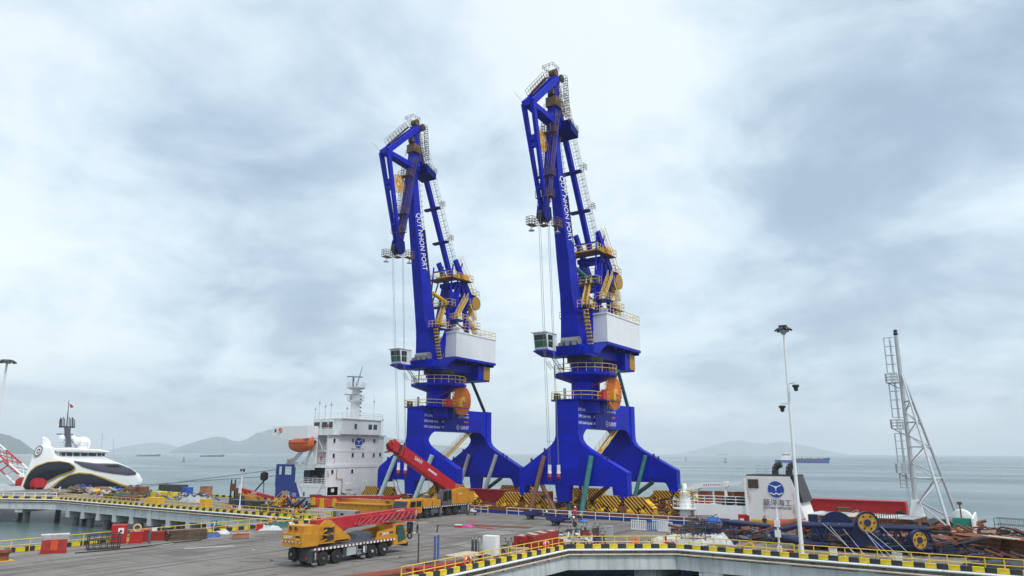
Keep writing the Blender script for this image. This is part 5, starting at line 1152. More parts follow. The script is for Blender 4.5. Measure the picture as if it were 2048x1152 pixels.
far_ship(424, 913.5, 66, math.radians(66), 'chassis', 'chassis_grey', 'grey_box', 'grey barge riding low in front of the blue island, right of the other far barge', .55)
far_ship(1445, 910.3, 110, math.radians(34), 'chassis_grey', 'chassis_grey', 'grey_box', 'tiny pale ship on the horizon just right of the right crane')
for px, py, lb_, cl in ((1451, 925, 'dark channel buoy on the open sea right of the cranes', 'chassis'), (367, 923, 'small dark buoy between the two far barges', 'chassis'), (1372, 921, 'red channel buoy just right of the right crane foot', 'red_dull')):
    c = gz(px, py, SEA_Z); b = T('buoy', lb_, 'buoy', (c.x, c.y, SEA_Z)); MB().lathe([(.2, -.5), (2.2, -.2), (2.2, .8), (.8, 1.0)], (0, 0, 0), 'z', 12).build('float', cl, b, True)
    m = MB()
    for i in range(4): a = i*PI/2; m.tube((1.2*math.cos(a), 1.2*math.sin(a), .9), (.35*math.cos(a), .35*math.sin(a), 5.4), .16, 5)
    m.build('tower', cl, b); MB().lathe([(.6, 5.4), (.6, 6.4), (.1, 6.8)], (0, 0, 0), 'z', 8).build('top_mark', cl, b)
# ================================================================ vehicles
def wheel(par, x, y, r=.54, w=.34, side=1, rim='grey_metal', ax='x'):
    o = MB().lathe([(r*.6, -w/2), (r*.92, -w/2), (r, -w/2+.06), (r, w/2-.06), (r*.92, w/2), (r*.6, w/2)], (0, 0, 0), ax, 22).build('wheel', 'black_rubber', par, True, (x, y, r))
    e = side*(w/2-.05)
    MB().lathe([(r*.62, min(e-.1*side, e)), (r*.55, max(e-.1*side, e))], (0, 0, 0), ax, 18).build('rim', rim, o)
    m = MB()
    for i in range(8):
        a = 2*PI*i/8; c = (e+.03*side, r*.38*math.cos(a), r*.38*math.sin(a)) if ax == 'x' else (r*.38*math.cos(a), e+.03*side, r*.38*math.sin(a)); m.obox(c, (.06, .06, .06))
    MB().lathe([(r*.25, min(e, e+.14*side)), (r*.2, max(e, e+.14*side))], (0, 0, 0), ax, 12).build('hub', rim, o)
    return o
# ---- near truck crane, folded, facing the cranes (local: y forward, x right)
tc = T('truck_crane', 'yellow four axle truck crane with folded red boom in the foreground', 'truck crane', (-48.3, 40.9, 0))
B = lambda m, n, mt, par=None, sm=False: m.build(n, mt, par or tc, sm)
for y in (1.45, 2.95, 7.0, 8.5):
    for s in (1, -1): wheel(tc, s*1.08, y, .56, .36, s, 'galv' if y > 5 else 'chassis_grey')
B(MB().box(-.55, .55, .3, 10.2, .62, 1.05), 'chassis_frame', 'chassis')
bed = B(MB().box(-1.25, 1.25, .2, 9.6, 1.22, 1.42), 'deck_plate', 'chassis_grey')
for s in (-1, 1): B(MB().box(s*1.27-.03, s*1.27+.03, .2, 9.9, 1.24, 1.40), 'hazard_strip', 'hazard_edge')
for s in (-1, 1): B(MB().box(s*1.18-.06, s*1.18+.06, .2, .85, .5, 1.22), 'side_skirt', 'chassis'); B(MB().box(s*1.18-.06, s*1.18+.06, 3.6, 3.9, .6, 1.22), 'side_skirt', 'chassis')
B(MB().box(-1.25, 1.25, -.05, .2, .45, 1.35), 'rear_beam', 'chassis'); sp = wheel(tc, -.35, -.2, .5, .3, -1, 'grey_metal', 'y'); sp.location = (-.45, -.22, .95); sp.name = 'spare_wheel'
for x in (-1.0, 1.0): B(MB().box(x-.12, x+.12, -.1, -.04, .6, .8), 'tail_light', 'red_paint')
for y in (.55, 5.9):
    for s in (-1, 1):
        j = B(MB().box(s*1.25-.12, s*1.25+.12, y-.14, y+.14, .35, 1.3), 'outrigger_leg', 'chassis'); B(MB().lathe([(.26, .18), (.26, .27), (.1, .35)], (s*1.25, y, 0), 'z', 14), 'outrigger_pad', 'grey_metal')
        B(MB().box(s*1.38-.01, s*1.38+.01, y-.09, y+.09, .6, 1.1), 'warning_plate', 'hazard_edge')
for s in (1, -1):
    B(MB().box(s*.75, s*1.22, 4.05, 5.1, .5, 1.18), 'fuel_tank', 'galv'); m = MB()
    for z in (.5, .8): m.box(s*1.15-.1, s*1.15+.1, 5.2, 6.3, z, z+.05)
    for y in (5.2, 6.25): m.box(s*1.15-.1, s*1.15+.1, y, y+.05, .5, 1.15)
    B(m, 'step_frame', 'galv')
for y in (7.0, 8.5):
    for s in (1, -1): B(MB().lathe([(.66, -.3), (.66, .3)], (s*1.0, y, .56), 'x', 16, cap=False, a0=.2, a1=PI-.2), 'mudguard', 'chassis')
# engine cover and carrier cab
B(MB().prism([(5.6, 1.42), (5.9, 2.0), (7.4, 2.15), (7.6, 1.42)], 'yz', -1.1, .6), 'engine_cover', 'chassis_grey')
[B(MB().prism([(7.5, 1.42), (7.75, 2.1), (9.9, 2.3), (9.9, 1.42)], 'yz', a, b), 'side_cover', 'sany_yellow') for a, b in ((1.05, 1.26), (-1.26, -1.05))]
text('lettering', 'SANY', .32, 'text_white', tc, (1.275, 8.15, 1.78), (0, 1, 0), (0, 0, 1), .01, sx=1.1); B(MB().box(1.262, 1.27, 7.85, 8.1, 1.82, 1.95).box(1.262, 1.27, 9.05, 9.6, 1.86, 2.02), 'side_vent', 'chassis')
cab = B(MB().prism([(9.9, .75), (9.9, 2.45), (10.1, 2.62), (11.2, 2.6), (11.75, 1.8), (11.8, .75)], 'yz', -1.25, .95), 'carrier_cab', 'sany_yellow')
B(MB().prism([(10.25, 1.7), (10.3, 2.45), (11.1, 2.45), (11.5, 1.75)], 'yz', .95, .98), 'side_window', 'glass_teal', cab).parent = cab
B(MB().prism([(10.3, 2.42), (11.15, 2.42), (11.65, 1.2), (10.6, .95)], 'yz', .98, 1.0), 'green_curtain', 'tarp_green', cab).parent = cab
B(MB().obox((-.15, 11.5, 2.2), (1.9, .04, .85), 0, math.radians(27)), 'windscreen', 'glass_dark', cab)
B(MB().box(-1.3, 1.0, 11.8, 11.95, .5, .85), 'bumper', 'chassis'); B(MB().tube((.95, 11.3, 2.4), (1.25, 11.6, 2.3), .03, 5).box(1.2, 1.34, 11.5, 11.6, 1.9, 2.35), 'mirror', 'chassis')
B(MB().box(-.9, .6, 9.9, 10.6, 2.62, 2.7).rail([(.45, 9.9, 2.64), (.9, 9.9, 2.64), (.9, 10.6, 2.64)], .55, .03, .6), 'roof_rack', 'wood_dark')
# turntable and upper works
B(MB().lathe([(.75, 1.42), (.75, 1.6)], (0, 3.0, 0), 'z', 20), 'slew_ring', 'dark_metal')
upw = B(MB().prism([(-.2, 1.62), (-.2, 2.0), (.9, 2.6), (2.1, 3.45), (2.6, 3.45), (4.9, 1.95), (5.0, 1.62)], 'yz', .35, .6).prism([(-.2, 1.62), (-.2, 2.0), (.9, 2.6), (2.1, 3.45), (2.6, 3.45), (4.9, 1.95), (5.0, 1.62)], 'yz', -.6, -.35).box(-.6, .6, 0, 4.8, 1.6, 1.75), 'turret_frame', 'sany_yellow')
B(MB().box(-1.22, 1.22, -.85, .85, 1.62, 2.62), 'counterweight', 'sany_yellow')
B(MB().box(-1.0, 1.0, -.55, .95, 2.62, 3.2), 'winch_housing', 'sany_yellow'); 
for x in (-.55, .1): B(MB().torus((x, -.6, 2.98), .13, .05, 'y', 12, 5), 'lifting_eye', 'rust')
B(MB().box(-1.24, 1.24, -.87, -.85, 1.95, 2.02), 'reflector_strip', 'hazard_edge')
B(MB().box(.45, .95, -.875, -.85, 2.1, 2.55), 'hazard_plate', 'hazard_small'); text('lettering', 'SANY', .38, 'text_white', tc, (-1.0, -.87, 2.18), (1, 0, 0), (0, 0, 1), .01, sx=1.1)
m = MB(); m.bar((1.15, .9, 1.75), (1.15, 2.6, 1.75), .1, .1); m.bar((1.15, 2.6, 1.75), (1.15, 2.6, 3.1), .1, .1); m.bar((1.15, .9, 2.4), (1.15, 2.6, 3.1), .1, .1); m.bar((1.15, .9, 1.75), (1.15, .9, 2.6), .1, .1); m.bar((1.15, .9, 2.5), (1.15, 2.6, 2.2), .08, .08); m.bar((1.15, .95, 1.8), (1.15, 2.5, 2.2), .08, .08)
B(m, 'access_frame', 'sany_yellow')
for z in (1.9, 2.5): B(MB().box(.8, 1.2, 1.75, 2.45, z, z+.42), 'hydraulic_cabinet', 'dark_metal')
# boom with lattice extension
A0, A1 = Vector((-.05, 1.3, 2.92)), Vector((-.05, 12.6, 3.42))
bo = B(MB().bar(A0, A1, .78, 1.12, .62, .8), 'boom', 'boom_red')
dA = (A1-A0).normalized()
B(MB().bar(A1-dA*.4, A1+dA*.9, .5, .6), 'boom_head', 'boom_red')
B(MB().bar(A0+dA*6, A1, .80, .05), 'boom_edge', 'boom_red') if False else None
lat = MB(); p0, p1 = A0+dA*4.6+Vector((.62, 0, .28)), A1+dA*.9+Vector((.62, 0, .22)); q0, q1 = A0+dA*4.2+Vector((.62, 0, -.28)), A1+dA*1.0+Vector((.62, 0, -.75))
for a, b in ((p0, p1), (q0, q1)):
    for dx in (0, .42): lat.tube(a+Vector((dx-.1, 0, 0)), b+Vector((dx-.1, 0, 0)), .045, 5)
n = 11
for i in range(n):
    a, b, c = p0.lerp(p1, i/n), q0.lerp(q1, i/n), p0.lerp(p1, (i+1)/n)
    for dx in (-.1, .32):
        lat.tube(b+Vector((dx, 0, 0)), c+Vector((dx, 0, 0)), .032, 4)
        if i % 2 == 0: lat.tube(a+Vector((dx, 0, 0)), b+Vector((dx, 0, 0)), .03, 4)
B(lat, 'lattice_extension', 'boom_red')
text('lettering', 'STC250', .34, 'text_white', tc, A0+dA*9.6+Vector((.42, 0, .12)), dA, (0, -.07, 1), .01)
B(MB().tube((0, 2.6, 2.1), (0, 6.6, 3.05), .19, 12).tube((0, 6.0, 2.9), (0, 7.1, 3.2), .13, 10), 'luffing_ram', 'dark_metal', sm=True)
opc = B(MB().prism([(3.3, 1.62), (3.3, 2.9), (3.6, 3.1), (4.6, 3.05), (5.0, 2.2), (5.0, 1.62)], 'yz', -1.28, -.62), 'operator_cabin', 'sany_yellow')
B(MB().prism([(3.5, 2.1), (3.5, 2.85), (4.5, 2.9), (4.8, 2.2)], 'yz', -1.30, -1.28), 'cabin_pane', 'glass_dark', opc)
hk = A1+dA*.7
m = MB()
for dx in (-.2, -.07, .07, .2): m.tube(hk+Vector((dx, 0, -.2)), hk+Vector((dx, 0, -1.0)), .02, 4)
B(m, 'hoist_rope', 'grey_metal')
hb = B(MB().obox(hk+Vector((0, 0, -1.45)), (.52, .3, .95)), 'hook_block', 'dark_metal'); m = MB(); c = hk+Vector((0, -.16, -1.4))
for z in (-.1, .1): m.bar(c+Vector((-.12, 0, z-.1)), c+Vector((.16, 0, z+.1)), .06, .02)
B(m, 'hazard_mark', 'white_paint', hb); B(MB().torus(hk+Vector((0, 0, -2.22)), .26, .085, 'y', 14, 6).tube(hk+Vector((0, 0, -1.9)), hk+Vector((0, 0, -2.05)), .08, 6), 'hook', 'dark_metal', hb)
m = MB(); c = hk+Vector((.62, .4, 0)); m.tube(c+Vector((0, 0, -.5)), c+Vector((0, 0, -1.2)), .02, 4); m.lathe([(.06, 0), (.13, .2), (.06, .5)], c+Vector((0, 0, -1.7)), 'z', 8); m.torus(c+Vector((0, 0, -1.85)), .12, .045, 'y', 10, 5)
B(m, 'small_hook', 'dark_metal')
# ---- far truck crane with raised boom (local: front towards -y)
t2 = T('truck_crane', 'yellow truck crane with raised red telescopic boom beside the left portal crane', 'truck crane', (-69.9, 78.0, 0))
B = lambda m, n, mt, par=None, sm=False: m.build(n, mt, par or t2, sm)
for y in (.8, 2.4, 5.6, 7.3, 9.0):
    for s in (1, -1): wheel(t2, s*1.12, y, .62, .42, s, 'chassis_grey')
B(MB().box(-.6, .6, -1.5, 12.6, .6, 1.1), 'chassis_frame', 'chassis'); B(MB().box(-1.4, 1.4, 1.4, 12.4, 1.3, 1.55), 'deck_plate', 'chassis_grey'); B(MB().box(-1.3, 1.3, 3.3, 4.9, .55, 1.3).box(-1.3, 1.3, 10.2, 12.6, .6, 1.3), 'side_box', 'chassis_grey')
for s in (-1, 1): B(MB().box(s*1.42-.02, s*1.42+.02, 1.4, 12.4, 1.34, 1.52), 'edge_strip', 'ledge_stripe')
c2b = B(MB().prism([(-1.9, .8), (-1.95, 1.5), (-1.6, 2.45), (-1.3, 2.6), (1.2, 2.6), (1.2, .8)], 'yz', -1.4, 1.4), 'carrier_cab', 'sany_yellow')
B(MB().obox((0, -1.82, 1.98), (2.5, .04, .95), 0, math.radians(-20)), 'windscreen', 'glass_dark', c2b); B(MB().prism([(-1.4, 1.65), (-1.2, 2.4), (-.2, 2.4), (-.2, 1.65)], 'yz', 1.4, 1.43), 'side_window', 'glass_dark', c2b); B(MB().prism([(0, 1.65), (0, 2.4), (1.0, 2.4), (1.0, 1.65)], 'yz', 1.4, 1.43), 'side_window', 'glass_dark', c2b)
B(MB().box(-1.4, 1.4, -2.05, -1.9, .5, .95), 'bumper', 'chassis'); B(MB().box(-1.2, 1.3, 1.5, 3.4, 1.55, 2.6).box(-1.2, 1.3, 3.6, 5.4, 1.55, 2.4), 'engine_box', 'sany_yellow')
for y in (-.4, 5.0, 11.6): B(MB().box(1.4, 1.62, y-.15, y+.15, .1, 1.5), 'outrigger', 'chassis_grey'); B(MB().box(1.63, 1.65, y-.12, y+.12, .5, 1.4), 'warning_plate', 'hazard_edge')
up2 = B(MB().prism([(6.2, 1.6), (6.2, 2.3), (8.6, 3.6), (11.0, 3.9), (12.2, 3.3), (12.2, 1.6)], 'yz', .5, 1.35).prism([(6.2, 1.6), (6.2, 2.3), (8.6, 3.6), (11.0, 3.9), (12.2, 3.3), (12.2, 1.6)], 'yz', -1.35, -.5).box(-1.3, 1.3, 6.2, 12.2, 1.56, 1.8), 'turret', 'sany_yellow')
B(MB().box(-1.4, 1.4, 12.2, 13.3, 1.7, 3.2), 'counterweight', 'sany_yellow'); text('lettering', 'SANY', .3, 'text_white', t2, (1.37, 9.6, 2.9), (0, 1, 0), (0, 0, 1), .01)
B(MB().box(1.355, 1.37, 8.9, 9.1, 2.0, 3.2), 'side_vent', 'orange_red'); B(MB().rail([(1.2, 9, 3.8), (1.2, 12, 3.4)], .6, .03, .8), 'turret_rail', 'yellow_rail')
oc2 = B(MB().prism([(5.6, 1.6), (5.3, 2.6), (5.6, 3.6), (7.6, 3.8), (7.8, 1.6)], 'yz', .7, 1.5), 'operator_cabin', 'chassis_grey'); B(MB().prism([(5.6, 2.2), (5.8, 3.45), (6.7, 3.55), (6.7, 2.1)], 'yz', 1.5, 1.53), 'cabin_pane', 'glass_dark', oc2); B(MB().prism([(6.85, 2.3), (6.85, 3.5), (7.5, 3.55), (7.6, 2.3)], 'yz', 1.5, 1.53), 'cabin_pane', 'glass_dark', oc2)
b0, b1 = Vector((-.3, 11.2, 3.1)), Vector((-.3, -3.6, 10.0)); db = (b1-b0).normalized()
bm2 = B(MB().bar(b0, b1-db*2.2, 1.3, 1.7, 1.2, 1.5), 'boom', 'red_paint')
B(MB().bar(b1-db*2.5, b1-db*.9, 1.0, 1.25), 'boom_section', 'dark_metal', bm2); B(MB().bar(b1-db*1.9, b1-db*1.5, 1.25, 1.55), 'boom_collar', 'red_paint', bm2); B(MB().bar(b1-db*.95, b1+db*.25, 1.15, 1.35), 'boom_head', 'red_paint', bm2)
nb = Vector((1, 0, 0)).cross(db); nb = nb if nb.z > 0 else -nb
for k in (-.3, 0, .3): B(MB().lathe([(.42, -.06), (.42, .06)], b1+db*.35-nb*.2+Vector((k, 0, 0)), 'x', 14), 'head_sheave', 'red_dull', bm2)
B(MB().bar(b1-nb*.6-db*.3, b1-nb*1.3+db*.5, .9, .1), 'head_guard', 'red_dull', bm2); m = MB(); m.bar(b1+nb*.5, b1+nb*.8-db*1.2, .1, .1); m.tube(b1+db*.3, b1+db*1.0-nb*.3, .06, 5); m.tube(b1+db*.2+Vector((.4, 0, 0)), b1+db*.9+nb*.3+Vector((.4, 0, 0)), .06, 5); B(m, 'head_fitting', 'red_dull', bm2)
B(MB().ell(b1-db*.2+nb*.75, .28, .28, .25), 'signal_beacon', 'dark_metal', bm2)
text('lettering', 'SANY', .75, 'text_white', t2, b0+db*11.9+Vector((.66, 0, 0))+nb*-.05, -db, nb, .01); m = MB(); [m.bar(b0+db*(8.4-i*.3)+Vector((.66, 0, 0)), b0+db*(8.22-i*.3)+Vector((.66, 0, 0)), .01, .3, side=(1, 0, 0)) for i in range(7)]; B(m, 'paint_mark', 'text_white', bm2)['kind'] = 'stuff'
B(MB().tube((-.3, 7.4, 2.2), (-.3, 5.6, 5.2), .24, 12).tube((-.3, 5.9, 4.6), (-.3, 4.6, 6.2), .16, 10), 'luffing_ram', 'dark_metal', sm=True)
# ---- small crane on the left quay with lowered red boom
t3 = T('truck_crane', 'small yellow crane with lowered red boom on the left quay by the ship bow', 'truck crane', (-110.5, 81.5, 0), math.radians(0)); t3.scale = (.85, .85, .78); B = lambda m, n, mt, par=None, sm=False: m.build(n, mt, par or t3, sm)
B(MB().prism([(-3.2, .6), (-3.2, 2.8), (-1.8, 3.2), (-.6, 2.3), (3.4, 1.9), (3.4, .6)], 'xz', -1.2, 1.2), 'body', 'sany_yellow'); B(MB().bar((-2.6, -.2, 3.3), (8.2, -.2, 1.9), .7, .8, .5, .6, side=(0, 1, 0)), 'boom', 'boom_red'); B(MB().box(-3.4, -2.3, -1.0, .6, 2.8, 3.6), 'boom_pivot', 'chassis_grey')
text('lettering', 'SANY', .7, 'text_white', t3, (1.6, -.56, 2.55), (1, 0, -.13), (.13, 0, 1), .01)
for x in (-2.2, -.6, 1.6, 3.0):
    for s in (-1, 1): wheel(t3, x, s*1.1, .5, .35, s, 'chassis_grey', 'y')
# ---- forklift
fk = T('forklift', 'dark forklift with tall mast on the left quay beside the small crane', 'forklift', (-112.2, 80.0, 0)); B = lambda m, n, mt, par=None, sm=False: m.build(n, mt, par or fk, sm)
B(MB().box(-.5, 1.9, -.65, .65, .35, 1.2).box(.9, 1.9, -.65, .65, 1.2, 1.6), 'body', 'chassis')
for y in (-.4, .4): B(MB().box(-.85, -.65, y-.08, y+.08, .1, 4.3), 'mast_rail', 'dark_metal')
B(MB().box(-.9, -.6, -.5, .5, 2.4, 3.6), 'carriage', 'rust'); B(MB().box(-2.0, -.85, -.4, -.28, .1, .17), 'fork', 'dark_metal'); B(MB().box(-2.0, -.85, .28, .4, .1, .17), 'fork', 'dark_metal')
m = MB()
for x in (-.4, 1.2):
    for y in (-.55, .55): m.tube((x, y, 1.2), (x+.1, y, 2.4), .05, 5)
m.box(-.4, 1.4, -.6, .6, 2.4, 2.48); B(m, 'overhead_guard', 'dark_metal')
for x in (-.3, 1.5):
    for s in (-1, 1): wheel(fk, x, s*.6, .35, .25, s, 'grey_metal', 'y')
# ---- cargo tricycles
def trike(loc, rz, label, screen):
    k = T('cargo_tricycle', label, 'tricycle', loc, rz, 'blue cargo tricycles'); B = lambda m, n, mt, par=None, sm=False: m.build(n, mt, par or k, sm)
    B(MB().box(-1.9, -.1, -.65, .65, .62, .70), 'bed_floor', 'purple')
    for s in (-1, 1): B(MB().box(-1.9, -.1, s*.65-.03, s*.65+.03, .70, 1.08), 'side_board', 'purple')
    B(MB().box(-1.95, -1.88, -.65, .65, .68, 1.08), 'tail_board', 'purple'); B(MB().box(-.14, -.06, -.65, .65, .68, 1.35), 'head_board', 'purple')
    B(MB().box(-1.8, 1.0, -.25, .25, .42, .58), 'frame', 'purple'); B(MB().box(.0, .7, -.28, .28, .75, .98), 'saddle', 'black_rubber')
    for s in (-1, 1): wheel(k, -1.15, s*.62, .31, .16, s, 'grey_metal', 'y')
    wheel(k, 1.45, 0, .31, .14, -1, 'grey_metal', 'y')
    B(MB().tube((1.45, -.12, .35), (1.15, -.12, 1.2), .04, 5).tube((1.45, .12, .35), (1.15, .12, 1.2), .04, 5), 'fork', 'dark_metal'); B(MB().tube((1.05, -.38, 1.3), (1.12, .38, 1.3), .035, 5), 'handlebar', 'dark_metal'); B(MB().ell((1.3, 0, 1.1), .16, .16, .18), 'headlamp', 'white_paint', None, True)
    B(MB().box(.7, 1.0, -.22, .22, .5, .62), 'foot_plate', 'purple')
    if screen: B(MB().obox((.85, 0, 1.5), (.05, .75, .75), 0, 0, math.radians(-14)), 'windshield', 'galv')
    return k
trike((-47.2, 82.0, 0), math.radians(5), 'purple blue cargo tricycle with a clear windshield, the one nearer the camera', True)
trike((-54.6, 87.6, 0), math.radians(8), 'purple blue cargo tricycle beside the white ship side railing', False)
# ---- motorbikes
MBC = ['white_paint', 'chassis', 'red_dull', 'tarp_blue', 'galv', 'chassis_grey']
def moto(loc, rz, mt, label):
    k = T('motorbike', label, 'motorbike', loc, rz, 'motorbikes parked behind the yellow railing'); B = lambda m, n, mt2, par=None, sm=False: m.build(n, mt2, par or k, sm)
    for x in (-.62, .65): MB().torus((x, 0, .29), .24, .055, 'y', 18, 6).build('wheel', 'black_rubber', k, True)
    B(MB().prism([(-.85, .62), (-.8, .82), (-.1, .78), (.1, .5), (.42, .5), (.5, .95), (.62, .95), (.55, .42), (.1, .3), (-.45, .34)], 'xz', -.13, .13), 'body', mt); B(MB().prism([(-.8, .82), (-.75, .9), (-.05, .88), (0, .78)], 'xz', -.14, .14), 'saddle', 'black_rubber')
    B(MB().tube((.65, 0, .29), (.46, 0, 1.02), .05, 6), 'fork', 'grey_metal'); B(MB().tube((.42, -.33, 1.05), (.42, .33, 1.05), .025, 5).tube((.45, -.28, 1.05), (.52, -.3, 1.3), .015, 4).tube((.45, .28, 1.05), (.52, .3, 1.3), .015, 4).box(.5, .54, -.37, -.24, 1.28, 1.38).box(.5, .54, .24, .37, 1.28, 1.38), 'handlebar', 'dark_metal')
    B(MB().tube((-.5, .14, .35), (-.95, .16, .42), .05, 6), 'exhaust', 'galv')
mspots = [(1106, 1084, 60, 3, 'pale blue scooter at the left end of the motorbike row'), (1127, 1083, 40, 0, 'white scooter second from the left in the motorbike row'), (1139, 1080, 75, 4, 'silver motorbike third from the left in the motorbike row'),
          (1146, 1076, 50, 5, 'dark grey motorbike standing behind the silver one'), (1156, 1080, 110, 0, 'white motorbike in the middle of the parked row'), (1163, 1074, 65, 1, 'black motorbike behind the middle of the parked row'),
          (1178, 1078, 40, 2, 'dull red motorbike left of the grey cabinet'), (1192, 1073, 95, 1, 'black motorbike nearest the grey cabinet'), (1134, 1090, 25, 0, 'white scooter in front near the railing corner'), (1158, 1091, 15, 4, 'silver scooter in front at the middle'), (1175, 1090, 70, 0, 'white scooter in front right of the middle'), (1200, 1092, 80, 1, 'black motorbike alone behind the railing')]
for px, py, a, c, lb_ in mspots: q_ = gz(px, py, 0); moto((q_.x, q_.y, 0), math.radians(a), MBC[c], lb_)
moto((-38.6, 56.4, 0), math.radians(100), 'grey_metal', 'dark bicycle like scooter beside the white cabinet')
# ================================================================ lamp posts and poles
def at(px, py, z=0.0): p = gz(px, py, z); return (p.x, p.y, z)
def lamp_post(loc, h, label, cams, n=6, r0=.2, r1=.085, hs=1.0):
    k = T('lamp_post', label, 'lamp post', loc); MB().tube((0, 0, 0), (0, 0, h), r0, 14, r1).build('pole', 'ship_white', k, True); MB().box(-.35, .35, -.35, .35, 0, .12).build('base_plate', 'galv', k)
    MB().lathe([(.15, h-.3), (.4*hs, h), (.4*hs, h+.1), (.2, h+.2)], (0, 0, 0), 'z', 12).build('head_ring', 'galv', k)
    MB().box(-.35, .35, -.35, .35, h+.15, h+.6).build('head_box', 'dark_metal', k)
    for i in range(n):
        a = 2*PI*i/n+.3; c = Vector((.62*math.cos(a)*hs, .62*math.sin(a)*hs, h+.2)); MB().tube((.3*math.cos(a), .3*math.sin(a), h+.05), c, .05, 5).obox(c, (.42*hs, .4*hs, .14), a, 0, math.radians(35)).build('floodlight', 'chassis', k)
    for z, s in cams:
        c = MB().bar((0, 0, z+.35), (s*.75, -s*.2, z+.45), .06, .06).build('camera_arm', 'galv', k); MB().lathe([(.3, .25), (.34, .1), (.2, -.05), (.2, -.25), (.08, -.36)], (s*.75, -s*.2, z), 'z', 12).build('camera_dome', 'dark_metal', c, True)
    return k
lamp_post((-16.4, 72.0, 0), 20.7, 'tall white lamp post with floodlights and two dome cameras standing on the right quay edge', ((15.2, 1), (13.3, -1)))
lp = gz(-30, 994, 0); lamp_post((lp.x, lp.y, 0), 27.2, 'tall pale lamp post rising at the left edge of the picture', (), 8, .34, .2, 2.2)
def cam_pole(loc, h, label, boxes, domes=True):
    k = T('camera_pole', label, 'pole', loc); MB().tube((0, 0, 0), (0, 0, h), .09, 8).build('pole', 'ship_white', k, True)
    if domes: MB().tube((-.5, .1, h), (.5, -.1, h), .04, 5).build('crossarm', 'galv', k)
    for s in ((-1, 1) if domes else ()): MB().lathe([(.2, .15), (.22, 0), (.14, -.1), (.12, -.28)], (s*.48, -s*.1, h), 'z', 10).build('camera_dome', 'dark_metal', k, True)
    for z in boxes: MB().box(-.25, .25, -.28, -.09, z, z+.62).build('control_box', 'white_paint', k)
    MB().box(-.18, .18, -.18, .18, 0, .7).build('footing', 'white_paint', k)
cam_pole((-18.2, 71.3, 0), 4.0, 'short white pole with two control boxes near the right quay edge', (2.4, 1.5), False); cam_pole((-101.8, 73.6, 0), 6.2, 'slim white camera pole on the left quay edge', (3.2, 2.6))
# ================================================================ people
def person(loc, rz, pose, parts, label):
    # pose: joints in metres; one skinned body, clothes by material zones along the height
    k = T('person', label, 'person', loc, rz); me = bpy.data.meshes.new('body'); J = pose; names = list(J); idx = {n: i for i, n in enumerate(names)}
    E = [('pelvis', 'waist'), ('waist', 'chest'), ('chest', 'neck'), ('neck', 'head'), ('head', 'crown'), ('chest', 'lsh'), ('lsh', 'lel'), ('lel', 'lwr'), ('lwr', 'lha'), ('chest', 'rsh'), ('rsh', 'rel'), ('rel', 'rwr'), ('rwr', 'rha'),
         ('pelvis', 'lhi'), ('lhi', 'lkn'), ('lkn', 'lan'), ('lan', 'lto'), ('pelvis', 'rhi'), ('rhi', 'rkn'), ('rkn', 'ran'), ('ran', 'rto')]
    Rr = dict(pelvis=.15, waist=.14, chest=.16, neck=.065, head=.10, crown=.075, lsh=.075, rsh=.075, lel=.055, rel=.055, lwr=.04, rwr=.04, lha=.045, rha=.045, lhi=.10, rhi=.10, lkn=.072, rkn=.072, lan=.05, ran=.05, lto=.045, rto=.045)
    me.from_pydata([J[n] for n in names], [(idx[a], idx[b]) for a, b in E], []); o = bpy.data.objects.new('body', me); COL.objects.link(o)
    sk = o.modifiers.new('skin', 'SKIN')
    for n in names: d = me.skin_vertices[0].data[idx[n]]; d.radius = (Rr[n], Rr[n]*(.8 if n in ('chest', 'waist', 'pelvis') else 1)); d.use_root = n == 'pelvis'
    o.modifiers.new('sub', 'SUBSURF').levels = 1
    dg = bpy.context.evaluated_depsgraph_get(); m2 = bpy.data.meshes.new_from_object(o.evaluated_get(dg)); bpy.data.objects.remove(o)
    ob = bpy.data.objects.new('body', m2); COL.objects.link(ob); ob.parent = k; m2.materials.clear()
    for mt in parts: m2.materials.append(M[mt])
    nz, hz = J['neck'][2]-.02, J['pelvis'][2]-.08
    hp = [Vector(J['lha']), Vector(J['rha'])]; ft = [Vector(J['lan']), Vector(J['ran'])]; kn = [Vector(J['lkn']), Vector(J['rkn']), Vector(J['lhi']), Vector(J['rhi']), Vector(J['lan']), Vector(J['ran'])]
    for p in m2.polygons:
        c = p.center; p.use_smooth = True
        if c.z > nz: p.material_index = 2
        elif min((c-h).length for h in hp) < .1: p.material_index = 2
        elif min((c-f).length for f in ft) < .12 or c.z < .08: p.material_index = 3
        elif min((c-q).length for q in kn) < .22 and (c-Vector(J['chest'])).length > .3: p.material_index = 1
        else: p.material_index = 0
    hd = Vector(J['head']); f = Vector(J.get('face', (1, 0, 0)))
    MB().ell(hd+f*.115+Vector((0, 0, -.01)), .02, .02, .03, 6, 4).build('nose', 'skin', k, True)
    return k, hd
def fingers(k, h, d):
    m = MB()
    for i in range(4): m.tube(Vector(h)+Vector((0, (i-1.5)*.022, 0)), Vector(h)+Vector(d)*(.075+.012*(i in (1, 2)))+Vector((0, (i-1.5)*.024, 0)), .011, 5)
    m.tube(Vector(h), Vector(h)+Vector((.04, .04, -.02)), .012, 5); m.build('hand', 'skin', k)
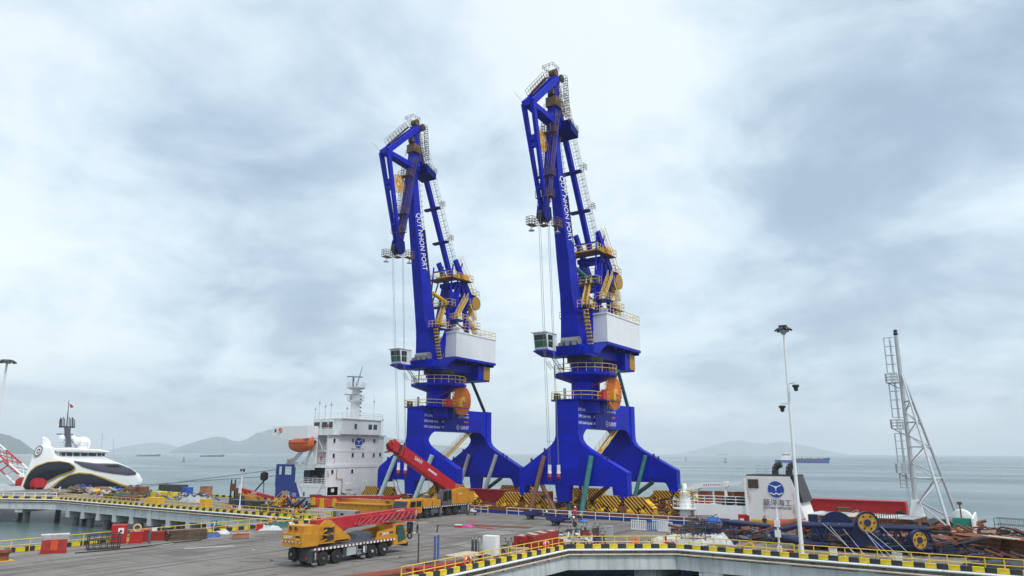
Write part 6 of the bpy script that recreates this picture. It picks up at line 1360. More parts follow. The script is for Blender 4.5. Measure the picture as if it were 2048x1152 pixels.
stand = dict(pelvis=(0, 0, .95), waist=(.01, 0, 1.12), chest=(.02, 0, 1.34), neck=(.02, 0, 1.50), head=(.04, 0, 1.62), crown=(.03, 0, 1.72), lsh=(0, .19, 1.42), lel=(.03, .26, 1.16), lwr=(.18, .24, .98), lha=(.24, .22, .94), rsh=(0, -.19, 1.42), rel=(.03, -.26, 1.16), rwr=(.2, -.22, 1.0), rha=(.27, -.2, .97),
             lhi=(0, .10, .88), lkn=(.03, .11, .48), lan=(0, .12, .08), lto=(.15, .14, .04), rhi=(0, -.10, .88), rkn=(.05, -.11, .48), ran=(.02, -.12, .08), rto=(.17, -.14, .04))
k, hd = person((-50.6, 91.0, 0), math.radians(-60), stand, ('cloth_red', 'cloth_red', 'skin', 'black_rubber'), 'worker in red overalls and white helmet standing behind the nearer tricycle'); fingers(k, stand['lha'], (.8, 0, -.5)); fingers(k, stand['rha'], (.8, 0, -.5))
MB().lathe([(.15, -.01), (.14, .05), (.09, .12), (.01, .14)], hd+Vector((0, 0, .04)), 'z', 14).lathe([(.17, 0), (.12, .02)], hd+Vector((0, 0, .03)), 'z', 14).build('helmet', 'white_paint', k, True); MB().box(-.12, .15, -.13, .13, 1.18, 1.23).build('reflective_band', 'white_paint', k)
sit = dict(pelvis=(0, 0, .22), waist=(.05, 0, .38), chest=(.14, 0, .58), neck=(.2, 0, .72), head=(.25, 0, .83), crown=(.24, 0, .93), lsh=(.14, .18, .65), lel=(.3, .24, .44), lwr=(.5, .18, .4), lha=(.57, .16, .38), rsh=(.14, -.18, .65), rel=(.3, -.24, .44), rwr=(.5, -.18, .4), rha=(.57, -.16, .38),
           lhi=(.05, .11, .18), lkn=(.45, .16, .42), lan=(.62, .14, .08), lto=(.78, .15, .04), rhi=(.05, -.11, .18), rkn=(.45, -.16, .42), ran=(.62, -.14, .08), rto=(.78, -.15, .04))
k, hd = person((-48.6, 88.6, 0), math.radians(-40), sit, ('cloth_dark', 'cloth_dark', 'skin', 'black_rubber'), 'worker in dark clothes and yellow helmet sitting on the deck by the white railing'); fingers(k, sit['lha'], (.8, 0, -.4)); fingers(k, sit['rha'], (.8, 0, -.4))
MB().lathe([(.15, -.01), (.14, .05), (.09, .12), (.01, .14)], hd+Vector((0, 0, .04)), 'z', 14).build('helmet', 'kerb_yellow', k, True)
k, hd = person((-24.6, 90.6, 0), math.radians(-70), stand, ('cloth_dark', 'cloth_dark', 'skin', 'black_rubber'), 'man in dark clothes with a red cap standing before the funnel casing'); fingers(k, stand['lha'], (.8, 0, -.5)); fingers(k, stand['rha'], (.8, 0, -.5))
MB().lathe([(.125, -.02), (.12, .06), (.07, .1), (.01, .115)], hd+Vector((0, 0, .04)), 'z', 14).box(.1, .2, hd.y-.07, hd.y+.07, hd.z+.02, hd.z+.035).build('cap', 'cloth_red', k, True)
bl = MB().ell((0, 0, .12), .75, .4, .16, 10, 6).build('blue_sheet', 'cloth_blue', None, True, (-47.7, 87.9, 0)); tag(bl, 'crumpled light blue sheet beside the sitting worker', 'sheet')
# ================================================================ generic yard pieces
def crumple(m, amp, seed=0):
    r = random.Random(seed); m.v = [(x+r.uniform(-amp, amp), y+r.uniform(-amp, amp), max(.0, z+r.uniform(-amp, amp))) for x, y, z in m.v]; return m
def mound(name, label, cat, loc, sx, sy, sz, mt, seed=0, n=16, rz=0, group=None):
    r = random.Random(seed); m = MB(); ph = [r.uniform(0, 6.28) for _ in range(6)]
    for i in range(n+1):
        for j in range(n+1):
            x, y = -1+2*i/n, -1+2*j/n; d = max(abs(x)**2.4, abs(y)**2.4); h = (1-min(1, d))**.6*(.62+.22*math.sin(3.1*x+ph[0])*math.cos(2.7*y+ph[1])+.16*math.sin(7*x+5*y+ph[2])+.1*r.uniform(-1, 1))
            m.v.append((x*sx*(1+.08*math.sin(5*y+ph[3])), y*sy*(1+.08*math.sin(5*x+ph[4])), max(0.01, h*sz)))
    for i in range(n):
        for j in range(n): a = i*(n+1)+j; m.f.append((a, a+1, a+n+2, a+n+1))
    o = m.build(name, mt, None, True, loc); o.rotation_euler = (0, 0, rz); return tag(o, label, cat, group)
def crate(name, label, cat, loc, d, mt, rz=0, rim=None, group=None, slats=0):
    k = T(name, label, cat, loc, rz, group); a, b, c = d[0]/2, d[1]/2, d[2]; MB().box(-a, a, -b, b, 0, c).build('box', mt, k)
    if rim: MB().box(-a-.03, a+.03, -b-.03, b+.03, c-.08, c+.02).build('lid', rim, k)
    for i in range(slats):
        x = -a+2*a*(i+.5)/slats; MB().box(x-.03, x+.03, -b-.05, -b, .02, c-.1).build('rib', mt, k)
    return k
def beam_stack(name, label, cat, loc, L, w, h, nx, nz, mt, rz=0, mats=None, tilt=0.0, group=None, prof='box'):
    k = T(name, label, cat, loc, rz, group); r = random.Random(int(abs(loc[0]*10)+L*7)); me = {}
    for iz in range(nz):
        for ix in range(nx):
            mt_ = (mats[(ix+iz*3) % len(mats)] if mats else mt)
            if mt_ not in me:
                m = MB()
                if prof == 'I': m.box(-L/2, L/2, -w/2, w/2, 0, h*.12).box(-L/2, L/2, -w*.08, w*.08, h*.12, h*.88).box(-L/2, L/2, -w/2, w/2, h*.88, h)
                elif prof == 'tube': m.tube((-L/2, 0, h/2), (L/2, 0, h/2), h/2, 10)
                else: m.box(-L/2, L/2, -w/2, w/2, 0, h)
                o = m.build({'I': 'beam', 'tube': 'pipe'}.get(prof, 'plank'), mt_, k, prof == 'tube'); me[mt_] = o.data
            else: o = bpy.data.objects.new({'I': 'beam', 'tube': 'pipe'}.get(prof, 'plank'), me[mt_]); COL.objects.link(o); o.parent = k
            o.location = (r.uniform(-.15, .15)*L*.4, (ix-(nx-1)/2)*w*1.06+r.uniform(-.02, .02), iz*h*1.02); o.rotation_euler = (0, 0, r.uniform(-.03, .03)+tilt)
    return k
def frame_cage(name, label, loc, d, mt, rz=0, n=4, r=.04, cat='cage', floor=True):
    k = T(name, label, cat, loc, rz); a, b, c = d[0]/2, d[1]/2, d[2]
    for x in (-a, a):
        for y in (-b, b): MB().tube((x, y, 0), (x, y, c), r, 5).build('corner_post', mt, k)
    m = MB()
    for z in [c*i/3 for i in range(4)]: m.path([(-a, -b, z), (a, -b, z), (a, b, z), (-a, b, z), (-a, -b, z)], r*.9, 5)
    m.build('frame_rail', mt, k)
    for i in range(1, n):
        x = -a+2*a*i/n
        for y in (-b, b): MB().tube((x, y, 0), (x, y, c), r*.6, 4).build('bar', mt, k)
    if floor: MB().box(-a, a, -b, b, .02, .14).build('floor', mt, k)
    return k
def lifebuoy(loc, label, rz=0, r=.38, mt='lifebuoy'):
    k = T('lifebuoy', label, 'lifebuoy', loc, rz, 'lifebuoys on the railings'); MB().torus((0, 0, 0), r, .1, 'y', 20, 8).build('ring', mt, k, True)
    m = MB()
    for i in range(4): a = PI/4+i*PI/2; m.obox((r*math.cos(a), 0, r*math.sin(a)), (.12, .22, .22), 0, 0, -a)
    m.build('band', 'white_paint', k)
def cylinder_bottle(loc, label, mt='chassis', h=1.45):
    k = T('gas_cylinder', label, 'gas cylinder', loc, group='gas cylinders'); MB().lathe([(.12, 0), (.12, h*.82), (.09, h*.9), (.04, h*.93)], (0, 0, 0), 'z', 14).build('bottle', mt, k, True); MB().lathe([(.05, h*.93), (.05, h)], (0, 0, 0), 'z', 8).build('valve_cap', 'galv', k)
# ---------------------------------------------------------------- jetty edge, lower middle
lifebuoy((AX1-.17, 47.6, .6), 'orange lifebuoy hanging on the yellow railing near the white cabinet', math.radians(90)); lifebuoy((AX1-.17, 59.6, .62), 'orange lifebuoy on the yellow railing in front of the red trough', math.radians(90)); lifebuoy((AX0+.4, 60.0, .62), 'faded orange lifebuoy on the far jetty railing near the left corner', math.radians(90), .5); lifebuoy((-99.0, 70.0, .6), 'small orange lifebuoy on the railing right of the slim camera pole', 0)
k = T('tool_cabinet', 'white steel cabinet standing behind the black gas cylinders', 'cabinet', (-39.2, 54.9, 0), math.radians(8)); MB().box(-.65, .65, -.4, .4, .1, 1.75).build('body', 'white_paint', k); MB().box(-.62, 0, -.42, -.4, .15, 1.7).build('door', 'white_paint', k); MB().box(.02, .62, -.42, -.4, .15, 1.7).build('door', 'white_paint', k); MB().box(-.6, .6, -.35, .35, 0, .1).build('plinth', 'chassis', k)
for i, (dx, dy) in enumerate(((0, 0), (.3, .1), (.55, .28), (.12, .35))): cylinder_bottle((-40.3+dx, 53.6+dy, 0), ['black gas cylinder at the left of the cluster by the white cabinet', 'black gas cylinder in the middle of the cluster by the white cabinet', 'silver shouldered gas cylinder nearest the white cabinet', 'black gas cylinder at the back of the cluster by the white cabinet'][i], ['chassis', 'chassis', 'grey_metal', 'chassis'][i], 1.6)
mat('post_blue', (.07, .12, .30), .6, var=.4, scale=5)
k = T('cable_stand', 'blue painted steel stand beside the jetty railing at the bottom', 'stand', at(872, 1128), math.radians(20)); MB().tube((-.14, 0, .1), (-.14, 0, 2.2), .1, 8).tube((.14, .05, .1), (.14, .05, 2.3), .1, 8).build('column', 'post_blue', k, True); MB().box(-.9, .9, -.6, .6, 0, .12).build('base', 'chassis', k); MB().tube((0, 0, 2.5), (.1, 0, 3.1), .06, 6).build('spigot', 'chassis', k)
k = T('marker_post', 'thin dark steel post on the jetty', 'post', at(836, 1128)); MB().tube((0, 0, 0), (0, 0, 2.4), .06, 8).build('post', 'chassis', k); MB().box(-.2, .2, -.2, .2, 0, .05).build('base', 'chassis', k)
k = T('work_table', 'low welding table with red drum under the jetty railing', 'table', (-38.6, 50.4, 0)); MB().box(-1.0, 1.2, -1.6, 1.6, .62, .7).build('table_top', 'wood_pale', k)
for x in (-.9, 1.1):
    for y in (-1.5, 1.5): MB().tube((x, y, 0), (x, y, .62), .06, 6).build('leg', 'galv', k)
d_ = MB().lathe([(.28, 0), (.28, .75)], (0, 0, 0), 'z', 14).build('steel_drum', 'red_paint', None, True, (-37.7, 51.4, 0)); tag(d_, 'small red drum beside the low welding table', 'drum')
beam_stack('steel_beam_stack', 'stack of dull red steel box beams with pale tops behind the jetty railing', 'beams', (-40.0, 63.9, 0), 6.2, .62, .55, 3, 2, 'red_dull', math.radians(96)); 
for i, (x0, y0) in enumerate(((-40.35, 63.7), (-39.65, 64.1))):
    k = T('rusty_sheet', ['rust and white blotched sheet on the left of the red beam stack', 'rust and white blotched sheet on the right of the red beam stack'][i], 'sheet', (x0, y0, 1.13), math.radians(96)); 
    for j in range(6): MB().box(-2.9+j*.98, -2.0+j*.98, -.28, .28, 0, .05).build('plate', ('wood_pale', 'rust')[(j+i) % 2], k)
k = T('steel_trough', 'long red steel trough lying along the jetty railing', 'trough', (-37.2, 61.2, 0), math.radians(91)); MB().box(-2.4, 2.4, -.5, -.42, 0, .8).build('side', 'red_dull', k); MB().box(-2.4, 2.4, .42, .5, 0, .8).build('side', 'red_dull', k); MB().box(-2.4, 2.4, -.5, .5, .02, .1).build('bottom', 'red_dull', k); MB().box(-2.45, -2.35, -.5, .5, 0, .8).build('end', 'red_dull', k); MB().box(2.35, 2.45, -.5, .5, 0, .8).build('end', 'red_dull', k)
beam_stack('plank_pile', 'loose weathered planks on the deck beside the red beams', 'planks', (-37.9, 56.6, 0), 3.2, .24, .06, 5, 3, 'wood', math.radians(50), ['wood', 'wood_pale', 'wood_dark']); beam_stack('plank_pile', 'short pale boards stacked near the red trough', 'planks', (-39.0, 58.9, 0), 2.6, .25, .07, 4, 4, 'wood_pale', math.radians(40), ['wood_pale', 'wood'])
beam_stack('plate_pile', 'flat rusty plates lying at the bottom edge behind the railing', 'plates', (-39.4, 42.2, 0), 7.0, .6, .08, 3, 3, 'rust', math.radians(80), ['rust', 'red_dull', 'rust_orange']); beam_stack('steel_beam_stack', 'dull red beams at the bottom edge behind the railing', 'beams', (-38.2, 46.0, 0), 5.0, .5, .4, 2, 1, 'red_dull', math.radians(86))
crate('electric_cabinet', 'pale grey electric cabinet behind the parked motorbikes', 'cabinet', at(1218, 1072), (.95, .5, 1.05), 'grey_box', math.radians(20), 'galv')
# small things on the open deck
crate('foam_box', 'red and white box lying alone on the open deck', 'box', at(917, 1055), (.8, .5, .35), 'red_paint', .3, 'white_paint'); mound('net_bundle', 'bright pink bundle on the open deck', 'bundle', at(937, 1054), .6, .4, .45, 'pink', 3, 10)
tag(MB().box(-1.1, 1.1, -.35, .35, 0, .06).build('rubber_mat', 'red_paint', None, False, at(970, 1056)), 'flat red mat on the open deck', 'mat'); mound('rag_heap', 'small orange rag on the open deck', 'rag', at(946, 1043), .35, .25, .2, 'orange_red', 5, 8)
k = T('hand_cart', 'low hand cart with white sheet near the far truck crane', 'cart', at(945, 1030), .2); MB().box(-.8, .8, -.4, .4, .3, .38).build('bed', 'chassis', k); mm = MB().ell((.1, 0, .5), .6, .35, .2).build('white_sheet', 'tarp_white', k, True)
for x in (-.6, .6): MB().lathe([(.15, -.05), (.15, .05)], (x, -.4, .15), 'y', 10).build('wheel', 'black_rubber', k)
for i in range(7): tag(MB().lathe([(.28, 0), (.3, .6)], (0, 0, 0), 'z', 10).build('plastic_pail', 'white_paint', None, True, (-75.2+i*1.05, 91.2, 0)), '%s white pail in the row behind the low white railing' % ['first', 'second', 'third', 'fourth', 'fifth', 'sixth', 'seventh'][i], 'pail', 'white pails behind the low railing')
lit = []
for i in range(16):
    r = random.Random(i+40); lx, ly = r.uniform(480, 1180), r.uniform(1045, 1125); p = at(lx, ly)
    if -75 < p[0] < -40 and p[1] < 92: lit.append((lx, p))
for i, (lx, p) in enumerate(sorted(lit)): tag(crumple(MB().box(-.14, .14, -.09, .09, 0, .05), .03, i).build('paper_scrap', ('tarp_white', 'wood_pale', 'wood_dark')[i % 3], None, False, (p[0], p[1], .012)), '%s paper scrap on the open deck, %s from the left' % (('white', 'beige', 'brown')[i % 3], ('first', 'second', 'third', 'fourth', 'fifth', 'sixth', 'seventh', 'eighth', 'ninth', 'tenth', 'eleventh', 'twelfth', 'thirteenth', 'fourteenth', 'fifteenth', 'sixteenth')[i]), 'litter', 'litter scraps on the deck')
# ---------------------------------------------------------------- right quay yard
def barrier(loc, rz, mt, label):
    k = T('picket_barrier', label, 'barrier', loc, rz, 'picket barriers'); MB().tube((-.9, 0, .15), (.9, 0, .15), .04, 5).build('rail', mt, k); MB().tube((-.9, 0, 1.15), (.9, 0, 1.15), .04, 5).build('rail', mt, k)
    for i in range(9): x = -.9+i*.225; MB().box(x-.05, x+.05, -.02, .02, .05, 1.2).build('picket', mt, k)
b0 = at(1278, 1061); barrier(b0, .1, 'white_paint', 'white picket barrier panel, left one of the group'); barrier((b0[0]+2.0, b0[1]+.3, 0), .35, 'tarp_blue', 'blue picket barrier panel between the white ones'); barrier((b0[0]+3.4, b0[1]-.2, 0), -.05, 'white_paint', 'white picket barrier panel, right one of the group'); barrier((b0[0]+2.2, b0[1]+1.2, 0), .1, 'white_paint', 'white picket barrier panel standing behind the others')
mound('tarp_heap', 'long crumpled white tarpaulin heap behind the yellow railing', 'tarpaulin', (-29.0, 74.6, 0), 3.0, 1.3, 1.0, 'tarp_white', 11, 26, .25); mound('tarp_heap', 'white tarpaulin heap with a pointed fold beside the scaffold frames', 'tarpaulin', (-25.9, 75.6, 0), 1.8, 1.2, 1.3, 'tarp_white', 12, 22, .5); mound('tarp_heap', 'low grey white tarpaulin spread near the railing', 'tarpaulin', (-28.2, 72.6, 0), 2.2, .8, .7, 'grey_box', 13, 16, .1)
for i, (px, mt, s) in enumerate(((1292, 'grey_metal', .5), (1303, 'tarp_green', .42), (1316, 'wood_pale', .55), (1329, 'tarp_white', .5), (1345, 'chassis', .45), (1318, 'tarp_blue', .4), (1338, 'grey_box', .5))):
    p = at(px, 1092-(i % 2)*3); mound('rubbish_sack', ['dark grey sack', 'green sack', 'beige sack', 'white sack', 'black sack', 'blue sack', 'pale grey sack'][i]+' in the rubbish pile behind the yellow railing', 'sack', p, s, s*.8, s*1.3, mt, 30+i, 9, i*.7, 'sacks in the rubbish pile')
for i, px in enumerate((1266, 1274)):
    k = T('traffic_cone', ['orange traffic cone at the left of the pair near the railing', 'orange traffic cone at the right of the pair near the railing'][i], 'cone', at(px, 1089-i)); MB().lathe([(.22, .04), (.05, .72)], (0, 0, 0), 'z', 14).build('cone', 'lifebuoy', k, True); MB().box(-.26, .26, -.26, .26, 0, .05).build('base', 'lifebuoy', k)
k = T('fire_hydrant', 'small red hydrant on the quay kerb', 'hydrant', (-29.0, 70.6, 0)); MB().tube((0, 0, 0), (0, 0, 1.0), .12, 8).build('body', 'red_paint', k, True); MB().box(.2, .7, -.2, .2, 0, .4).build('valve_box', 'red_paint', k)
for i, (px, py, d, mt, rz, lb_) in enumerate(((1388, 1086, (2.4, 1.6, 1.6), 'chassis', .3, 'dark scaffold frame crate next to the white tarpaulins'), (1420, 1082, (2.2, 1.8, 1.9), 'dark_metal', -.2, 'tall black scaffold frame crate in the middle of the yard'), (1448, 1086, (2.6, 1.4, 1.5), 'navy_steel', .1, 'navy scaffold frame crate in front of the stacked pipes'), (1405, 1074, (2.5, 1.6, 2.2), 'wood_dark', .5, 'brown scaffold frame crate behind the black ones'), (1365, 1080, (2.0, 1.4, 1.2), 'rust', .1, 'low rusty frame crate beside the tarpaulin fold'))):
    k = frame_cage('scaffold_crate', lb_, at(px, py), d, mt, rz, 6, .045); r = random.Random(i); m = MB()
    for j in range(14): a = Vector((r.uniform(-d[0]/2, d[0]/2), r.uniform(-d[1]/2, d[1]/2), r.uniform(.1, d[2]))); m.bar(a, a+Vector((r.uniform(-1.2, 1.2), r.uniform(-.8, .8), r.uniform(-.2, .5))), .09, .09)
    m.build('scrap_bars', ('chassis', 'navy_steel', 'rust', 'chassis_grey', 'wood_dark')[i], k)
mound('tarp_heap', 'bright blue tarpaulin bundle on the scaffold crates', 'tarpaulin', (*at(1430, 1078)[:2], 1.6), .9, .7, .9, 'tarp_blue', 17, 12, .3); mound('tarp_heap', 'brown tarpaulin over a heap behind the scaffold crates', 'tarpaulin', at(1425, 1062), 3.4, 1.4, 1.6, 'wood_dark', 18, 16, .0)
beam_stack('pipe_stack', 'stack of long navy pipes leaning beside the red cabinet', 'pipes', (-24.6, 84.2, 0), 6.5, .38, .38, 5, 4, 'navy_steel', math.radians(-28), ['navy_steel', 'chassis', 'navy_steel'], prof='tube'); beam_stack('steel_beam_stack', 'dark angle beams heaped behind the short white pole', 'beams', (-20.3, 80.6, 0), 5, .4, .35, 4, 2, 'chassis', math.radians(10), ['chassis', 'rust', 'navy_steel'])
k = T('hose_cabinet', 'open red hose cabinet with white label in front of the low white wall', 'cabinet', at(1487, 1062), math.radians(15)); MB().box(-.5, .5, -.35, .35, 0, 1.9).build('body', 'red_paint', k); MB().obox((.55, -.6, 1.0), (.08, .95, 1.75), .5).build('door', 'red_paint', k); MB().box(-.3, .15, -.37, -.35, .9, 1.45).build('label_plate', 'white_paint', k)
MBb = T('mooring_bollard', 'black mooring bollard on the quay edge beneath the white ship crane', 'bollard', (-33.6, 91.6, 0)); MB().lathe([(.42, 0), (.36, .6), (.6, .8), (.6, 1.0), (.1, 1.05)], (0, 0, 0), 'z', 16).build('bollard_body', 'black_rubber', MBb, True); MB().lathe([(.6, 0), (.6, .06)], (0, 0, 0), 'z', 16).build('base', 'rust', MBb)
# big brown cone tube, red pipes
k = T('steel_pipe', 'big rusty brown pipe with torn flange lying before the funnel casing', 'pipe', at(1540, 1078), math.radians(24)); MB().tube((-1.8, 0, .7), (3.0, 0, 1.9), .42, 14, .34).build('tube', 'rust_orange', k, True); MB().lathe([(.62, -.06), (.62, .06)], (-1.8, 0, .7), 'x', 16).build('flange', 'rust', k); MB().box(-1.6, -1.2, -.6, .6, 0, .5).build('cradle', 'wood', k)
for i, (px, py, rz) in enumerate(((1575, 1070, 12), (1590, 1066, 8), (1578, 1062, 10))):
    k = T('steel_pipe', ['salmon red pipe at the front of the three red pipes', 'salmon red pipe in the middle of the three red pipes', 'salmon red pipe at the back of the three red pipes'][i], 'pipe', at(px, py), math.radians(rz), 'red pipes by the lamp post'); MB().tube((-1.7, 0, .8), (1.9, 0, 1.0), .48, 14).build('tube', 'text_red', k, True); MB().lathe([(.55, -.08), (.55, .08)], (1.9, 0, 1.0), 'x', 14).build('flange', 'red_dull', k); MB().box(-1.2, -.8, -.5, .5, 0, .4).build('cradle', 'wood_dark', k); MB().box(.9, 1.3, -.5, .5, 0, .55).build('cradle', 'wood_dark', k)
k = T('valve_assembly', 'cluster of pale galvanised valves behind the tall lamp post', 'valves', at(1622, 1068)); r = random.Random(4)
for i in range(9): a = Vector((r.uniform(-1.2, 1.2), r.uniform(-.6, .6), r.uniform(.3, 1.6))); MB().tube(a, a+Vector((r.uniform(-.5, .5), r.uniform(-.5, .5), r.uniform(-.3, .4))), r.uniform(.12, .25), 10).build('valve_body', ('galv', 'tarp_white', 'wood_pale')[i % 3], k, True)
MB().box(-1.4, 1.4, -.7, .7, 0, .3).build('skid', 'chassis_grey', k)
# navy lattice jib with yellow sheaves
k = T('jib_section', 'navy lattice jib section lying along the right quay behind the railing', 'jib section', (-13.4, 77.6, .25), math.radians(11)); L_ = 6.9; m = MB()
for y, z, nm in ((-.9, .3, 0), (.9, .3, 0), (-.8, 2.0, 1), (.8, 2.0, 1)): MB().tube((-L_, y*.35, .9+z*.15), (-L_*.55, y, z), .2, 8).tube((-L_*.55, y, z), (L_, y, z+.05), .2, 8).build('chord', 'navy_steel', k, True)
for i in range(9):
    x = -L_*.5+i*1.2
    for y in (-.85, .85): MB().tube((x, y, .3), (x+.6, y*.95, 2.0), .08, 6).tube((x+.6, y*.95, 2.0), (x+1.2, y, .3), .08, 6).build('lacing', 'navy_steel', k, True)
MB().prism([(.1, .2), (2.4, .2), (1.9, 2.1), (1.5, 2.6), (1.0, 2.6), (.6, 2.1)], 'xz', -1.0, -.85).prism([(.1, .2), (2.4, .2), (1.9, 2.1), (1.5, 2.6), (1.0, 2.6), (.6, 2.1)], 'xz', -.35, -.2).build('sheave_bracket', 'navy_steel', k)
def sheave2(loc, r, rz, label, par=None):
    q = T('cable_sheave', label, 'sheave', loc, rz, 'yellow sheaves in the right yard') ; MB().lathe([(r*.86, -.16), (r, -.2), (r, .2), (r*.86, .16)], (0, 0, 0), 'y', 32, cap=False).build('rim', 'navy_steel', q, True); MB().lathe([(r*.3, -.1), (r*.87, -.1), (r*.87, .1), (r*.3, .1)], (0, 0, 0), 'y', 32, cap=False).build('web', 'sheave_yellow', q)
    for i in range(6): a = i*PI/3; MB().lathe([(r*.1, -.13), (r*.1, .13)], (r*.6*math.cos(a), 0, r*.6*math.sin(a)), 'y', 10).build('lightening_hole', 'dark_metal', q)
    MB().lathe([(r*.3, -.2), (r*.3, .2)], (0, 0, 0), 'y', 16).build('hub', 'navy_steel', q)
p = gy(1734, 1045, 76.2); sheave2((p.x, 76.2, p.z), 1.0, .5, 'yellow sheave with navy rim mounted upright on the navy jib'); p = gy(1838, 1081, 77.2); sheave2((p.x, 77.2, p.z+.05), .88, .8, 'yellow sheave with navy rim leaning at the right end of the navy jib')
k = T('motor_housing', 'big navy blue motor housing with curved shield behind the jib', 'housing', (-15.6, 82.5, 0), .1); MB().box(-2.0, 2.0, -1.2, 1.2, 0, 2.2).build('casing', 'navy_steel', k); MB().lathe([(1.7, -1.4), (1.7, -1.15)], (.6, 0, 1.6), 'y', 24).build('curved_shield', 'navy_steel', k, True); MB().lathe([(1.1, -1.55), (1.1, -1.4)], (.6, 0, 1.6), 'y', 20).build('inner_drum', 'navy_steel', k, True); MB().box(-2.1, -1.2, -1.3, -.6, 2.2, 2.9).build('terminal_box', 'navy_steel', k)
r = random.Random(9)
for i in range(7):
    a = Vector((-11.5+r.uniform(-1, 4.5), 74.6+r.uniform(-.5, .8), .1)); q = T('wire_rope', ['first', 'second', 'third', 'fourth', 'fifth', 'sixth', 'seventh'][i]+' slack wire rope slanting over the navy jib, counted from the left', 'rope', a, group='wire ropes over the navy jib') ; MB().tube((0, 0, 0), (-2.0-.2*i, 1.8, 2.4), .025, 5).build('strand', 'galv', q); MB().torus((0, 0, .02), .12, .02, 'z', 8, 4).build('eye', 'galv', q)
# timber, boxes and beams behind
for i, (px, py, d, mt, lb_) in enumerate(((1655, 1060, (2.2, 1.6, 1.3), 'container_brown', 'brown timber crate left of the navy housing'), (1668, 1052, (1.8, 1.4, 1.7), 'wood', 'pale timber crate behind the brown one'), (1640, 1062, (1.2, 1.2, 1.0), 'wood_pale', 'small beige crate beside the valve cluster'), (1690, 1050, (1.6, 1.2, 2.2), 'rust_orange', 'rusty steel tank behind the navy housing'))): crate('timber_crate', lb_, 'crate', at(px, py), d, mt, .15*i, 'rust', 'crates behind the lamp post', 3)
for i in range(6):
    x = -20.4+i*2.1; k = T('roof_panel_stack', ['first', 'second', 'third', 'fourth', 'fifth', 'sixth'][i]+' long white topped panel on the ship stern, counted from the funnel casing', 'panel', (x, 100.4, SHIPZ+.03), math.radians(-8), 'long panels on the ship stern'); MB().box(-.85, .85, -3.6, 3.2, 0, 1.25).build('panel_core', ('wood', 'container_brown', 'rust_orange')[i % 3], k); MB().box(-.9, .9, -3.65, 3.25, 1.25, 1.33).build('panel_top', ('tarp_white', 'grey_box', 'wood_pale', 'tarp_white')[i % 4], k)
    for j in range(4): MB().box(-.88, .88, -3.6+j*2.0, -3.45+j*2.0, .05, 1.25).build('batten', 'wood_dark', k)
beam_stack('steel_beam_stack', 'rusty I-beams piled in front of the white mast foot', 'beams', (-6.6, 86.5, 0), 7.5, .5, .45, 6, 2, 'rust_orange', math.radians(-32), ['rust_orange', 'rust'], prof='I'); beam_stack('steel_beam_stack', 'short rusty I-beams stacked two high at the right', 'beams', (-2.6, 86.0, 0), 5.0, .45, .42, 6, 3, 'rust', math.radians(-38), ['rust', 'rust_orange', 'container_brown'], prof='I'); beam_stack('steel_beam_stack', 'long rusty I-beams lying at the far right quay', 'beams', (1.6, 83.4, 0), 8.0, .5, .45, 5, 3, 'rust', math.radians(-40), ['rust_orange', 'rust'], prof='I')
beam_stack('steel_beam_stack', 'rusty channel beams lying across under the navy sheave', 'beams', (-9.6, 84.6, 0), 6.0, .55, .5, 3, 2, 'rust', math.radians(20), ['rust', 'container_brown', 'rust_orange'], prof='I')
beam_stack('pipe_stack', 'long dark hydraulic tubes lying over the beams at the far right', 'pipes', (2.6, 88.2, .6), 9.0, .6, .6, 3, 1, 'chassis', math.radians(-36), ['chassis', 'dark_metal'], prof='tube'); beam_stack('pipe_stack', 'green and black tubes at the right edge of the yard', 'pipes', (5.5, 84.0, 0), 8.0, .5, .5, 3, 2, 'tarp_green', math.radians(-32), ['chassis', 'tarp_green', 'chassis'], prof='tube')
k = frame_cage('gangway_frame', 'grey lattice gangway frame standing at the right edge', at(2030, 1075), (3.2, 1.4, 2.0), 'grey_metal', -.4, 8, .05, 'gangway'); k = frame_cage('ladder_frame', 'dark rusty mesh frame standing on the navy jib end', (-10.4, 79.6, 1.9), (2.4, 1.0, 1.5), 'rust', .3, 12, .03, 'frame', False)
mound('cable_coil', 'heap of black cable on the deck at the lower right', 'cable', at(1995, 1135), 2.2, 1.0, .5, 'black_rubber', 23, 16, -.4); mound('cable_coil', 'tangle of dark hoses behind the railing at the lower right', 'cable', at(2020, 1128), 2.0, .9, .4, 'chassis', 24, 14, .2)
beam_stack('plank_pile', 'pale boards leaning on the rusty beams at right', 'planks', (-1.0, 83.2, 1.45), 3.0, .3, .08, 3, 1, 'wood_pale', math.radians(-35)); crate('hazard_box', 'white junction box on the quay edge below the navy jib', 'box', (-8.6, 71.9, 0), (.7, .4, .75), 'white_paint', 0, 'galv'); crate('hazard_box', 'white junction box near the second lamp post bay', 'box', (-13.8, 72.4, 0), (.6, .4, .8), 'white_paint', 0, 'galv'); crate('oil_drum_rack', 'red tool box by the short white pole', 'box', (-17.2, 71.4, 0), (.6, .4, .45), 'red_paint')
k = T('bumper_arch', 'yellow steel arch guard on the deck by the right railing', 'guard', (-21.0, 71.6, 0)); MB().path([(.5*math.cos(a), 0, .75*math.sin(a)) for a in [PI*i/10 for i in range(11)]], .09, 8).build('arch', 'yellow_paint', k, True); MB().box(-.7, .7, -.15, .15, 0, .05).build('foot', 'yellow_paint', k)
tag(MB().path([(x, 92.6+.3*math.sin(x), .1) for x in [-31+i*1.2 for i in range(22)]], .08, 6).build('mooring_rope', 'wood_pale', None, True), 'slack pale mooring rope along the ship side at right', 'rope')

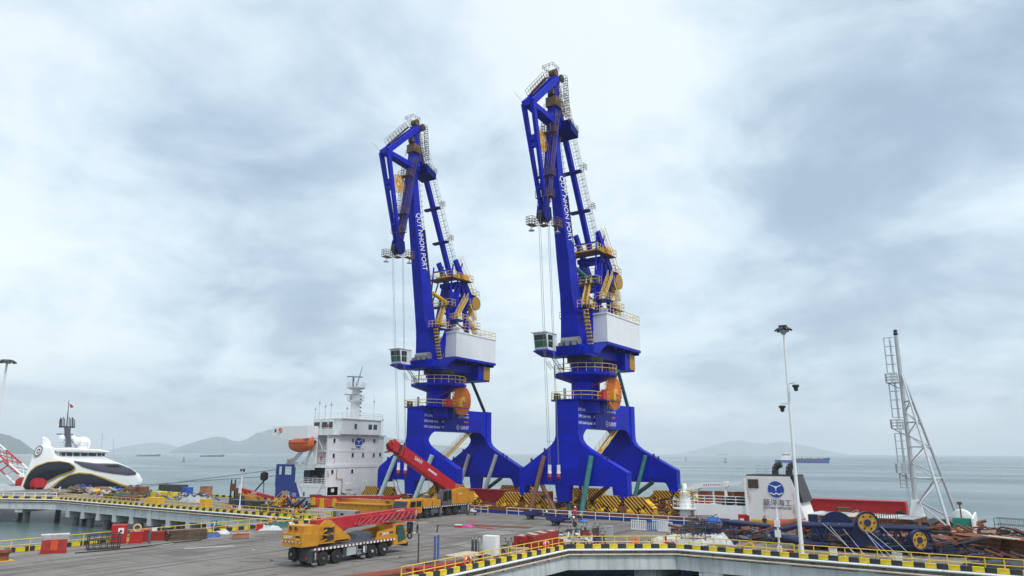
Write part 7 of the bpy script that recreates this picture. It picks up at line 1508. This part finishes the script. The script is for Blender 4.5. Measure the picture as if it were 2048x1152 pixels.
# dense scrap: each heap a thing, each bent bar, plate or tube in it a part
def scrap(label, px, py, sx, sy, sz, n, mats, seed, rz=0.0, grp='scrap heaps on the right quay', loc=None):
    k = T('scrap_heap', label, 'scrap', loc or at(px, py), rz, grp); r = random.Random(seed)
    for i in range(n):
        x, y = r.uniform(-sx, sx), r.uniform(-sy, sy); z = r.uniform(.05, sz*(1-.5*abs(x)/sx)); a = Vector((x, y, z)); L = r.uniform(.7, 2.2); th = r.uniform(-.6, .6)+(PI if r.random() < .5 else 0); d = Vector((math.cos(th), math.sin(th), r.uniform(-.25, .35)))*L; q = r.random(); mt = mats[r.randrange(len(mats))]
        b = a+d; b.z = max(.05, b.z)
        if q < .45: MB().bar(a, b, r.uniform(.08, .28), r.uniform(.08, .3)).build('steel_bar', mt, k)
        elif q < .7: MB().tube(a, b, r.uniform(.06, .2), 7).build('tube', mt, k, True)
        elif q < .88: MB().obox(a+d*.3, (r.uniform(.5, 1.3), r.uniform(.4, .9), r.uniform(.04, .3)), th, r.uniform(-.5, .5), r.uniform(-.5, .5)).build('plate', mt, k)
        else: MB().torus(a+d*.2, r.uniform(.25, .5), .07, 'xyz'[r.randrange(3)], 14, 5).build('ring', mt, k, True)
R_, D_, B_ = 'rust', 'chassis', 'navy_steel'
scrap('jumbled rusty and dark scrap behind the tall lamp post', 1660, 1072, 2.6, 1.6, 1.9, 46, [R_, D_, 'rust_orange', 'wood_dark', 'galv', 'wood_pale'], 1)
scrap('dark scrap between the scaffold crates and the short white pole', 1500, 1082, 3.0, 1.4, 1.3, 46, [D_, B_, 'dark_metal', R_, 'grey_metal'], 2)
scrap('navy and black scrap under the lattice jib section', 1720, 1102, 4.2, 1.2, 1.6, 80, [B_, D_, B_, 'dark_metal', R_], 3, .15)
scrap('rusty scrap tangle at the foot of the white lattice mast', 1850, 1078, 3.2, 1.8, 1.7, 80, [R_, 'rust_orange', D_, B_, 'container_brown'], 4, .1)
scrap('navy and rust scrap behind the leaning sheave', 1880, 1104, 3.0, 1.4, 1.6, 70, [B_, R_, 'rust_orange', D_, 'dark_metal'], 5, -.2)
scrap('rusty scrap heaped on the beams at the far right', 1970, 1090, 3.4, 1.8, 1.9, 80, [R_, 'container_brown', 'rust_orange', D_, 'wood_pale'], 6, -.3)
scrap('black and grey scrap at the right edge of the yard', 2040, 1098, 3.0, 2.0, 1.8, 70, [D_, 'dark_metal', 'grey_metal', R_, 'tarp_green'], 7, -.3)
scrap('brown scrap and hoses on the stern deck beside the white mast', 1770, 1052, 3.4, 1.4, 1.4, 40, ['wood_dark', R_, 'container_brown', 'galv', D_], 8)
scrap('mixed scrap in front of the brown tarpaulin', 1400, 1072, 2.6, 1.2, 1.5, 40, [D_, 'wood_dark', 'rust_orange', 'tarp_white', B_], 9)
scrap('rusty beams and plates jumbled on the stern deck right of the mast', 1920, 1068, 3.0, 1.6, 1.6, 60, [R_, 'rust_orange', 'container_brown', D_, 'galv'], 10, -.2)
scrap('dark and rusty scrap before the red girder on the stern', 1700, 1050, 3.0, 1.4, 1.6, 60, [R_, D_, 'wood_dark', 'container_brown', 'grey_box'], 11)
scrap('low tangle of dark cable and bars along the right quay edge', 1960, 1118, 4.5, .9, .5, 60, [D_, 'dark_metal', R_, 'black_rubber'], 12, -.05)
scrap('navy and rusty bars lying against the front of the lattice jib', 1690, 1101, 3.6, .7, 1.5, 70, [B_, D_, R_, 'dark_metal', B_, 'rust_orange'], 13, .12)
scrap('dark bars and rings piled before the right end of the lattice jib', 1800, 1106, 3.0, .7, 1.4, 60, [B_, D_, R_, 'dark_metal', 'wood_dark'], 14, .1)
for i, (x, y, lb_) in enumerate(((-73.5, 96.6, 'yellow striped crane spares left of the right crane on the ship deck'), (-51.6, 96.8, 'yellow and rusty lashing gear between the near feet of the right crane'), (-57.8, 98.2, 'rusty lashing gear behind the centre post of the right crane'), (-39.4, 96.4, 'yellow striped crane spares right of the right crane beside the deck crane'), (-85.6, 97.6, 'rusty lashing gear between the near feet of the left crane'), (-46.0, 110.5, 'yellow striped crane spares under the far frame of the right crane'))): scrap(lb_, 0, 0, 3.0, 1.0, 1.7, 40, ['hazard', 'yellow_paint', 'rust', 'hazard', 'dark_metal', 'rust_orange'], 90+i, 0, 'crane spares on the ship deck', (x, y, SHIPZ+.02))
# ================================================================ left jetty edge
k = T('barrier_tank', 'red water filled barrier with white cap board at the left jetty edge', 'barrier', at(106, 1106), math.radians(66)); MB().prism([(-.45, 0), (.45, 0), (.28, 1.15), (-.28, 1.15)], 'yz', -1.0, 1.0).build('tank', 'red_dull', k); MB().obox((0, .05, 1.4), (2.2, .3, .5), 0, .3).build('cap_board', 'tarp_white', k); MB().box(-.28, .28, -.47, -.3, .3, 1.1).build('orange_panel', 'orange_red', k); MB().box(-1.02, 1.02, -.5, .5, 0, .3).build('skirt', 'red_dull', k)
frame_cage('lifting_cage', 'black steel man basket on the left jetty edge', at(206, 1098), (2.6, 1.3, 1.35), 'dark_metal', math.radians(70), 5, .05)
k = T('fire_cabinet', 'tall red fire cabinet with white triangle label at the left jetty edge', 'cabinet', at(236, 1087), math.radians(62)); o = MB().box(-.72, .72, -.3, .3, 0, 1.85).build('body', 'red_paint', k); b = o.modifiers.new('bevel', 'BEVEL'); b.width = .12; b.segments = 3; MB().box(-.12, .38, -.33, -.3, .95, 1.5).build('label_plate', 'white_paint', k); MB().prism([(-.05, 1.1), (.3, 1.1), (.125, 1.4)], 'xz', -.345, -.335).build('triangle_mark', 'dark_metal', k)
crate('chest', 'red storage chest beside the tall fire cabinet', 'chest', at(271, 1086), (1.2, .9, 1.1), 'red_paint', math.radians(60), 'red_paint', slats=2); crate('chest', 'darker red storage chest next to the grey gas cylinder', 'chest', at(289, 1083), (1.0, .9, 1.15), 'red_dull', math.radians(60), 'red_paint')
p = at(271, 1086); q = T('lifebuoy', 'white and yellow lifebuoy leaning on the red chest', 'lifebuoy', (p[0], p[1], 1.45), math.radians(60)); MB().torus((0, 0, 0), .33, .09, 'y', 18, 8).build('ring', 'wood_pale', q, True); MB().box(-.1, .1, -.1, .1, .25, .42).build('band', 'yellow_paint', q)
cylinder_bottle(at(298, 1087), 'grey gas cylinder beside the red chests at left', 'chassis_grey', 1.5)
crate('slatted_box', 'dark red ribbed box behind the left railing', 'box', at(322, 1080), (2.0, .8, .9), 'red_dull', math.radians(62), None, None, 8); k = T('oil_drum', 'small yellow bin beside the plank stack', 'bin', at(344, 1081)); MB().lathe([(.25, 0), (.27, .8), (.2, .85)], (0, 0, 0), 'z', 12).build('drum', 'wood_pale', k, True); MB().lathe([(.29, .35), (.29, .45)], (0, 0, 0), 'z', 12).build('band', 'yellow_paint', k)
beam_stack('plank_stack', 'tall stack of weathered boards at the left jetty edge', 'boards', at(372, 1079), 3.6, .42, .085, 3, 12, 'wood_dark', math.radians(70), ['wood_dark', 'wood', 'wood_dark'])
p = at(440, 1066); k = T('notice_board', 'small blue notice board on the left railing', 'sign', (AX0+.45, 51.8, .0), math.radians(90)); MB().box(-.35, .35, -.04, .0, .7, 1.35).build('panel', 'tarp_blue', k); MB().tube((0, .05, 0), (0, .05, .7), .04, 5).build('post', 'galv', k); MB().box(.02, .12, -.05, -.04, .8, 1.25).ell((-.15, -.045, 1.12), .1, .01, .1, 8, 5).build('pictogram', 'text_white', k)
k = T('notice_board', 'blank white notice plate on the left railing', 'sign', (AX0+.62, 44.6, 0), math.radians(90)); MB().box(-.28, .28, -.04, 0, .5, 1.15).build('panel', 'white_paint', k); MB().tube((0, .05, 0), (0, .05, .6), .03, 5).build('post', 'galv', k)
k = T('brick_crate', 'wire crate holding orange bricks on the left jetty', 'crate', at(480, 1077), math.radians(66)); MB().box(-.9, .9, -.4, .4, .05, .15).build('pallet', 'wood', k)
for i in range(6):
    for j in range(2): MB().box(-.85+i*.29, -.60+i*.29, -.36+j*.38, -.02+j*.38, .15, .5+.1*((i*j) % 3)).build('brick', 'brick_orange', k)
m = MB()
for x in (-.95, .95): m.path([(x, -.45, 0), (x, -.45, .6), (x, .45, .6), (x, .45, 0)], .03, 4)
m.path([(-.95, -.45, .6), (.95, -.45, .6)], .03, 4); m.build('wire_frame', 'galv', k)
for i, (px, py, s, mt, lb_) in enumerate(((418, 1072, .9, 'wood_dark', 'dark rubbish heap below the blue notice board'), (440, 1068, .8, 'tarp_white', 'white rubbish heap below the blue notice board'), (425, 1074, .6, 'tarp_blue', 'blue cloth in the rubbish on the left jetty'), (495, 1056, .7, 'tarp_blue', 'small blue bundle against the left kerb'), (540, 1060, 1.0, 'tarp_white', 'white tarpaulin heap at the jetty corner'), (556, 1054, 1.2, 'tarp_green', 'green net heap at the jetty corner'), (570, 1052, 1.0, 'tarp_white', 'white sack heap behind the truck crane'), (590, 1046, 1.1, 'wood_dark', 'brown rubbish heap at the corner of the quay'))): mound('rubbish_heap', lb_, 'rubbish', at(px, py), s*1.3, s*.7, s*.7, mt, 60+i, 12, .9, 'rubbish heaps along the left jetty')
crate('tool_chest', 'bright pink red box against the left kerb', 'box', at(519, 1061), (.7, .6, .7), 'red_paint', .8, 'red_paint')
k = T('bollard', 'rusty yellow mooring bollard at the left bottom corner', 'bollard', at(6, 1122)); MB().lathe([(.4, 0), (.34, .5), (.55, .7), (.5, .9), (.1, .95)], (0, 0, 0), 'z', 14).build('bollard_body', 'rust_orange', k, True); MB().box(-.6, .6, -.6, .6, 0, .06).build('base', 'yellow_paint', k)
tag(MB().path([at(a, b, .05) for a, b in ((150, 1106), (210, 1101), (260, 1096), (310, 1090), (350, 1085), (400, 1080), (415, 1074))], .05, 5).build('hose', 'black_rubber', None, True), 'black hose running along the left jetty edge', 'hose')
# ---------------------------------------------------------------- things round the far truck crane
beam_stack('orange_girder', 'ochre steel trough girders stacked behind the near truck crane boom', 'girders', (-82.0, 81.4, 0), 11.0, 2.4, 2.0, 1, 1, 'sany_yellow', math.radians(3)); k = T('steel_girder', 'ochre girder with ribbed web behind the folded red boom', 'girder', (-79.6, 79.2, 0), math.radians(4)); MB().box(-5.2, 5.0, -.9, .9, .1, 1.5).build('web', 'sany_yellow', k); MB().box(-5.3, 5.1, -1.05, 1.05, 1.5, 1.62).build('top_flange', 'sany_yellow', k); MB().box(-5.3, 5.1, -1.05, 1.05, 0, .1).build('bottom_flange', 'sany_yellow', k)
for i in range(9): MB().box(-5.0+i*1.22, -4.9+i*1.22, -1.0, -.9, .1, 1.5).build('rib', 'sany_yellow', k)
k = T('steel_girder', 'short ochre girder end with orange face left of the stacked girders', 'girder', (-88.3, 79.8, 0), math.radians(4)); MB().box(-2.4, 2.6, -.9, .9, .1, 1.9).build('web', 'orange_red', k)
for x in (-2.2, -.4, 2.2): MB().prism([(x-.5, 0), (x+.5, 0), (x+.3, 2.1), (x-.3, 2.1)], 'xz', -1.05, -.9).build('rib', 'yellow_paint', k)
k = T('jib_beam', 'long red crane jib with grey top lying on the ochre girders', 'jib beam', (-81.6, 80.6, 2.05), math.radians(6)); MB().bar((-7.0, 0, .1), (6.8, 0, .55), .9, .35, .7, .3).build('web', 'boom_red', k); MB().bar((-7.2, 0, .32), (3.6, 0, .72), .95, .06).build('top_plate', 'galv', k); MB().prism([(3.4, .4), (8.0, 1.1), (6.6, .2), (3.6, .1)], 'xz', -.3, .3).build('end_fork', 'boom_red', k)
mound('tarp_heap', 'navy blue tarpaulin heap on the ship side behind the ochre girders', 'tarpaulin', (-88.5, 88.5, 0), 5.2, 2.0, 2.5, 'navy_steel', 71, 18, .05); mound('tarp_heap', 'dark green tarpaulin at the left end of the navy tarpaulin', 'tarpaulin', (-95.6, 88.0, 0), 1.8, 1.2, 1.9, 'tarp_green', 72, 12)
for i, (x, y, L) in enumerate(((-83.8, 75.2, 3.6), (-78.8, 74.6, 4.2), (-82.0, 72.9, 4.6))):
    k = T('grey_box_beam', ['grey steel box beam behind the folded boom, left one', 'grey steel box beam behind the folded boom, right one', 'grey steel box beam nearest the quay edge'][i], 'beam', (x, y, 0), math.radians(6), 'grey box beams on the quay'); MB().box(-L/2, L/2, -.55, .55, 0, .95).build('beam_body', 'grey_box', k); MB().box(L/2, L/2+.04, -.5, .5, .05, .9).build('end_plate', 'chassis_grey', k); MB().box(-L*.1, L*.02, -.57, -.55, .3, .6).build('hand_hole', 'dark_metal', k)
k = T('stair_unit', 'yellow steel stair unit at the quay corner', 'stair', (-92.4, 73.4, 0), math.radians(10)); 
for s in (-.45, .45): MB().bar((-1.4, s, .1), (1.3, s, 2.3), .08, .25).tube((-1.4, s, 1.1), (1.3, s, 3.3), .05, 5).tube((-1.4, s, .1), (-1.4, s, 1.1), .05, 5).tube((1.3, s, 2.2), (1.3, s, 3.3), .05, 5).build('stringer', 'yellow_paint', k)
for i in range(8): t = (i+.5)/8; MB().box(-1.4+2.7*t-.15, -1.4+2.7*t+.15, -.45, .45, .1+2.2*t, .15+2.2*t).build('tread', 'yellow_paint', k)
k = T('scrap_heap', 'heap of navy and dark crane parts at the quay corner', 'scrap', (-88.0, 73.2, 0)); r = random.Random(21)
for i in range(26): a = Vector((r.uniform(-2.2, 2.2), r.uniform(-1.2, 1.2), r.uniform(.1, 1.6))); MB().bar(a, a+Vector((r.uniform(-1.6, 1.6), r.uniform(-.8, .8), r.uniform(-.3, 1.2))), r.uniform(.1, .3), r.uniform(.1, .25)).build('scrap_piece', ('navy_steel', 'chassis', 'rust', 'navy_steel', 'tarp_white')[i % 5], k)
beam_stack('pipe_stack', 'dark slanted tubes leaning at the quay corner', 'pipes', (-90.6, 76.4, .8), 5.5, .35, .35, 2, 1, 'chassis', math.radians(20), prof='tube')
for i, (px, py, d, mt, lb_) in enumerate(((572, 1016, (1.5, 1.2, 2.0), 'red_dull', 'red pump unit at the ship bow gangway'), (606, 1019, (2.0, 1.2, 1.9), 'grey_box', 'pale grey electrical cabinet right of the red pump unit'), (630, 1014, (1.6, 1.2, 2.0), 'red_paint', 'red generator box beside the pale grey cabinet'), (650, 1012, (1.4, 1.0, 1.7), 'red_dull', 'dark red box left of the ochre girders'), (544, 1023, (1.2, .8, 1.5), 'chassis', 'black box on the quay near the yellow stair unit'))): crate('equipment_box', lb_, 'box', at(px, py), d, mt, .1*i, 'chassis_grey', 'equipment boxes by the bow', 4)
# heap of yellow container lashings, individually visible lumps kept as one mass
k = MB(); r = random.Random(77)
for i in range(420):
    x = r.uniform(-4.6, 4.6); h = 1.35*(1-(abs(x)/4.8)**3); k.ell((x, r.uniform(-1.2, 1.2), r.uniform(.1, max(.2, h))), r.uniform(.12, .26), r.uniform(.12, .26), r.uniform(.12, .24), 6, 4)
ob = k.build('lashing_heap', 'sany_yellow', None, True, (-99.0, 80.5, 0)); ob['kind'] = 'stuff'; tag(ob, 'heap of yellow container lashings in front of the ship bow', 'lashings')
for i in range(4): crate('equipment_box', ['first', 'second', 'third', 'fourth'][i]+' dark tool box in the row under the small crane, from the left', 'box', (-108.4+i*2.0, 77.6, 0), (1.6, 1.2, 1.2), ('chassis', 'navy_steel', 'chassis', 'dark_metal')[i], .06*i, 'chassis_grey', 'tool boxes under the small crane')
for x, y in ((-98.4, 72.2), (-95.4, 72.2)): pass
# ---------------------------------------------------------------- left quay goods
goods = [(205, 985, (3.5, 2, 1.2), 'wood', 'long brown timber bundle on the left quay'), (238, 988, (3, 1.6, .9), 'chassis_grey', 'grey machine part under the yacht on the left quay'), (262, 990, (2.6, 1.8, 1.3), 'rust', 'rusty machine block on the left quay'), (283, 990, (2.4, 1.8, 1.7), 'rust_orange', 'orange machine frame on the left quay'),
         (330, 996, (9, 1.6, 1.2), 'kerb_yellow', 'long bright yellow beam on the left quay'), (310, 1008, (3.4, 1.4, 1.15), 'yellow_paint', 'orange yellow skip on the left quay edge'), (345, 988, (7.5, 1.8, 2.0), 'chassis', 'long dark covered load on the left quay'), (374, 991, (2.0, 1.4, 1.7), 'tarp_blue', 'blue drum pack on the left quay'),
         (411, 1014, (1.8, 1.2, 1.3), 'yellow_paint', 'yellow skip beside the grey sacks on the left quay edge'), (225, 996, (5, 1.4, .8), 'wood_dark', 'dark planks along the left quay edge'), (258, 1001, (5, 1.4, .8), 'rust', 'rusty rails along the left quay edge'), (175, 985, (4, 2, 1.0), 'wood_pale', 'pale timber bundle below the yacht on the left quay')]
for i, (px, py, d, mt, lb_) in enumerate(goods): crate('cargo_load', lb_, 'load', at(px, py), d, mt, random.Random(i).uniform(-.15, .15), None, 'loads on the left quay', 5)
for i, (px, py, s, mt, lb_) in enumerate(((306, 993, 2.2, 'tarp_green', 'dark green tarpaulin covered load on the left quay'), (192, 985, 1.6, 'yellow_paint', 'yellow tarpaulin bundle below the yacht'), (230, 984, 1.7, 'tarp_blue', 'bright blue tarpaulin bundle below the yacht'), (150, 984, 2.2, 'wood_dark', 'dark scrap mound below the yacht window'), (165, 978, 2.0, 'purple', 'purple brown scrap mound below the yacht'), (270, 981, 2.0, 'wood_dark', 'brown scrap mound below the yacht nose'), (388, 1004, 1.9, 'grey_box', 'grey sack pile on the left quay edge'), (395, 996, 1.6, 'chassis', 'dark scrap pile on the left quay'), (250, 998, 1.8, 'tarp_green', 'olive net pile on the left quay edge'), (215, 992, 1.7, 'wood_pale', 'beige net pile on the left quay edge'), (-8, 980, 4.5, 'grey_box', 'grey rubble mound at the far left'), (-25, 973, 4.0, 'grey_metal', 'grey stone heap at the far left edge'))): mound('scrap_mound', lb_, 'mound', at(px, py), s*1.4, s*.8, s*(.85 if s < 4 else .45), mt, 80+i, 14, .0, 'mounds on the left quay')
k = crate('rusty_container', 'rust orange steel box alone at the far quay kerb', 'box', at(411, 993), (1.9, 1.6, 2.0), 'brick_orange', .1, 'rust', None, 3)
for i, (px, py) in enumerate(((527, 1026), (547, 1028))): crate('waste_bin', ['dark bin beside the railing on the quay, left one', 'dark bin beside the railing on the quay, right one'][i], 'bin', at(px, py), (1.0, .8, 1.2), 'chassis', .1, 'chassis_grey', 'dark bins on the quay')
# crawler crane lattice boom lying at the far left
k = T('lattice_boom', 'red and white lattice crane boom sloping down at the far left', 'lattice boom', (-215.0, 84.0, 0)); a, b = gy(62, 968, 86), gy(-60, 862, 86); a, b = Vector(a)-Vector(k.location), Vector(b)-Vector(k.location); d = (b-a).normalized(); s1 = Vector((0, 1, 0)); s2 = d.cross(s1).normalized(); W = 1.5
cs = [s1*W+s2*W, s1*W-s2*W, -s1*W-s2*W, -s1*W+s2*W]; n = 12
for c in cs:
    for i in range(n): MB().tube(a.lerp(b, i/n)+c, a.lerp(b, (i+1)/n)+c, .2, 6).build('chord', 'red_paint' if (i % 6) in (3, 4, 5) else 'white_paint', k)
for i in range(n):
    for q in range(4): MB().tube(a.lerp(b, i/n)+cs[q], a.lerp(b, (i+1)/n)+cs[(q+1) % 4], .11, 5).build('lacing', 'red_paint' if (i % 6) in (3, 4, 5) else 'white_paint', k)
MB().box(a.x-1.5, a.x+1.5, a.y-1.6, a.y+1.6, 0, max(.5, a.z)).build('support', 'chassis_grey', k)
for i in range(5):
    p = gy(44+i*8.5, 968+i*.8, 84); q = T('winch_drum', ['first', 'second', 'third', 'fourth', 'fifth'][i]+' red winch drum from the left below the lattice boom', 'drum', (p.x, 84, 0), 0, 'red winch drums at far left'); MB().lathe([(1.35, -.6), (1.35, -.4), (.95, -.4), (.95, .4), (1.35, .4), (1.35, .6)], (0, 0, 1.35), 'x', 20).build('drum_body', 'red_paint', q, True); MB().box(-.6, .6, -.9, .9, 0, .5).build('cradle', 'red_dull', q)
# mooring lines from the ship bow
for i, (p, q) in enumerate((((-121.4, 95.6, 5.6), (-170, 92.6, .6)), ((-121.4, 96.0, 4.4), (-182, 92.8, .5)))): tag(MB().tube(p, q, .06, 5).build('mooring_line', 'chassis_grey', None), ['upper mooring line from the ship bow to the left quay', 'lower mooring line from the ship bow to the left quay'][i], 'rope')
k = T('fender', 'black rubber fender with chain hanging at the ship bow', 'fender', (-123.2, 94.2, 0)); MB().lathe([(.2, 3.4), (.75, 3.7), (.75, 4.9), (.2, 5.2)], (0, 0, 0), 'z', 14).build('fender_body', 'black_rubber', k, True); MB().tube((0, 0, 3.4), (-3.0, -.8, .2), .14, 6).tube((0, 0, 3.4), (.3, 0, .1), .08, 6).build('chain', 'dark_metal', k)
LQ = 'scrap heaps on the left quay'
for i, (px, py, lb_, ms_) in enumerate(((165, 987, 'brown and pale scrap under the yacht windows', ['wood', 'wood_pale', 'rust', 'purple', 'chassis']), (215, 992, 'rusty machine scrap in front of the yacht nose', ['rust', 'rust_orange', 'wood_dark', 'grey_box']), (262, 994, 'orange and rusty scrap left of the green tarpaulin', ['rust_orange', 'sany_yellow', 'rust', 'wood_dark']), (352, 997, 'grey and blue scrap beside the long yellow beam', ['chassis', 'navy_steel', 'grey_box', 'wood_pale']), (390, 1000, 'pale and dark scrap near the rust orange box', ['grey_box', 'galv', 'navy_steel', 'chassis']), (110, 988, 'grey pipes and timber scrap behind the white railing', ['grey_box', 'wood_pale', 'galv', 'wood']))): scrap(lb_, px, py, 4.2, 1.6, 1.3, 46, ms_, 40+i, 0, LQ)
for i, (px, py, lb_, ms_) in enumerate(((575, 1024, 'yellow and red parts heaped before the ship bow', ['sany_yellow', 'red_dull', 'chassis', 'yellow_paint']), (640, 1022, 'dark and grey parts heaped left of the grey box beams', ['chassis', 'grey_box', 'rust', 'navy_steel']), (690, 1003, 'red and brown parts on the quay by the ship tower', ['red_dull', 'rust', 'chassis', 'wood']))): scrap(lb_, px, py, 3.2, 1.4, 1.5, 46, ms_, 60+i, 0, LQ)
